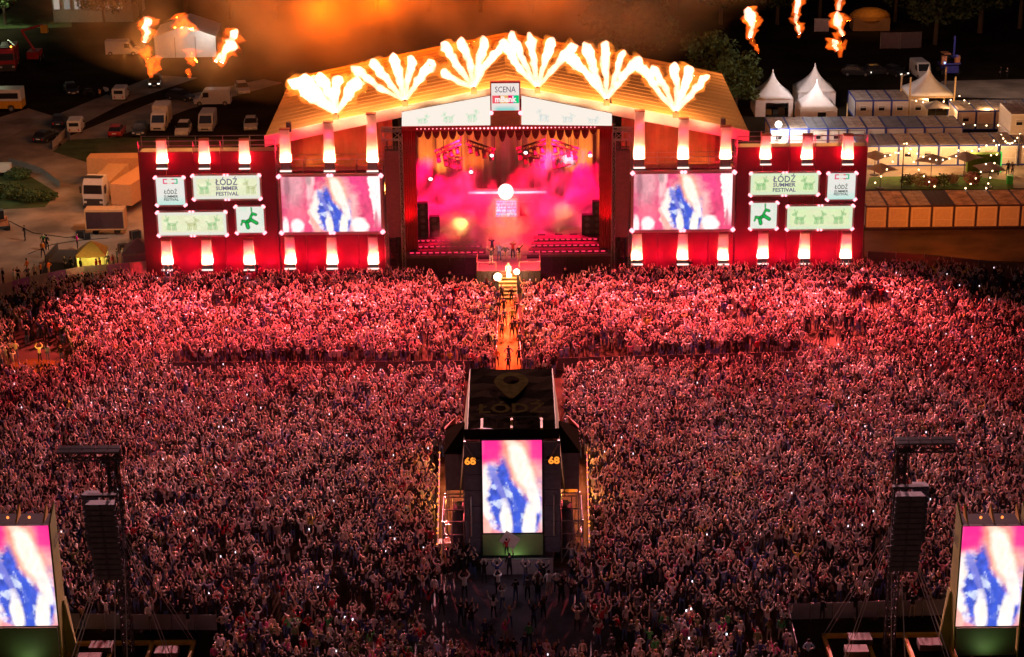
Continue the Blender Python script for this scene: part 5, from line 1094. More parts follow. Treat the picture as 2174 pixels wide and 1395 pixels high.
string('string of bulbs from the lawn pole down to the front containers, stage side', q1, W3(1852, 392, 2.9), 0.4, 11)
string('sagging string of bulbs from the lawn pole down past the grey parasol', q1, W3(1990, 398, 3.0), 0.7, 13)
string('string of bulbs along the warm-lit row near the stage', q1 + Vector((0.3, 0, 0)), W3(1868, 330, 2.7), 0.5, 10)
string('string of bulbs from the lawn pole along the middle of the warm-lit row', q1, W3(2030, 330, 3.0), 1.1, 16)
string('string of bulbs from the hedge pole down to the front containers', q2, W3(2094, 398, 3.0), 0.8, 14)
string('string of bulbs from the hedge pole towards the lawn', q2, W3(2050, 398, 2.9), 0.9, 14)
string('string of bulbs along the row from the hedge pole towards the stage', q2, W3(2035, 318, 3.0), 0.8, 12)
string('looped string of bulbs beside the two people at the right', q2, q4, 1.2, 16)
string('string of bulbs leaving over the right edge of the lawn', q4, W3(2200, 372, 2.8), 0.5, 8)
pv = G(1966, 245)
string('string of bulbs under the near edge of the timber pavilion', pv + Vector((-3, -3, 3.1)), pv + Vector((3, -3, 3.1)), 0.5, 13)
string('string of bulbs from the pavilion towards the containers on its right', pv + Vector((3, -3, 4.2)), pv + Vector((6.2, -5.5, 2.4)), 0.5, 11)
string('second string of bulbs hung inside the pavilion', pv + Vector((-2.5, 2, 2.6)), pv + Vector((2.8, -2, 2.3)), 0.4, 12)
string('string of bulbs along the back right containers', W3(2046, 262, 2.75), W3(2168, 260, 2.75), 0.25, 10)
M_par = mat('parasol_grey', (0.2, 0.17, 0.17), 0.85, var=0.1)
def parasol(px, py, r, lab):
    p = G(px, py); t = thing('parasol', lab, 'parasol', p, random.random(), 'grey parasols on the lawn'); n = 8
    mb = MB(); rim = [(r * math.cos(2 * math.pi * i / 4 + math.pi / 4), r * math.sin(2 * math.pi * i / 4 + math.pi / 4), 2.35) for i in range(4)]; rr = []
    for i in range(4): a, b = Vector(rim[i]), Vector(rim[(i + 1) % 4]); rr += [a, a.lerp(b, 0.5) + Vector((0, 0, 0.12))]
    mb.add([(0, 0, 3.15)] + rr, [(0, 1 + i, 1 + (i + 1) % 8) for i in range(8)]); mb.build('canopy', M_par, t); MB().tube((0, 0, 0), (0, 0, 3.1), 0.05, n=6).build('pole', M_dsteel, t); MB().box(-.4, .4, -.4, .4, 0, .1).build('base_plate', M_dsteel, t)
parasol(1976, 380, 2.3, 'wide grey parasol in the middle of the courtyard lawn'); parasol(2046, 374, 2.2, 'grey parasol beside the green hedge block'); parasol(1856, 372, 2.0, 'grey parasol half hidden by the stage wing, at the paving'); parasol(1868, 400, 2.1, 'grey parasol on the lawn close behind the front containers by the stage'); parasol(2098, 398, 2.2, 'grey parasol behind the front containers near the hedge'); parasol(1985, 262, 2.3, 'dark parasol in front of the timber pavilion')
M_hedge = mat('hedge_green', (0.07, 0.13, 0.02), 0.9, var=0.3, scale=3, bump=0.8, bscale=14)
p = G(2086, 364); t = thing('hedge_block', 'tall clipped green hedge wall at the edge of the lawn', 'hedge', p); MB().box(-2.0, 2.0, -0.5, 0.5, 0, 2.3).build('foliage_body', M_hedge, t)
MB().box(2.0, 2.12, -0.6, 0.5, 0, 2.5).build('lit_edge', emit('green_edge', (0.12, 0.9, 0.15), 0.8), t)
p = G(2143, 390); t = thing('litter_bin', 'bright green bin at the corner of the lawn', 'bin', p); MB().loft([[(-.3, -.3, 0), (.3, -.3, 0), (.3, .3, 0), (-.3, .3, 0)], [(-.36, -.36, .95), (.36, -.36, .95), (.36, .36, .95), (-.36, .36, .95)]]).build('body', mat('bin_green', (0.05, 0.6, 0.1), 0.5), t); MB().box(-.38, .38, -.38, .38, .95, 1.05).build('lid', mat('bin_lid', (0.04, 0.4, 0.08), 0.5), t)
def leafy(mb, c, r, n, s, rng_, sz=None):
    sz = sz or (1, 1, 0.8)
    for _ in range(n):
        d = Vector((rng_.gauss(0, 1), rng_.gauss(0, 1), rng_.gauss(0, 1))).normalized() * (rng_.random() ** 0.35) * r; q = Vector(c) + Vector((d.x * sz[0], d.y * sz[1], d.z * sz[2]))
        a = Vector((rng_.gauss(0, 1), rng_.gauss(0, 1), rng_.gauss(0, 0.7))).normalized() * s * rng_.uniform(0.6, 1.3); b = a.orthogonal().normalized() * s * 0.6; b.rotate(Matrix.Rotation(rng_.random() * 6.3, 3, a))
        mb.add([q - a, q + b, q + a, q - b], [(0, 1, 2, 3)])
rg = random.Random(4)
M_leaf = mat('leaf_green', (0.06, 0.09, 0.025), 0.8, var=0.5, scale=0.8); M_leafd = mat('leaf_dark', (0.045, 0.06, 0.02), 0.85, var=0.5, scale=0.6)
for k, (px, py, r, lab) in enumerate(((1925, 394, 0.9, 'leafy bush at the foot of the lawn pole'), (1950, 396, 1.1, 'pale flowering bush left of the wide parasol'), (1975, 398, 0.9, 'round bush just behind the dark-roofed container'), (2000, 396, 1.0, 'pinkish bush right of the wide parasol'), (2022, 390, 0.8, 'dark bush on the open lawn'), (2062, 392, 1.0, 'bush near the parasol by the hedge'), (2070, 384, 0.8, 'low bush in front of the hedge block'))):
    mb = MB(); leafy(mb, (0, 0, r * 0.8), r, 260, 0.16, rg); p = G(px, py); t = thing('bush', lab, 'bush', p, group='bushes in the courtyard'); mb.build('foliage', [M_leaf, mat('leaf_pale', (0.25, 0.2, 0.12), 0.8, var=0.4), mat('leaf_pink', (0.3, 0.14, 0.12), 0.8, var=0.4)][k % 3], t); MB().tube((0, 0, 0), (0, 0, r), 0.05, n=5).build('stem', M_wood, t)
# floodlight on its pole
p = G(1650, 322); t = thing('floodlight_pole', 'blazing white floodlight on a thin pole behind the right stage wing', 'floodlight', p); ph = V(1649, 263, p.y).z
MB().tube((0, 0, 0), (0, 0, ph), 0.07, 0.05, n=6).build('pole', M_steel, t); MB().box(-.35, .35, -.12, .1, ph - .2, ph + .25).build('lamp_case', M_steel, t); MB().ball((0, -0.3, ph), 0.42, 14, 9).build('lamp_glow', emit('flood_white', (1.0, 0.97, 0.88), 14.0, 'NONE'), t)
point('floodlight', p + Vector((0, -1.2, ph + 0.1)), (1.0, 0.93, 0.82), 5200, 0.4)
# warm lights added among the bulb strings so the walls look lit
for px, py, pw in ((1880, 362, 420), (1935, 362, 500), (1990, 362, 420), (2060, 360, 420), (2125, 362, 500), (1965, 250, 420), (2010, 268, 330), (2090, 272, 300)):
    q = G(px, py); point('court_fill', (q.x, q.y - 0.5, 3.0), (1.0, 0.52, 0.2), pw * 1.5, 0.4)
p = G(2010, 530); spot('sodium_flood', (p.x - 2, p.y - 10, 10), (p.x, p.y + 12, 2.0), (1.0, 0.19, 0.015), 13000, 120, 1.0, 0.4)
p = G(2120, 200); point('yard_lamp', (p.x, p.y, 9), (1.0, 0.7, 0.6), 1300, 0.4); p = G(1690, 205); point('tent_lamp', (p.x, p.y - 14, 8), (1.0, 0.85, 0.85), 1700, 0.4)
# ================================================================== VEHICLES
M_lamp_head = emit('car_lamp', (1.0, 0.9, 0.75), 2.2, 'NONE'); M_tail = mat('tail_red', (0.5, 0.01, 0.01), 0.3, var=0); M_plate = mat('number_plate', (0.7, 0.7, 0.7), 0.5, var=0)
def paint(nm, c): return mat('paint_' + nm, c, 0.35, var=0.06, spec=0.5)
def wheels(t, xs, ys, r=0.33, w=0.22):
    for y in ys:
        for s in (-1, 1):
            x = s * xs; o = MB().tube((x - w / 2, y, r), (x + w / 2, y, r), r, n=14).build('wheel', M_rubber, t); MB().tube((x + s * (w / 2), y, r), (x + s * (w / 2 + 0.02), y, r), r * 0.58, n=10).build('rim', M_steel, o)
def vehicle(kind, name, lab, cat, px, py, rz, body, group=None, lit=False):
    """nose towards -Y when rz = 0; (px, py) is the ground point under its middle"""
    p = G(px, py); t = thing(name, lab, cat, p, rz, group)
    def sec(y, z0, z1, w0, w1, c=0.08): return [(-w0, y, z0), (w0, y, z0), (w0, y, z1 - c * 1.2), (w1, y, z1), (-w1, y, z1), (-w0, y, z1 - c * 1.2)]
    if kind in ('hatch', 'suv'):
        k = 1.12 if kind == 'suv' else 1.0; L = 2.15; h0 = 0.32 * k; hb = 0.95 * k; hr = 1.48 * k; W = 0.9
        MB().loft([sec(-L, h0 + .1, h0 + .35, .72, .66), sec(-L + .12, h0 - .08, hb - .22, .86, .78), sec(-1.2, h0 - .1, hb - .08, W, .82), sec(-0.75, h0 - .1, hb, W, .84), sec(1.75, h0 - .1, hb + .02, W, .84), sec(L - .1, h0, hb - .02, .86, .78), sec(L, h0 + .15, hb - .25, .8, .7)]).build('body', body, t, smooth=False)
        MB().loft([[(-.82, -.95, hb - .03), (.82, -.95, hb - .03), (.80, 1.95, hb - .03), (-.80, 1.95, hb - .03)], [(-.66, -.15, hr - .06), (.66, -.15, hr - .06), (.65, 1.5, hr - .06), (-.65, 1.5, hr - .06)]]).build('glasshouse', M_glass, t)
        MB().loft([[(-.66, -.18, hr - .07), (.66, -.18, hr - .07), (.65, 1.55, hr - .07), (-.65, 1.55, hr - .07)], [(-.6, .0, hr), (.6, .0, hr), (.59, 1.4, hr), (-.59, 1.4, hr)]]).build('roof', body, t)
        wheels(t, .8, (-1.35, 1.3)); yl = -L; yr = L; zl = hb - .32; xl_ = .62
    else:
        L, W, H = {'van': (2.6, .98, 2.35), 'smallvan': (2.1, .9, 1.85), 'boxvan': (2.7, 1.0, 2.3)}[kind]; nose = 1.0 if kind != 'smallvan' else 0.9
        zb = H * 0.47
        cabend = 0.35 if kind == 'boxvan' else L
        MB().loft([sec(-L, .4, zb - .25, W * .8, W * .7), sec(-L + .12, .3, zb - .1, W * .95, W * .85), sec(-L + nose * .75, .28, zb + .05, W, W * .9), sec(-L + nose * 1.45, .28, H - .18, W, W * .84), sec(-L + nose * 1.7, .28, H, W, W * .84), sec(cabend, .28, H, W, W * .86)]).build('body', body, t)
        a, b = Vector((0, -L + nose * .80, zb + .12)), Vector((0, -L + nose * 1.42, H - .22)); nrm = Vector((0, -(b.z - a.z), (b.y - a.y))).normalized() * 0.03
        MB().prism([a + nrm + Vector((-W * .86, 0, 0)), a + nrm + Vector((W * .86, 0, 0)), b + nrm + Vector((W * .78, 0, 0)), b + nrm + Vector((-W * .78, 0, 0))], -nrm * 2).build('windscreen', M_glass, t)
        for s in (-1, 1): MB().box(min(s * W, s * (W + .015)), max(s * W, s * (W + .015)), -L + nose * 1.4, -L + nose * 2.2, zb + .15, H - .4).build('side_window', M_glass, t)
        if kind == 'boxvan': MB().box(-1.06, 1.06, .45, L + .9, .5, 2.95).build('cargo_box', mat('cargo_box', (0.5, 0.47, 0.44), 0.6), t)
        else: MB().box(-W * .7, W * .7, L, L + .015, zb + .2, H - .3).build('rear_window', M_glass, t)
        wheels(t, W - .1, (-L + .85, L - .75), .35); yl = -L + .02; yr = L; zl = zb - .3; xl_ = W * .66
        MB().box(-W * .5, W * .5, -L - .03, -L + .01, .5, .7).build('grille', M_dsteel, t)
    for s in (-1, 1):
        MB().box(s * xl_ - .16, s * xl_ + .16, yl - .03, yl + .12, zl - .08, zl + .08).build('headlight', M_lamp_head if lit else mat('lamp_glass', (0.6, 0.6, 0.6), 0.2), t)
        MB().box(s * xl_ - .08, s * xl_ + .08, yr - .1, yr + .02, zl - .1, zl + .16).build('tail_light', M_tail, t)
        MB().box(s * (.98 if kind not in ('hatch', 'suv') else .95) - .07, s * (.98 if kind not in ('hatch', 'suv') else .95) + .07, yl + 1.25, yl + 1.37, zl + .35, zl + .55).build('mirror', M_dsteel, t)
    MB().box(-.26, .26, yl - .04, yl - .01, .42, .54).build('number_plate', M_plate, t); MB().box(-.26, .26, yr + .01, yr + .04, .62, .74).build('number_plate', M_plate, t)
    return t
white, silver, black, dred = paint('white', (.62, .6, .58)), paint('silver', (.4, .4, .42)), paint('black', (.025, .025, .03)), paint('red', (.35, .02, .02))
PK = 'vehicles parked behind the left wing'
vehicle('smallvan', 'delivery_van', 'small white van seen from behind on the service road', 'van', 163, 277, math.pi + .05, white, PK)
vehicle('suv', 'parked_car', 'black sport utility car beside the small white van', 'car', 127, 266, math.pi + .1, black, PK)
vehicle('hatch', 'parked_car', 'dark car in front of the black sport utility car on the service road', 'car', 97, 298, math.pi - .25, black, PK)
vehicle('hatch', 'parked_car', 'small red car parked behind the left wing', 'car', 249, 286, math.pi, dred, PK)
vehicle('hatch', 'parked_car', 'dark car between the red car and the box van', 'car', 298, 284, .05, black, PK, lit=False)
vehicle('boxvan', 'box_van', 'white box van facing the stage rear, tallest in the parked row', 'van', 341, 272, 0.0, white, PK)
vehicle('suv', 'parked_car', 'white sport utility car right of the white box van', 'car', 390, 284, 0.0, white, PK)
vehicle('van', 'delivery_van', 'white panel van at the right end of the parked row', 'van', 441, 274, 0.0, silver, PK)
vehicle('van', 'passenger_van', 'long pale van standing sideways under the slanting fireball', 'van', 452, 222, R(-90), silver, PK)
vehicle('smallvan', 'delivery_van', 'pale van facing away with lit rear in the dark parking', 'van', 258, 208, math.pi, white, PK)
vehicle('van', 'delivery_van', 'white and yellow van standing sideways by the white marquee', 'van', 262, 116, R(90), white, PK)
vehicle('suv', 'parked_car', 'dark car under the left column of fire', 'car', 330, 182, .1, black, PK, lit=True)
vehicle('hatch', 'parked_car', 'dark car near the slanting fireball', 'car', 385, 212, R(60), black, PK)
vehicle('hatch', 'parked_car', 'black car among the motorbikes in the dark parking', 'car', 152, 198, R(20), black, PK)
vehicle('hatch', 'parked_car', 'dark car standing alone near the roof edge in the orange smoke', 'car', 515, 196, R(15), silver, PK)
vehicle('hatch', 'parked_car', 'silver car close to the left eave of the roof', 'car', 533, 272, R(5), silver, PK)
vehicle('van', 'delivery_van', 'white panel van behind the timber pavilion at the far right', 'van', 1954, 163, .1, white, 'vehicles parked behind the right wing')
for k, (px, py, l) in enumerate(((1818, 160, 'dark car with red tail lamps behind the white tents'), (1862, 158, 'dark car with lit lamps, middle of the far right track'), (1900, 160, 'dark car with lit lamp nearest the white van at the right'))):
    vehicle('hatch', 'parked_car', l, 'car', px, py, R((80, 95, 30)[k]), black, 'vehicles parked behind the right wing', lit=True)
# cars, lorries and trailers in the yard
def lorry_cab(t, w, body, z=0.0):
    MB().loft([[(-w, -1.1, .5), (w, -1.1, .5), (w, 1.0, .5), (-w, 1.0, .5)], [(-w, -1.15, 1.9), (w, -1.15, 1.9), (w, 1.0, 1.9), (-w, 1.0, 1.9)], [(-w * .96, -.95, 3.0), (w * .96, -.95, 3.0), (w * .96, 1.0, 3.0), (-w * .96, 1.0, 3.0)], [(-w * .9, -.6, 3.6), (w * .9, -.6, 3.6), (w * .9, 1.0, 3.75), (-w * .9, 1.0, 3.75)]]).build('cab', body, t)
    MB().prism([(-w * .88, -1.19, 1.95), (w * .88, -1.19, 1.95), (w * .86, -1.0, 2.95), (-w * .86, -1.0, 2.95)], (0, 0.03, 0)).build('windscreen', M_glass, t)
    MB().box(-w * .9, w * .9, -1.22, -1.12, .55, 1.35).build('grille', M_dsteel, t); MB().box(-w, w, -1.3, -1.1, .3, .55).build('bumper', M_dsteel, t)
    for s in (-1, 1): MB().box(min(s * w, s * (w + .02)), max(s * w, s * (w + .02)), -.7, .15, 1.95, 2.8).build('side_window', M_glass, t); MB().box(s * (w + .22) - .1, s * (w + .22) + .1, -1.1, -.95, 2.0, 2.8).build('mirror', M_dsteel, t); MB().box(s * w * .78 - .2, s * w * .78 + .2, -1.26, -1.2, .85, 1.1).build('headlight', mat('lamp_glass', (0.6, 0.6, 0.6), 0.2), t)
    MB().box(-w * .8, w * .8, -.5, .3, 3.7, 3.78).build('roof_hatch', M_dsteel, t)
p = G(206, 440); t = thing('lorry', 'white-cabbed lorry facing the camera in the service yard', 'lorry', p, R(-6)); lorry_cab(t, 1.25, white); wheels(t, 1.05, (-.5,), .5, .3)
MB().box(-1.25, 1.25, 1.6, 9.5, 1.0, 2.7).build('box_body', mat('lorry_box', (0.55, 0.36, 0.2), 0.6), t); wheels(t, 1.05, (6.5, 7.7), .5, .3); MB().box(-.5, .5, -.2, 9.4, .7, 1.0).build('chassis', M_dsteel, t)
M_trl = mat('trailer_pale', (0.6, 0.34, 0.16), 0.6, var=0.08)
p = G(260, 455); t = thing('box_trailer', 'long pale box trailer, lit orange, beside the white-cabbed lorry', 'trailer', p, R(-14))
MB().box(-1.27, 1.27, 0, 10.5, 1.1, 3.6).build('box_body', M_trl, t); MB().box(-.5, .5, .2, 10.2, .75, 1.1).build('chassis', M_dsteel, t); wheels(t, 1.05, (6.8, 8.0, 9.2), .5, .3)
p = G(244, 392); t = thing('box_trailer', 'box trailer standing crosswise behind the white-cabbed lorry', 'trailer', p, 0.0)
MB().box(-3.2, 4.4, 0, 2.5, 1.1, 3.3).build('box_body', M_trl, t); MB().box(-3.2, 4.2, .8, 1.7, .75, 1.1).build('chassis', M_dsteel, t)
for xx in (-2.4, 2.6): MB().tube((xx, .1, .5), (xx, .4, .5), .5, n=12).build('wheel', M_rubber, t); MB().tube((xx, 2.1, .5), (xx, 2.4, .5), .5, n=12).build('wheel', M_rubber, t)
p = G(225, 500); t = thing('screen_trailer', 'switched-off screen trailer with dark panel in front of the lorry', 'screen trailer', p, 0.0)
MB().box(-2.2, 2.2, 0, 1.6, .65, 3.0).build('housing', M_trl, t); MB().box(-2.08, 2.08, -.06, 0.0, .8, 2.75).build('screen_panel', mat('screen_off', (0.06, 0.03, 0.04), 0.4), t)
mb = MB(); mb.box(-2.2, 2.2, -.1, 0, 2.75, 3.0); mb.box(-2.2, 2.2, -.1, 0, .65, .8); mb.box(-2.2, -2.08, -.1, 0, .8, 2.75); mb.box(2.08, 2.2, -.1, 0, .8, 2.75); mb.build('frame', M_trl, t)
for xx in (-1.2, 1.2): MB().tube((xx, .3, .34), (xx, .55, .34), .34, n=12).build('wheel', M_rubber, t); MB().tube((xx, 1.2, .34), (xx, 1.45, .34), .34, n=12).build('wheel', M_rubber, t)
# fire engine, yellow coach, crane, telehandler
p = G(18, 152); t = thing('fire_engine', 'red fire engine at the left edge', 'fire engine', p, .15); lorry_cab(t, 1.2, dred); wheels(t, 1.0, (-.4, 4.5), .5, .3); MB().box(-1.2, 1.2, 1.1, 6.5, .6, 3.3).build('box_body', dred, t); MB().tube((-.2, 6.0, 3.5), (1.4, -1.0, 4.0), .2, n=6).build('ladder', dred, t)
MB().ball((.8, -.8, 3.95), .16, 6, 5).build('beacon', emit('beacon_amber', (1, .4, .05), 4.0, 'NONE'), t)
p = G(6, 234); t = thing('coach', 'yellow and white coach cut by the left edge', 'coach', p, R(90)); MB().box(-1.25, 1.25, -3, 7.5, .5, 1.6).build('lower_body', mat('coach_yellow', (.6, .28, .02), .45), t); MB().box(-1.24, 1.24, -2.98, 7.5, 1.6, 3.2).build('upper_body', white, t); MB().box(-1.26, -1.24, -2.6, 5, 1.9, 2.7).build('side_window', M_glass, t); wheels(t, 1.1, (-1.5, 4.5), .5, .3)
p = G(75, 128); t = thing('lift_crane', 'pale knuckle-boom lift with raised arm in the dark left corner', 'crane', p); MB().box(-.9, .9, -1.5, 1.5, .5, 1.6).build('base', dred, t); wheels(t, .9, (-1, 1), .45, .3); MB().tube((0, 0, 1.6), (-1.8, 0.3, 4.6), .2, n=6).build('boom', dred, t); MB().tube((-1.8, .3, 4.6), (1.6, .3, 5.5), .2, n=6).build('boom', dred, t); MB().box(1.3, 2.3, -.3, .7, 4.3, 5.5).build('basket', M_yellow, t)
p = G(2012, 158); t = thing('telehandler', 'blue and orange telehandler parked at the far right', 'telehandler', p, .1); bl = mat('machine_blue', (.06, .07, .4), .4)
MB().box(-1.0, 1.0, -1.8, 2.0, .6, 1.6).build('chassis', bl, t); MB().box(-1.0, 0.0, -.8, .9, 1.6, 3.2).build('cab', M_glass, t); MB().box(-1.03, .03, -.83, .93, 3.2, 3.3).build('cab_roof', mat('machine_orange', (.6, .25, .12), .5), t); MB().tube((.5, 1.9, 2.2), (.4, -2.6, 3.3), .22, n=6).build('boom', bl, t); MB().tube((.4, -1.0, 3.1), (.35, -1.2, 6.0), .16, n=6).build('mast', bl, t)
for s in (-1, 1): MB().box(s * 1.0 - .35, s * 1.0 + .35, -1.2, -.6, 1.7, 3.0).build('side_panel', mat('machine_orange', (.6, .25, .12), .5), t)
MB().box(-1.2, 1.2, -2.0, -1.85, 1.9, 2.1).build('fork_carriage', bl, t); wheels(t, 1.05, (-1.2, 1.3), .6, .4); MB().ball((-1.2, -2.0, 2.2), .16, 6, 5).build('work_lamp', emit('work_blue', (.3, .45, 1.0), 3.0, 'NONE'), t)
p = G(5, 485); t = thing('mini_digger', 'small orange digger at the left edge of the yard', 'digger', p, .3); MB().box(-.7, .7, -.9, .9, .5, 1.2).build('body', mat('machine_orange', (.6, .25, .12), .5), t); MB().box(-.5, .3, -.5, .6, 1.2, 2.2).build('cab', M_glass, t)
for s in (-1, 1): MB().box(s * .65 - .18, s * .65 + .18, -1.1, 1.1, 0, .5).build('track', M_rubber, t)
MB().tube((.5, -.8, 1.2), (.5, -2.0, 1.9), .1, n=5).build('arm', mat('machine_orange', (.6, .25, .12), .5), t)
p = G(8, 372); t = thing('site_trailer', 'small white trailer by the grass at the left edge', 'trailer', p, .1); MB().box(-1.0, 1.0, -.6, .6, .5, 1.5).build('body', white, t); MB().tube((-.5, -.62, .3), (-.5, -.5, .3), .3, n=10).build('wheel', M_rubber, t); MB().tube((.5, -.62, .3), (.5, -.5, .3), .3, n=10).build('wheel', M_rubber, t)
for k, (px, py, rz, lab) in enumerate(((212, 205, .3, 'motorbike with orange glow in the dark parking'), (226, 200, .7, 'motorbike with white top box in the dark parking'), (190, 202, 1.3, 'black motorbike nearest the dark cars'))):
    p = G(px, py); t = thing('motorbike', lab, 'motorbike', p, rz, 'motorbikes in the dark parking')
    for y in (-.7, .7): MB().tube((-.06, y, .32), (.06, y, .32), .32, n=12).build('wheel', M_rubber, t)
    MB().loft([[(-.14, -.5, .5), (.14, -.5, .5), (.14, -.5, .9), (-.14, -.5, .9)], [(-.18, 0, .4), (.18, 0, .4), (.18, 0, 1.0), (-.18, 0, 1.0)], [(-.1, .7, .7), (.1, .7, .7), (.1, .7, .95), (-.1, .7, .95)]]).build('frame_body', [mat('machine_orange', (.6, .25, .12), .5), white, black][k], t); MB().tube((-.35, -.55, 1.05), (.35, -.55, 1.05), .03, n=5).build('handlebar', M_dsteel, t)

p = G(130, 572); t = thing('ramp_trailer', 'low dark ramp trailer left of the yellow gazebo', 'trailer', p, R(-4)); MB().box(-1.6, 1.6, 0, 4.6, .5, .75).build('deck', M_dsteel, t); MB().loft([[(-1.6, 0, .5), (1.6, 0, .5), (1.6, 0, .72), (-1.6, 0, .72)], [(-1.6, -1.6, 0.02), (1.6, -1.6, 0.02), (1.6, -1.6, .1), (-1.6, -1.6, .1)]]).build('ramp', M_dsteel, t)
for s in (-1, 1): MB().box(s * 1.6 - .05, s * 1.6 + .05, 0, 4.6, .75, 1.5).build('side_board', M_dsteel, t)
wheels(t, 1.4, (1.8, 2.7), .3, .2)
for k, (px, py, w, h, lab) in enumerate(((172, 505, .9, .8, 'black flight case by the screen trailer, left of two'), (186, 507, .7, .6, 'smaller black flight case by the screen trailer, right of two'), (262, 535, 1.0, .9, 'black flight case between the two gazebos'), (288, 508, 1.1, 1.0, 'tall flight case behind the violet gazebo'), (150, 548, .8, .7, 'flight case at the foot of the ramp trailer'))):
    p = G(px, py); t = thing('flight_case', lab, 'case', p, .2 * k, 'flight cases in the left yard'); MB().box(-w / 2, w / 2, -.35, .35, .1, h).build('case_body', M_black, t); mb = MB()
    for x in (-w / 2, w / 2):
        for y in (-.35, .35): mb.box(x - .03, x + .03, y - .03, y + .03, .1, h + .02)
    mb.build('corner_trim', M_steel, t)
for k, pts in enumerate((((20, 470), (70, 495), (140, 505), (190, 500)), ((60, 540), (110, 520), (160, 512), (230, 506)))):
    mb = MB(); P = [G(*q) for q in pts]
    for a, b in zip(P, P[1:]): mb.tube(a + Vector((0, 0, .04)), b + Vector((0, 0, .04)), .04, n=5)
    single(mb, 'cable', M_rubber, ['black cable lying across the yard pavement behind the lone man', 'black cable running over the yard pavement to the screen trailer'][k], 'cable', 'cables on the yard pavement')

# ================================================================== LEFT YARD TENTS, BUILDING, MARQUEE
def gazebo(lab, px, py, w, hw, hp, m, mw, front=None):
    p = G(px, py); t = thing('gazebo', lab, 'gazebo', p, R(4)); h = w / 2
    MB().loft([[(-h, -h, hw), (h, -h, hw), (h, h, hw), (-h, h, hw)], [(-h * .45, -h * .45, hw + hp * .6), (h * .45, -h * .45, hw + hp * .6), (h * .45, h * .45, hw + hp * .6), (-h * .45, h * .45, hw + hp * .6)], [(-.03, -.03, hw + hp), (.03, -.03, hw + hp), (.03, .03, hw + hp), (-.03, .03, hw + hp)]]).build('canopy', m, t)
    mb = MB(); mb.box(-h, h, -h - .02, -h, hw - .25, hw); mb.box(h, h + .02, -h, h, hw - .25, hw); mb.box(-h - .02, -h, -h, h, hw - .25, hw); mb.build('valance', m, t)
    for sx in (-1, 1):
        for sy in (-1, 1): MB().tube((sx * h * .97, sy * h * .97, 0), (sx * h * .97, sy * h * .97, hw), .04, n=5).build('leg', M_steel, t)
    MB().box(-h * .97, h * .97, h - .04, h - .01, 0, hw).build('back_wall', mw, t); MB().box(-h + .01, -h + .04, -h * .95, h * .95, 0, hw).build('side_wall', mw, t)
    if front: MB().box(-h * .95, h * .95, -h + .03, -h + .06, .1, hw - .2).build('front_wall', mw, t)
    return t, p
M_yt = mat('gazebo_yellow', (0.6, 0.42, 0.12), .75, var=.1); t, p = gazebo('glowing yellow gazebo behind the left crowd fence', 199, 575, 3.0, 2.2, 1.15, M_yt, mat('gazebo_wall', (0.65, .58, .2), .7))
point('gazebo_lamp', p + Vector((0, -0.2, 1.9)), (1.0, .85, .3), 260, .2); point('gazebo_lamp_outside', p + Vector((0, -4.5, 3.5)), (1.0, .7, .22), 240, .2)
gazebo('dark violet gazebo between the yellow gazebo and the stage wing', 298, 572, 3.2, 2.3, 1.2, mat('gazebo_violet', (.09, .06, .12), .75), mat('gazebo_violet_wall', (.06, .03, .1), .75), front=True)
p = G(395, 122); t = thing('marquee', 'white gabled marquee behind the left fireballs', 'marquee', p, .05)
w, d, hw, hp = 9.5, 10, 3.2, 1.7
for k in range(3): MB().box(-w / 2 + k * w / 3 + .03, -w / 2 + (k + 1) * w / 3 - .03, 0, .05, 0, hw).build('front_panel', M_white, t)
MB().prism([(-w / 2, 0, hw), (w / 2, 0, hw), (0, 0, hw + hp)], (0, .06, 0)).build('gable', M_white, t)
for s in (-1, 1): MB().prism([(s * w / 2 * 1.03, -.1, hw - .02), (0, -.1, hw + hp + .04), (0, d, hw + hp + .04), (s * w / 2 * 1.03, d, hw - .02)], (0, 0, .05)).build('roof_slope', M_white, t); MB().box(s * w / 2 - .03, s * w / 2 + .03, .06, d, 0, hw).build('side_wall', M_white, t)
mb = MB()
for x in (-w / 2, -w / 6, w / 6, w / 2): mb.box(x - .05, x + .05, -.05, -.01, 0, hw)
mb.build('posts', M_steel, t); point('marquee_lamp', p + Vector((4, -3, 4)), (1, .95, .85), 500, .3)
p = G(432, 100); t = thing('lamp_post', 'bright work lamp at the right end of the marquee', 'lamp', (p.x + .6, p.y - 1.5, 0)); MB().tube((0, 0, 0), (0, 0, 3.6), .05, n=5).build('pole', M_steel, t); MB().ball((0, 0, 3.7), .3, 8, 6).build('lamp', emit('work_white', (1, .97, .9), 8.0, 'NONE'), t)
# building with lit windows at the top left
p = G(195, 48); t = thing('block_building', 'pale building with a row of tall lit windows at the top left', 'building', p); Mw = mat('facade_grey', (.3, .3, .28), .8)
MB().box(-6.5, 7, 0.3, 12, 0, 9).build('wall', Mw, t)
for k in range(7):
    x = -6.2 + k * 1.75; f = MB().box(x - .08, x + 1.03, .1, .3, 2.2, 6.6).build('window', mat('window_frame', (.5, .5, .48), .6), t); MB().box(x, x + .95, .06, .1, 2.3, 6.5).build('pane', emit('lit_window_%d' % (k % 3), [(.62, .55, .46), (.3, .3, .27), (.5, .42, .36)][k % 3], .62, 'NONE'), f)
MB().box(-6.7, 7.2, .1, 12.1, 9, 9.4).build('roof', M_dsteel, t); p2 = p + Vector((-16, -8, 8)); point('meadow_lamp', p2, (.8, 1.0, .6), 2600, .5)
p = G(125, 40); t = thing('notice_board', 'small orange-red board standing on the lit meadow', 'board', p); MB().box(-.9, .9, 0, .1, 1.0, 2.6).build('board', mat('board_red', (.35, .07, .03), .7), t)
for s in (-1, 1): MB().tube((s * .8, .15, 0), (s * .8, .15, 2.6), .05, n=5).build('leg', M_steel, t)
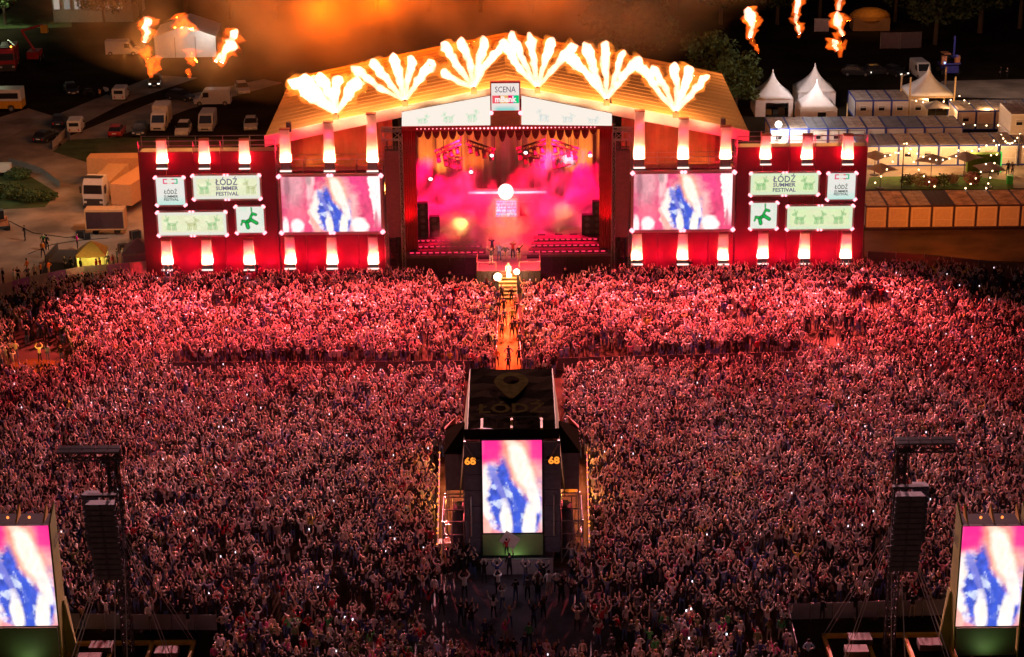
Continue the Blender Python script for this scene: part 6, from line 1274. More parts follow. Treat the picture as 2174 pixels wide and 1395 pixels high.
p = G(1850, 66); t = thing('garden_shed', 'low building with orange-lit round roof among the dark trees', 'shed', p); MB().box(-3, 3, 0, 4, 0, 2).build('wall', M_scrim, t); MB().ball((0, 2, 2.0), 3.2, 14, 7, sz=(3.4, 2.4, 1.5)).build('roof', mat('shed_roof', (.5, .25, .05), .7), t); point('shed_lamp', p + Vector((0, -2.5, 6)), (1, .4, .06), 220, .3)
panel_fence('pale panel fence in front of the dark trees at the far right', [(1868, 104), (1910, 104), (1956, 102)], 2.6, 4.0, mat('fence_mauve', (.16, .11, .12), .7))
panel_fence('low white hoarding under the middle fireball at the right', [(1728, 68), (1760, 68)], 2.2, 3.0, mat('hoard_pale', (.5, .45, .5), .7))
# ================================================================== TREES
def tree_mesh(seed, h, r, n):
    rg = random.Random(seed); tr = MB(); tr.tube((0, 0, 0), (0.1, 0, h * .45), .32 * h / 12, .2 * h / 12, n=7); cl = []
    for k in range(22):
        a = rg.random() * 6.3; e = rg.random(); q = Vector((math.cos(a) * r * .78 * math.sqrt(rg.random()), math.sin(a) * r * .78 * math.sqrt(rg.random()), h * (.35 + .55 * e)))
        q.x *= 1.15 - .6 * abs(e - .35); q.y *= 1.15 - .6 * abs(e - .35); cl.append(q); 
        if k < 9: tr.tube((.05, 0, h * (.25 + .02 * k)), q, .09 * h / 12, .03, n=4)
    cr = MB()
    for q in cl: leafy(cr, q, r * rg.uniform(.28, .45), n // 22, .3 * h / 12 + .06, rg)
    return tr, cr
TM = {}
def tree(px, py, h, r, lab, m=None, seed=1):
    p = G(px, py); t = thing('tree', lab, 'tree', p, random.random() * 6, 'trees behind the festival ground')
    key = (seed, h, r)
    tr, cr = tree_mesh(seed, h, r, 2600); tr.build('trunk', mat('bark', (.09, .06, .04), .9), t); cr.build('crown', m or M_leafd, t)
tree(1330, 165, 15, 6.5, 'broad tree lit amber behind the right half of the roof', M_leaf, 2)
tree(1510, 230, 11, 5.0, 'tree rising behind the right eave of the roof', M_leaf, 3)
tree(1562, 250, 9, 3.6, 'smaller tree between the right eave and the white tents', M_leaf, 4)
tree(1985, 95, 15, 9.0, 'huge dark tree behind the telehandler at the top right', None, 5)
tree(2080, 70, 17, 9.5, 'dark tree at the top right, right of the huge one', None, 6)
tree(2165, 60, 15, 7.5, 'dark tree cut by the right edge at the top', None, 7)
tree(12, 52, 11, 4.5, 'green-lit tree at the top left corner', M_leaf, 8)
tree(222, 55, 10, 4.2, 'dark tree in front of the lit building at the top left', None, 9)
for k, (px, py, h, lab) in enumerate(((300, 22, 14, 'dark tree right of the lit building'), (395, 12, 15, 'dark tree directly above the white marquee'), (490, 18, 14, 'dark tree above the slanting fireball'), (585, 20, 15, 'dark tree above the left eave smoke'), (690, 10, 16, 'dark tree above the left flame fan'), (800, 4, 15, 'dark tree above the second flame fan'), (910, 2, 15, 'dark tree above the third flame fan'), (1020, 4, 15, 'dark tree left of the stage sign at the top edge'), (1130, 6, 15, 'dark tree above the tallest flame fan'), (1440, 14, 16, 'dark tree at the top edge right of the amber tree'), (1530, 30, 13, 'dark tree left of the nearest right fireball'), (1650, 30, 13, 'dark tree between the right fireballs'), (1740, 16, 13, 'dark tree behind the split fireball'), (1900, 24, 12, 'dark tree above the orange-roofed shed'))):
    tree(px, py + 22, h, 6.0, lab, None, 20 + k % 5)
rg = random.Random(9)
for k, (px, py, r, lab) in enumerate(((20, 420, 1.6, 'large green bush in the yard grass, left edge'), (60, 428, 1.3, 'green bush in the yard grass beside the white planter'), (100, 425, 1.0, 'low green bush at the tip of the yard grass'), (40, 380, 1.2, 'green bush near the rail fence in the yard'))):
    mb = MB(); leafy(mb, (0, 0, r * .6), r, 420, .2, rg, (1.4, 1, .6)); t = thing('bush', lab, 'bush', G(px, py), group='bushes in the left yard'); mb.build('foliage', mat('leaf_yard', (.07, .12, .04), .8, var=.5, scale=.8), t); MB().tube((0, 0, 0), (0, 0, r * .6), .05, n=5).build('stem', M_wood, t)
# yard light: sodium floods high on the wing scaffold and a cool lamp over the grass
spot('yard_flood', (X(300, 204), 204, 14.0), G(60, 480), (1.0, .64, .47), 8500, 100, 1.0, .4); spot('trailer_flood', (X(300, 216), 212, 15.0), G(236, 430), (1.0, .26, .05), 5500, 60, .8, .4)
p = G(60, 400); point('grass_lamp', (p.x - 6, p.y - 4, 7), (.85, 1.0, .8), 900, .4)
p = G(290, 250); point('parking_lamp', (p.x, p.y - 6, 10), (1, .5, .35), 320, .4)
# ================================================================== PEOPLE
M_skin = mat('skin', (0.56, 0.39, 0.31), 0.6, var=0.12, scale=8); M_shoe = mat('shoe', (0.05, 0.045, 0.04), 0.7, var=0)
HAIRC = {'dark': (0.025, 0.016, 0.012), 'brown': (0.09, 0.05, 0.03), 'fair': (0.34, 0.22, 0.11)}
HAIR = {k: mat('hair_' + k, c, 0.8, var=0.2, scale=9, spec=0.08) for k, c in HAIRC.items()}
TOPC = {'white': (.68, .65, .64), 'pale grey': (.4, .39, .4), 'black': (.025, .025, .028), 'charcoal': (.08, .08, .09), 'navy': (.035, .045, .12), 'red': (.38, .03, .04), 'pink': (.6, .12, .3), 'olive': (.12, .14, .06), 'pale blue': (.3, .4, .58), 'orange': (.7, .22, .04), 'beige': (.45, .36, .27), 'green': (.06, .28, .09), 'magenta': (.65, .02, .3)}
TOP = {k: mat('top_' + k.replace(' ', '_'), c, 0.9, var=0.15, scale=5, spec=0.04) for k, c in TOPC.items()}
LEGC = {'black': (.025, .025, .03), 'blue denim': (.08, .12, .24), 'beige': (.38, .31, .23), 'white': (.6, .58, .55)}
LEG = {k: mat('trousers_' + k.replace(' ', '_'), c, 0.9, var=0.15, scale=5, spec=0.04) for k, c in LEGC.items()}
def ramp_mat(name, cols, rough=0.8):
    m = bpy.data.materials.new(name); m.use_nodes = True; t = m.node_tree; b = t.nodes['Principled BSDF']; b.inputs['Roughness'].default_value = rough; b.inputs['Specular IOR Level'].default_value = 0.05
    oi = t.nodes.new('ShaderNodeObjectInfo'); r = t.nodes.new('ShaderNodeValToRGB'); r.color_ramp.interpolation = 'CONSTANT'
    el = r.color_ramp.elements
    while len(el) < len(cols): el.new(0.5)
    acc = 0
    for e, (c, wgt) in zip(list(el), cols): e.color = (*c, 1)
    pos = 0.0; tot = sum(w for _, w in cols)
    for i, (c, wgt) in enumerate(cols): el[i].position = pos / tot; el[i].color = (*c, 1); pos += wgt
    mm = t.nodes.new('ShaderNodeMath'); mm.operation = 'MULTIPLY'; mm.inputs[1].default_value = 7.31 if 'leg' in name else (3.77 if 'hair' in name else 1.0)
    fr = t.nodes.new('ShaderNodeMath'); fr.operation = 'FRACT'
    t.links.new(oi.outputs['Random'], mm.inputs[0]); t.links.new(mm.outputs[0], fr.inputs[0]); t.links.new(fr.outputs[0], r.inputs[0]); t.links.new(r.outputs[0], b.inputs['Base Color']); return m
C_top = ramp_mat('crowd_top', [((.018, .018, .02), 15), ((.72, .69, .68), 4.5), ((.07, .07, .08), 4), ((.4, .39, .4), 2.5), ((.035, .045, .12), 2), ((.35, .04, .05), 1), ((.5, .2, .3), 1), ((.2, .26, .4), 1), ((.4, .33, .26), 1.5), ((.12, .15, .06), .6), ((.6, .5, .1), .15)])
C_leg = ramp_mat('crowd_leg', [((.03, .03, .035), 5), ((.08, .12, .24), 4), ((.36, .3, .24), 1.5)])
C_hair = ramp_mat('crowd_hair', [((.02, .013, .01), 6), ((.07, .04, .025), 4), ((.32, .21, .11), 1.8), ((.5, .46, .42), .4)])
def person_mesh(name, pose, long_hair=False, sub=1):
    """one continuous skinned figure facing +Y, feet at the origin; slots: skin, top, trousers, hair, shoes"""
    V_, E_, Rr, K = [], [], [], []
    def nd(p, r, kind, par=None):
        V_.append(p); Rr.append(r); K.append(kind); i = len(V_) - 1
        if par is not None: E_.append((par, i))
        return i
    lean = 0.0; st = 0.09; stride = 0.0
    if pose == 'walk': stride = 0.22
    pel = nd((0, 0, .96), (.155, .115), 1); wst = nd((0, .0, 1.12), (.135, .1), 1, pel); chs = nd((0, .01, 1.32), (.165, .115), 1, wst); upp = nd((0, 0, 1.44), (.12, .085), 1, chs)
    nk = nd((0, .01, 1.52), (.055, .055), 0, upp); h0 = nd((0, .03, 1.585), (.085, .095), 0, nk); h1 = nd((0, .02, 1.67), (.115, .125), 3, h0); h2 = nd((0, .01, 1.75), (.085, .095), 3, h1)
    for s in (-1, 1):
        y = stride * s; hp = nd((s * .09, 0, .88), (.085, .09), 2, pel); kn = nd((s * (.1 + st * .3), .03 + y * .5, .5), (.06, .062), 2, hp); an = nd((s * (.1 + st * .5), y, .09), (.04, .042), 2, kn); to = nd((s * (.11 + st * .6), .14 + y, .03), (.04, .03), 4, an)
        sh = nd((s * .18, 0, 1.42), (.06, .06), 1, upp)
        A = {'down': [(.25, -.01, 1.15), (.25, .06, .92), (.25, .08, .84)],
             'v': [(.34, .06, 1.6), (.36, .1, 1.88), (.37, .11, 1.98)],
             'joined': [(.36, .05, 1.62), (.17, .08, 1.92), (.07, .09, 1.99)],
             'one': [(.28, .08, 1.64), (.2, .12, 1.92), (.19, .13, 2.02)] if s > 0 else [(.25, -.01, 1.15), (.25, .06, .92), (.25, .08, .84)],
             'onel': [(.33, .05, 1.62), (.38, .1, 1.9), (.4, .11, 2.0)] if s < 0 else [(.3, .02, 1.2), (.2, .18, 1.14), (.12, .22, 1.16)],
             'phone': [(.27, .2, 1.45), (.11, .3, 1.68), (.05, .32, 1.77)],
             'hips': [(.38, -.1, 1.2), (.22, .04, 1.04), (.16, .08, 1.02)],
             'folded': [(.27, .06, 1.18), (.05, .22, 1.2), (-.06, .22, 1.2)],
             'clap': [(.3, .16, 1.5), (.1, .26, 1.75), (.03, .28, 1.84)],
             'walk': [(.24, -.12 * s * 1, 1.16), (.24, -.14 * s + .08, .94), (.24, -.14 * s + .1, .86)]}[pose]
        el = nd((s * A[0][0], A[0][1], A[0][2]), (.056, .056), 1, sh); wr = nd((s * A[1][0], A[1][1], A[1][2]), (.043, .043), 0, el); ha = nd((s * A[2][0], A[2][1], A[2][2]), (.05, .036), 0, wr)
    me = bpy.data.meshes.new(name + '_skel'); me.from_pydata(V_, E_, []); o = bpy.data.objects.new(name + '_skel', me); COL.objects.link(o)
    sk = o.modifiers.new('s', 'SKIN'); sk.use_smooth_shade = True; lay = me.skin_vertices[0]
    for i, r in enumerate(Rr): lay.data[i].radius = r
    lay.data[0].use_root = True
    if sub: sb = o.modifiers.new('b', 'SUBSURF'); sb.levels = sub; sb.render_levels = sub
    dg = bpy.context.evaluated_depsgraph_get(); dg.update(); out = bpy.data.meshes.new_from_object(o.evaluated_get(dg)); out.name = name
    bpy.data.objects.remove(o); bpy.data.meshes.remove(me)
    if long_hair:
        bm = bmesh.new(); bm.from_mesh(out)
        for f in (0,):
            hb = MB(); hb.loft([[(-.09, -.05, 1.7), (.09, -.05, 1.7), (.08, -.105, 1.68), (-.08, -.105, 1.68)], [(-.11, -.03, 1.55), (.11, -.03, 1.55), (.1, -.125, 1.55), (-.1, -.125, 1.55)], [(-.1, -.1, 1.33), (.1, -.1, 1.33), (.08, -.16, 1.33), (-.08, -.16, 1.33)]])
            vs = [bm.verts.new(p) for p in hb.v]; bm.verts.ensure_lookup_table()
            for q in hb.f: bm.faces.new([vs[i] for i in q])
        bm.to_mesh(out); bm.free()
    P = np.array(V_); seg = [(np.array(V_[a]), np.array(V_[b]), K[b], K[a]) for a, b in E_]
    for _ in range(5): out.materials.append(None)
    for p in out.polygons:
        c = np.array(p.center); best, kb = 9, 1
        for a, b, k, ka in seg:
            d = b - a; t = np.clip(np.dot(c - a, d) / (np.dot(d, d) + 1e-9), 0, 1); q = np.linalg.norm(c - a - t * d)
            if q < best: best = q; kb = k if t > .35 else ka
        if c[2] > 1.55 and abs(c[0]) < .13 and abs(c[1]) < .17: kb = 3 if (c[1] < .045 or c[2] > 1.7) else 0
        if long_hair and c[1] < -.045 and 1.33 < c[2] < 1.75 and abs(c[0]) < .13 and c[1] < -.09 + (0.03 if c[2] > 1.5 else -.02): kb = 3
        if c[2] < .075: kb = 4
        p.material_index = kb; p.use_smooth = True
    return out
POSES = ['v', 'joined', 'one', 'onel', 'phone', 'down', 'hips', 'folded', 'clap', 'walk']
PM = {}
for ps in POSES:
    for lh in (False, True):
        PM[(ps, lh)] = person_mesh('person_%s%s' % (ps, '_long' if lh else ''), ps, lh)
DEFAULT = [M_skin, TOP['black'], LEG['black'], HAIR['dark'], M_shoe]
for me in PM.values():
    for i, m in enumerate(DEFAULT): me.materials[i] = m
def person(label, loc, rz, pose='down', top='black', leg='black', hair='dark', long_hair=False, scale=1.0, group=None, topm=None):
    o = bpy.data.objects.new('person', PM[(pose, long_hair)]); COL.objects.link(o); o.location = loc; o.rotation_euler = (0, 0, rz); o.scale = (scale,) * 3
    for i, m in ((1, topm or TOP[top]), (2, LEG[leg]), (3, HAIR[hair])): o.material_slots[i].link = 'OBJECT'; o.material_slots[i].material = m
    return tag(o, label, 'person', group)
# --- performers on the runway
DK = 2.25
for px, py, Y, ps, tp, lg, hr, lh, rz, lab in (
    (1060, 553, 193.5, 'one', 'pale blue', 'blue denim', 'fair', True, math.pi, 'performer in pale blue jacket with a raised arm on the runway'),
    (1073, 556, 193.0, 'hips', 'charcoal', 'beige', 'dark', False, math.pi + .2, 'performer in black top and pale shorts in the middle of the runway'),
    (1045, 540, 196.2, 'clap', 'navy', 'black', 'fair', False, math.pi - .3, 'performer in dark blue at the back left of the runway'),
    (1043, 562, 191.2, 'v', 'charcoal', 'white', 'brown', True, math.pi, 'performer in black dress with both arms spread at the left corner of the runway'),
    (1089, 548, 194.5, 'clap', 'red', 'black', 'dark', True, math.pi, 'performer in red at the right of the runway'),
    (1102, 556, 193.0, 'onel', 'black', 'beige', 'dark', False, math.pi + .4, 'performer in black with arm raised at the right edge of the runway')):
    person(lab, G(px, py, DK if py > 548 else 2.1), rz, ps, tp, lg, hr, lh, 1.06, 'performers on the runway')
p = V(1079, 590, yf - 0.6); person('singer in long white dress coming down the runway stairs', (p.x, yf - 0.45, zp * 0.66), math.pi, 'down', 'white', 'white', 'fair', True, 1.05, 'performers on the runway')
# --- people on the aisle
sec = [(1047, 640, 'pale grey', .2), (1058, 652, 'navy', 3.3), (1065, 640, 'charcoal', 3.0), (1058, 672, 'black', 3.4), (1070, 668, 'black', .5), (1052, 690, 'black', 3.1), (1062, 698, 'charcoal', .2), (1072, 692, 'navy', 3.0), (1065, 718, 'charcoal', .1), (1086, 645, 'black', 3.0), (1095, 660, 'beige', 2.8), (1098, 676, 'black', .3), (1088, 690, 'olive', .1), (1094, 712, 'black', .1), (1087, 716, 'black', 3.0), (1102, 715, 'charcoal', .2), (1104, 742, 'navy', .1), (1052, 752, 'navy', .2), (1055, 778, 'orange', 3.0), (1102, 776, 'black', .2)]
where = ['far end, by the stairs', 'far end, second from the stairs', 'far end, near the stair foot', 'left file, upper part', 'left file, beside the yellow strip', 'left file, at the rail', 'left file, middle', 'left file, facing back', 'walking alone, left middle', 'right file, by the stairs', 'right file, second from the stairs', 'right file, at the rail', 'right file, middle', 'right file, front pair left', 'right file, front pair behind', 'right file, front pair right', 'right rail, middle', 'left rail, lower part', 'left rail, lowest', 'right rail, lowest']
for (px, py, tp, rz), w in zip(sec, where):
    person('steward in %s standing on the lit aisle, %s' % (tp, w), G(px, py), rz, random.choice(['down', 'hips', 'folded', 'walk']), tp, 'black', 'dark', False, 1.03, 'people standing on the lit aisle')
person('steward in dark blue top alone in the middle of the lit aisle, legs apart', G(1080, 772), 0.0, 'hips', 'navy', 'black', 'dark', False, 1.05, 'people standing on the lit aisle')
person('steward crouched low against the rear edge of the control tower roof', G(1079, 792), 0.0, 'folded', 'black', 'black', 'dark', False, 1.0, 'people standing on the lit aisle')
# --- yard people
yard = [(54, 511, 'black', 'black', 'folded', 'man in black standing alone on the yard pavement'), (94, 530, 'green', 'black', 'hips', 'person in dark green beside another in the yard, taller one'), (101, 532, 'black', 'black', 'hips', 'person in black beside the one in dark green'), (92, 546, 'orange', 'black', 'walk', 'worker in orange vest in front of the person in dark green'), (59, 583, 'orange', 'black', 'walk', 'worker in orange vest walking alone near the left fence'), (8, 604, 'black', 'black', 'down', 'person in black nearest the left edge of the yard'), (32, 606, 'white', 'beige', 'down', 'person in white and orange by the left banner fence'), (40, 602, 'black', 'black', 'folded', 'person in black behind the one in white by the left banner fence'), (60, 600, 'charcoal', 'black', 'hips', 'person in grey leaning at the banner fence, third from the left edge'), (76, 596, 'beige', 'black', 'down', 'person in beige at the banner fence'), (88, 592, 'orange', 'black', 'folded', 'worker in orange at the banner fence left of the yellow gazebo'), (105, 588, 'orange', 'beige', 'hips', 'worker in orange vest at the banner fence nearest the yellow gazebo'), (165, 530, 'magenta', 'black', 'folded', 'person in pink behind the yellow gazebo'), (173, 583, 'black', 'black', 'down', 'dark figure before the glowing wall of the yellow gazebo, left'), (206, 584, 'red', 'black', 'down', 'person in red before the yellow gazebo, middle'), (214, 582, 'red', 'black', 'phone', 'taller person in red before the yellow gazebo'), (230, 572, 'black', 'black', 'folded', 'dark figure at the right corner of the yellow gazebo'), (241, 574, 'red', 'black', 'down', 'person in red between the two gazebos'), (250, 562, 'charcoal', 'black', 'down', 'person in grey between the two gazebos, further back'), (263, 560, 'white', 'black', 'down', 'person in white beside the violet gazebo'), (152, 580, 'black', 'black', 'down', 'dark figure left of the yellow gazebo'), (140, 578, 'charcoal', 'black', 'hips', 'dark figure further left of the yellow gazebo')]
for px, py, tp, lg, ps, lab in yard: person(lab, G(px, py), random.uniform(0, 6.2), ps, tp, lg, random.choice(['dark', 'brown']), False, 1.05, 'people in the left yard')
# other people
person('man in dark suit, left of the pair by the right containers', G(2139, 372), 2.8, 'down', 'black', 'black', 'dark', False, 1.05); person('person in black, right of the pair by the right containers', G(2148, 373), 3.6, 'hips', 'charcoal', 'black', 'dark', True, 1.0)
person('dark figure on the far right gravel, left of two', G(2124, 166), 1.0, 'down', 'black', 'black'); person('dark figure on the far right gravel, right of two', G(2138, 168), 2.0, 'folded', 'black', 'black')
for px, py, ps, lab in ((1619, 556, 'phone', 'dark silhouette with raised phone before the first lower column of the right wing'), (1706, 553, 'down', 'dark silhouette before the second lower column of the right wing'), (617, 566, 'down', 'dark silhouette before the first column under the left screen'), (548 + 0, 568, 'hips', 'dark silhouette beside the third lower column of the left wing'), (1440, 560, 'folded', 'dark silhouette under the right video screen, left'), (1465, 561, 'folded', 'dark silhouette under the right video screen, right'), (1200, 580, 'down', 'guard in dark clothes in the pit right of the front platform'), (955, 588, 'down', 'guard in dark clothes in the pit left of the front platform'), (1235, 584, 'hips', 'guard in dark clothes in the pit further right of the front platform')):
    P_ = G(px, py + 24); person(lab, P_, math.pi, ps, 'black', 'black', 'dark', False, 1.05)
q0 = G(80, 780); point('patch_fill', (q0.x, q0.y, 3), (1, .42, .02), 350, .3)  # light added to turn the bare patch orange
# hand-placed people on the wet tarmac
for px, py, tp, lg, ps, lh, rz, lab in ((1523, 0, '', '', '', 0, 0, ''),):
    pass
near = [(1082, 1222, 'black', 'black', 'one', False, 0, 'person in black raising one arm right before the front hoarding of the control tower'), (1120, 1272, 'charcoal', 'black', 'down', False, .1, 'lone person in dark clothes standing on the wet tarmac before the hoarding'), (1182, 1258, 'white', 'black', 'hips', False, 0, 'person in white jacket alone on the wet tarmac right of the hoarding'), (1095, 1276, 'black', 'blue denim', 'folded', False, .4, 'person in black jacket bending beside the lone dark figure'), (1058, 1262, 'white', 'black', 'phone', False, .2, 'person with a white bag over the back on the wet tarmac'), (1065, 1402, 'black', 'black', 'folded', False, -.3, 'left one of three people standing close together at the bottom edge'), (1078, 1404, 'charcoal', 'blue denim', 'down', True, 0, 'middle one of three people standing close together at the bottom edge'), (1091, 1404, 'black', 'blue denim', 'folded', False, .3, 'right one of three people standing close together at the bottom edge'), (918, 1392, 'white', 'beige', 'hips', True, .2, 'person in white blouse and pale trousers on the wet tarmac near the bottom edge'), (1531, 1372, 'magenta', 'black', 'one', True, 0, 'person in bright magenta top with one arm raised in the lower right crowd'), (1715, 1408, 'pale blue', 'black', 'hips', False, 0, 'person in pale blue shirt right beside the low side fence'), (1460, 1270, 'navy', 'navy' if False else 'blue denim', 'one', True, 0, 'person in dark blue dress with raised arm in the right crowd'), (1455, 1175, 'white', 'black', 'down', False, 0, 'person in bright white shirt in the right crowd beside the tower'), (340, 1165, 'pale blue', 'blue denim', 'down', True, 0, 'person in long pale blue dress in the gap right of the left mast'), (424, 1085, 'pale blue', 'black', 'down', False, 0, 'person in vivid blue top in the left crowd'), (675, 1260, 'white', 'blue denim', 'down', True, .1, 'person in white top in the lower left gap of the crowd'), (820, 1310, 'pink', 'black', 'phone', True, 0, 'person in pink top holding a phone in the lower left gap'), (838, 1312, 'beige', 'beige', 'one', True, .1, 'person in beige dress right beside the one in pink')]
for px, py, tp, lg, ps, lh, rz, lab in near: person(lab, G(px, py), rz, ps, tp, lg, 'brown' if lh else 'dark', lh, 1.02, 'people standing in the near audience')
p = G(1076, 1186); o = person('child in red held up before the green base of the control tower', (p.x, YT - 0.75, 1.2), 0, 'one', 'red', 'black', 'dark', False, .8); 
bd = MB().box(-.6, .6, -.02, .02, -.5, .5).build('placard', mat('placard_pale', (.5, .42, .4), .7)); bd.location = (p.x + .25, YT - 0.55, 2.4); bd.rotation_euler = (0, R(32), 0); tag(bd, 'tilted pale placard held before the green base of the control tower', 'placard')

# --- the audience
def inpoly(x, y, P):
    c = False; n = len(P)
    for i in range(n):
        x0, y0 = P[i]; x1, y1 = P[(i + 1) % n]
        if (y0 > y) != (y1 > y) and x < (x1 - x0) * (y - y0) / (y1 - y0) + x0: c = not c
    return c
FIELD = [(-60, 672), (65, 634), (190, 612), (330, 610), (600, 608), (905, 606), (950, 628), (1050, 632), (1110, 632), (1215, 622), (1262, 602), (1560, 595), (1830, 588), (1960, 588), (2080, 600), (2240, 620), (2240, 1470), (-60, 1470)]
HOLES = [[(1050, 560), (1110, 560), (1113, 800), (1046, 800)], [(925, 975), (1255, 975), (1262, 1200), (918, 1200)], [(985, 800), (1197, 800), (1205, 990), (972, 990)],
         [(120, 1338), (472, 1341), (440, 1500), (90, 1500)], [(1664, 1320), (2010, 1310), (2240, 1310), (2240, 1500), (1700, 1500)], [(-60, 1380), (130, 1330), (150, 1500), (-60, 1500)],
         [(0, 790), (60, 774), (140, 776), (150, 800), (110, 810), (-20, 812)], [(1000, 1200), (1210, 1200), (1205, 1236), (1010, 1236)]]
ELL = [(1775, 726, 75, 22, .9), (1845, 652, 50, 16, .9), (2120, 632, 80, 20, .85), (1565, 686, 50, 17, .85), (1290, 752, 42, 15, .85), (410, 792, 50, 14, .85), (480, 662, 40, 13, .75), (90, 750, 80, 26, .9), (1400, 655, 40, 11, .6), (1600, 770, 50, 12, .6), (1095, 1250, 120, 40, .72), (1020, 1330, 150, 95, .80), (60, 665, 90, 40, .4), (930, 1290, 90, 32, .4), (1200, 1350, 70, 60, .8), (880, 1340, 60, 30, .6), (560, 1172, 170, 17, .75), (360, 1100, 60, 16, .65), (620, 1070, 120, 12, .6), (760, 1020, 70, 10, .5), (1450, 1110, 110, 11, .55), (1780, 1090, 90, 12, .5), (1570, 1270, 80, 18, .55), (690, 1222, 110, 14, .6), (760, 1290, 80, 22, .75), (1620, 1370, 60, 40, .3), (1320, 1300, 60, 20, .6), (1300, 1400, 90, 30, .6), (190, 1180, 70, 22, .4)]
def density(px, py):
    if not inpoly(px, py, FIELD): return 0
    for h in HOLES:
        if inpoly(px, py, h): return 0
    d = 1.0
    if (368 < px < 1000 and -12 < py - 793 < 20) or (1182 < px < 1705 and -12 < py - 786 + (px - 1182) * .027 < 20): return 0
    for x, y, a, b, k in ELL:
        q = ((px - x) / a) ** 2 + ((py - y - (10 if y < 800 else 0)) / (b * (1.6 if y < 800 else 1.0))) ** 2
        if q < 1: d *= 1 - k * min(1, (1 - q) * 3)
    if py > 1150: d *= 1 - .38 * min(1, (py - 1150) / 120)
    return d
rg = random.Random(21); pts = []
gy = 108.0
taken = [(o.location.x, o.location.y) for o in COL.objects if o.get('category') == 'person']
tk = {(round(x), round(y)) for x, y in taken}
while gy < 198:
    sp = 0.60; gx = -62.0
    while gx < 62:
        x, y = gx + rg.uniform(-.28, .28), gy + rg.uniform(-.34, .34); px, py = PX((x, y, 0)); gx += sp
        if px < -50 or px > 2225 or py > 1462: continue
        nz = mnoise.noise(Vector((x * .22, y * .22, 3))) * .5 + mnoise.noise(Vector((x * .06, y * .06, 8))) * .4
        if rg.random() < density(px, py) * (0.9 + 0.6 * nz):
            if any(abs(x - a) < .5 and abs(y - b) < .5 for a, b in taken): continue
            pts.append((x, y, px, py))
    gy += 0.76
pts.sort(key=lambda q: -q[3])
# the nearest ones in view are people of their own
ind, rest = [], []
for q in pts:
    hx, hy = PX((q[0], q[1], 1.72))
    hidden = False
    if (-20 < hx < 165 and q[3] > 1330) or (hx > 2015 and q[3] > 1310): hidden = True
    if len(ind) < 232 and hy < 1388 and 4 < hx < 2170 and not hidden: ind.append(q)
    else: rest.append(q)
ptxt = {'v': 'both arms raised in a V', 'joined': 'hands joined above the head', 'one': 'right arm raised', 'onel': 'left arm raised', 'phone': 'phone held up in both hands', 'down': 'arms hanging down', 'hips': 'hands on hips', 'folded': 'arms folded', 'clap': 'hands clapping overhead', 'walk': 'walking stride'}
def spotname(px, py):
    if px < 470: return 'between the left mast fence and the left screen tower' if py > 1330 and px < 130 else 'above the left panel fence'
    if px < 640: return 'just right of the left panel fence'
    if px < 780: return 'in the lower left crowd'
    if px < 900: return 'at the left rim of the wet tarmac'
    if px < 1040: return 'on the left side of the wet tarmac'
    if px < 1180: return 'on the wet tarmac below the control tower'
    if px < 1300: return 'on the right side of the wet tarmac'
    if px < 1420: return 'at the right rim of the wet tarmac'
    if px < 1560: return 'in the lower right crowd'
    if px < 1690: return 'just left of the right panel fence'
    return 'above the right panel fence'
used = {}
tops = ['black'] * 6 + ['white'] * 4 + ['charcoal'] * 5 + ['pale grey'] * 4 + ['navy'] * 3 + ['red', 'pink', 'olive', 'olive', 'pale blue', 'beige', 'beige', 'green']
for x, y, px, py in ind:
    for tr in range(80):
        tp = rg.choice(tops); ps = rg.choice(['v', 'joined', 'one', 'onel', 'phone', 'phone', 'down', 'down', 'down', 'down', 'hips', 'folded', 'folded', 'hips', 'down', 'down']); lg = rg.choice(['black', 'black', 'blue denim', 'beige']); hr = rg.choice(['dark', 'brown', 'fair']); lh = rg.random() < .45
        lab = 'person in %s top with %s, %s' % (tp, ptxt[ps], spotname(px, py))
        if len(lab.split()) > 16: continue
        if lab not in used: break
    for ex in ('', ', %s trousers' % lg, ', %s hair' % hr, ', %s trousers, %s hair' % (lg, hr)):
        if lab + ex not in used and len((lab + ex).split()) <= 16: lab += ex; break
    used[lab] = 1
    o = person(lab, (x, y, 0), rg.gauss(0, .35), ps, tp, lg, hr, lh, rg.uniform(.92, 1.07), 'people standing in the near audience')
    if ps == 'phone' and rg.random() < .6:
        ph = MB().box(-.045, .045, -.006, .006, -.08, .08).build('phone', [M_black, emit('phone_screen', (.8, .85, 1.0), 3.0, 'NONE')]); 
        for pl in ph.data.polygons: pl.material_index = 1 if pl.normal.y < -.5 else 0
        c, s_ = math.cos(o.rotation_euler[2]), math.sin(o.rotation_euler[2]); k = o.scale[0]; ph.location = (x - .36 * s_ * k, y + .36 * c * k, 1.86 * k); ph.rotation_euler = (0, 0, o.rotation_euler[2])
        tag(ph, 'lit phone of the person in %s top %s' % (tp, spotname(px, py)), 'phone', 'lit phones in the near audience')
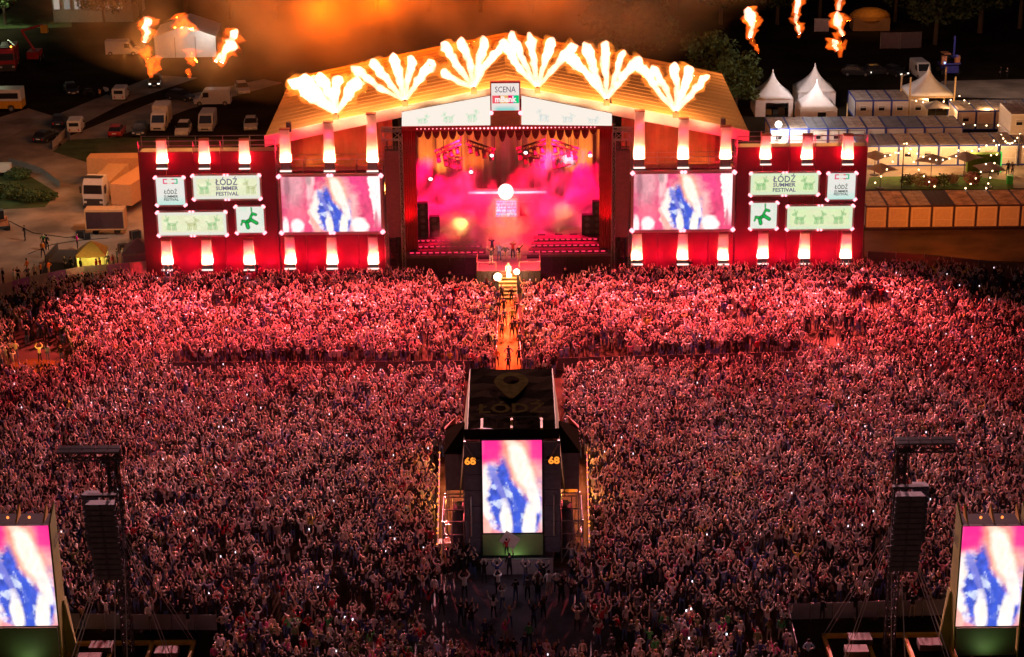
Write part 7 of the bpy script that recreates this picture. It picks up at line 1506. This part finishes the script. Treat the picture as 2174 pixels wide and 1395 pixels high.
# everybody else: one mass
VAR = [('v', 0), ('v', 1), ('joined', 0), ('joined', 1), ('one', 0), ('one', 1), ('onel', 0), ('onel', 1), ('phone', 0), ('phone', 1), ('clap', 1), ('down', 0), ('down', 1), ('folded', 0)]
WT = [5, 5, 5, 5, 5, 5, 4, 4, 5, 5, 5, 7, 7, 4]; WTM = [3, 3, 3, 3, 3, 3, 2, 2, 3, 3, 2, 10, 12, 6]; WTF = [1, 1, 1.5, 1.5, 1.5, 1.5, 1, 1, 3, 3, 1, 14, 16, 8]
srcs = []
for ps, lh in VAR:
    me = PM[(ps, bool(lh))].copy(); me.name = 'crowd_figure'
    for i, m in enumerate([M_skin, C_top, C_leg, C_hair, M_shoe]): me.materials[i] = m
    srcs.append(bpy.data.objects.new('crowd_figure', me))
cm = bpy.data.meshes.new('crowd'); cm.from_pydata([(x, y, 0) for x, y, _, _ in rest], [], [])
def attr(nm, ty, vals): a = cm.attributes.new(nm, ty, 'POINT'); a.data.foreach_set('value', vals)
attr('turn', 'FLOAT', [rg.gauss(0, .3) for _ in rest]); attr('tall', 'FLOAT', [rg.gauss(1.05, .06) for _ in rest])
attr('figure', 'INT', [rg.choices(range(len(VAR)), WT if q[3] < 760 else (WTM if q[3] < 980 else WTF))[0] for q in rest])
crowd = bpy.data.objects.new('crowd', cm); COL.objects.link(crowd); tag(crowd, 'dense festival crowd facing the stage with raised arms', None, None, 'stuff')
ng = bpy.data.node_groups.new('crowd', 'GeometryNodeTree'); ng.interface.new_socket('Geometry', in_out='INPUT', socket_type='NodeSocketGeometry'); ng.interface.new_socket('Geometry', in_out='OUTPUT', socket_type='NodeSocketGeometry')
N_ = ng.nodes.new; gi, go = N_('NodeGroupInput'), N_('NodeGroupOutput'); iop = N_('GeometryNodeInstanceOnPoints'); jn = N_('GeometryNodeJoinGeometry')
for s in srcs:
    n = N_('GeometryNodeObjectInfo'); n.inputs['Object'].default_value = s; n.inputs['As Instance'].default_value = True; ng.links.new(n.outputs['Geometry'], jn.inputs[0])
def na(nm, ty): n = N_('GeometryNodeInputNamedAttribute'); n.data_type = ty; n.inputs['Name'].default_value = nm; return n.outputs[0]
cx = N_('ShaderNodeCombineXYZ'); ng.links.new(na('turn', 'FLOAT'), cx.inputs['Z'])
ng.links.new(gi.outputs[0], iop.inputs['Points']); ng.links.new(jn.outputs[0], iop.inputs['Instance']); iop.inputs['Pick Instance'].default_value = True; ng.links.new(na('figure', 'INT'), iop.inputs['Instance Index']); ng.links.new(cx.outputs[0], iop.inputs['Rotation']); ng.links.new(na('tall', 'FLOAT'), iop.inputs['Scale']); ng.links.new(iop.outputs[0], go.inputs[0])
md = crowd.modifiers.new('crowd', 'NODES'); md.node_group = ng
# phone lights across the crowd
mb = MB()
for x, y, px, py in rest:
    if rg.random() < .016: mb.cbox((x + rg.uniform(-.1, .1), y + .3, rg.uniform(1.72, 1.98)), .085, .02, .15, rg.uniform(-.4, .4))
o = mb.build('phone_lights', emit('phone_glow', (.95, .85, .95), 1.6, 'NONE')); tag(o, 'lit phone screens held up across the crowd', None, None, 'stuff')
for o in list(COL.objects):
    if '_w' in o: del o['_w']
    if '_new' in o: del o['_new']
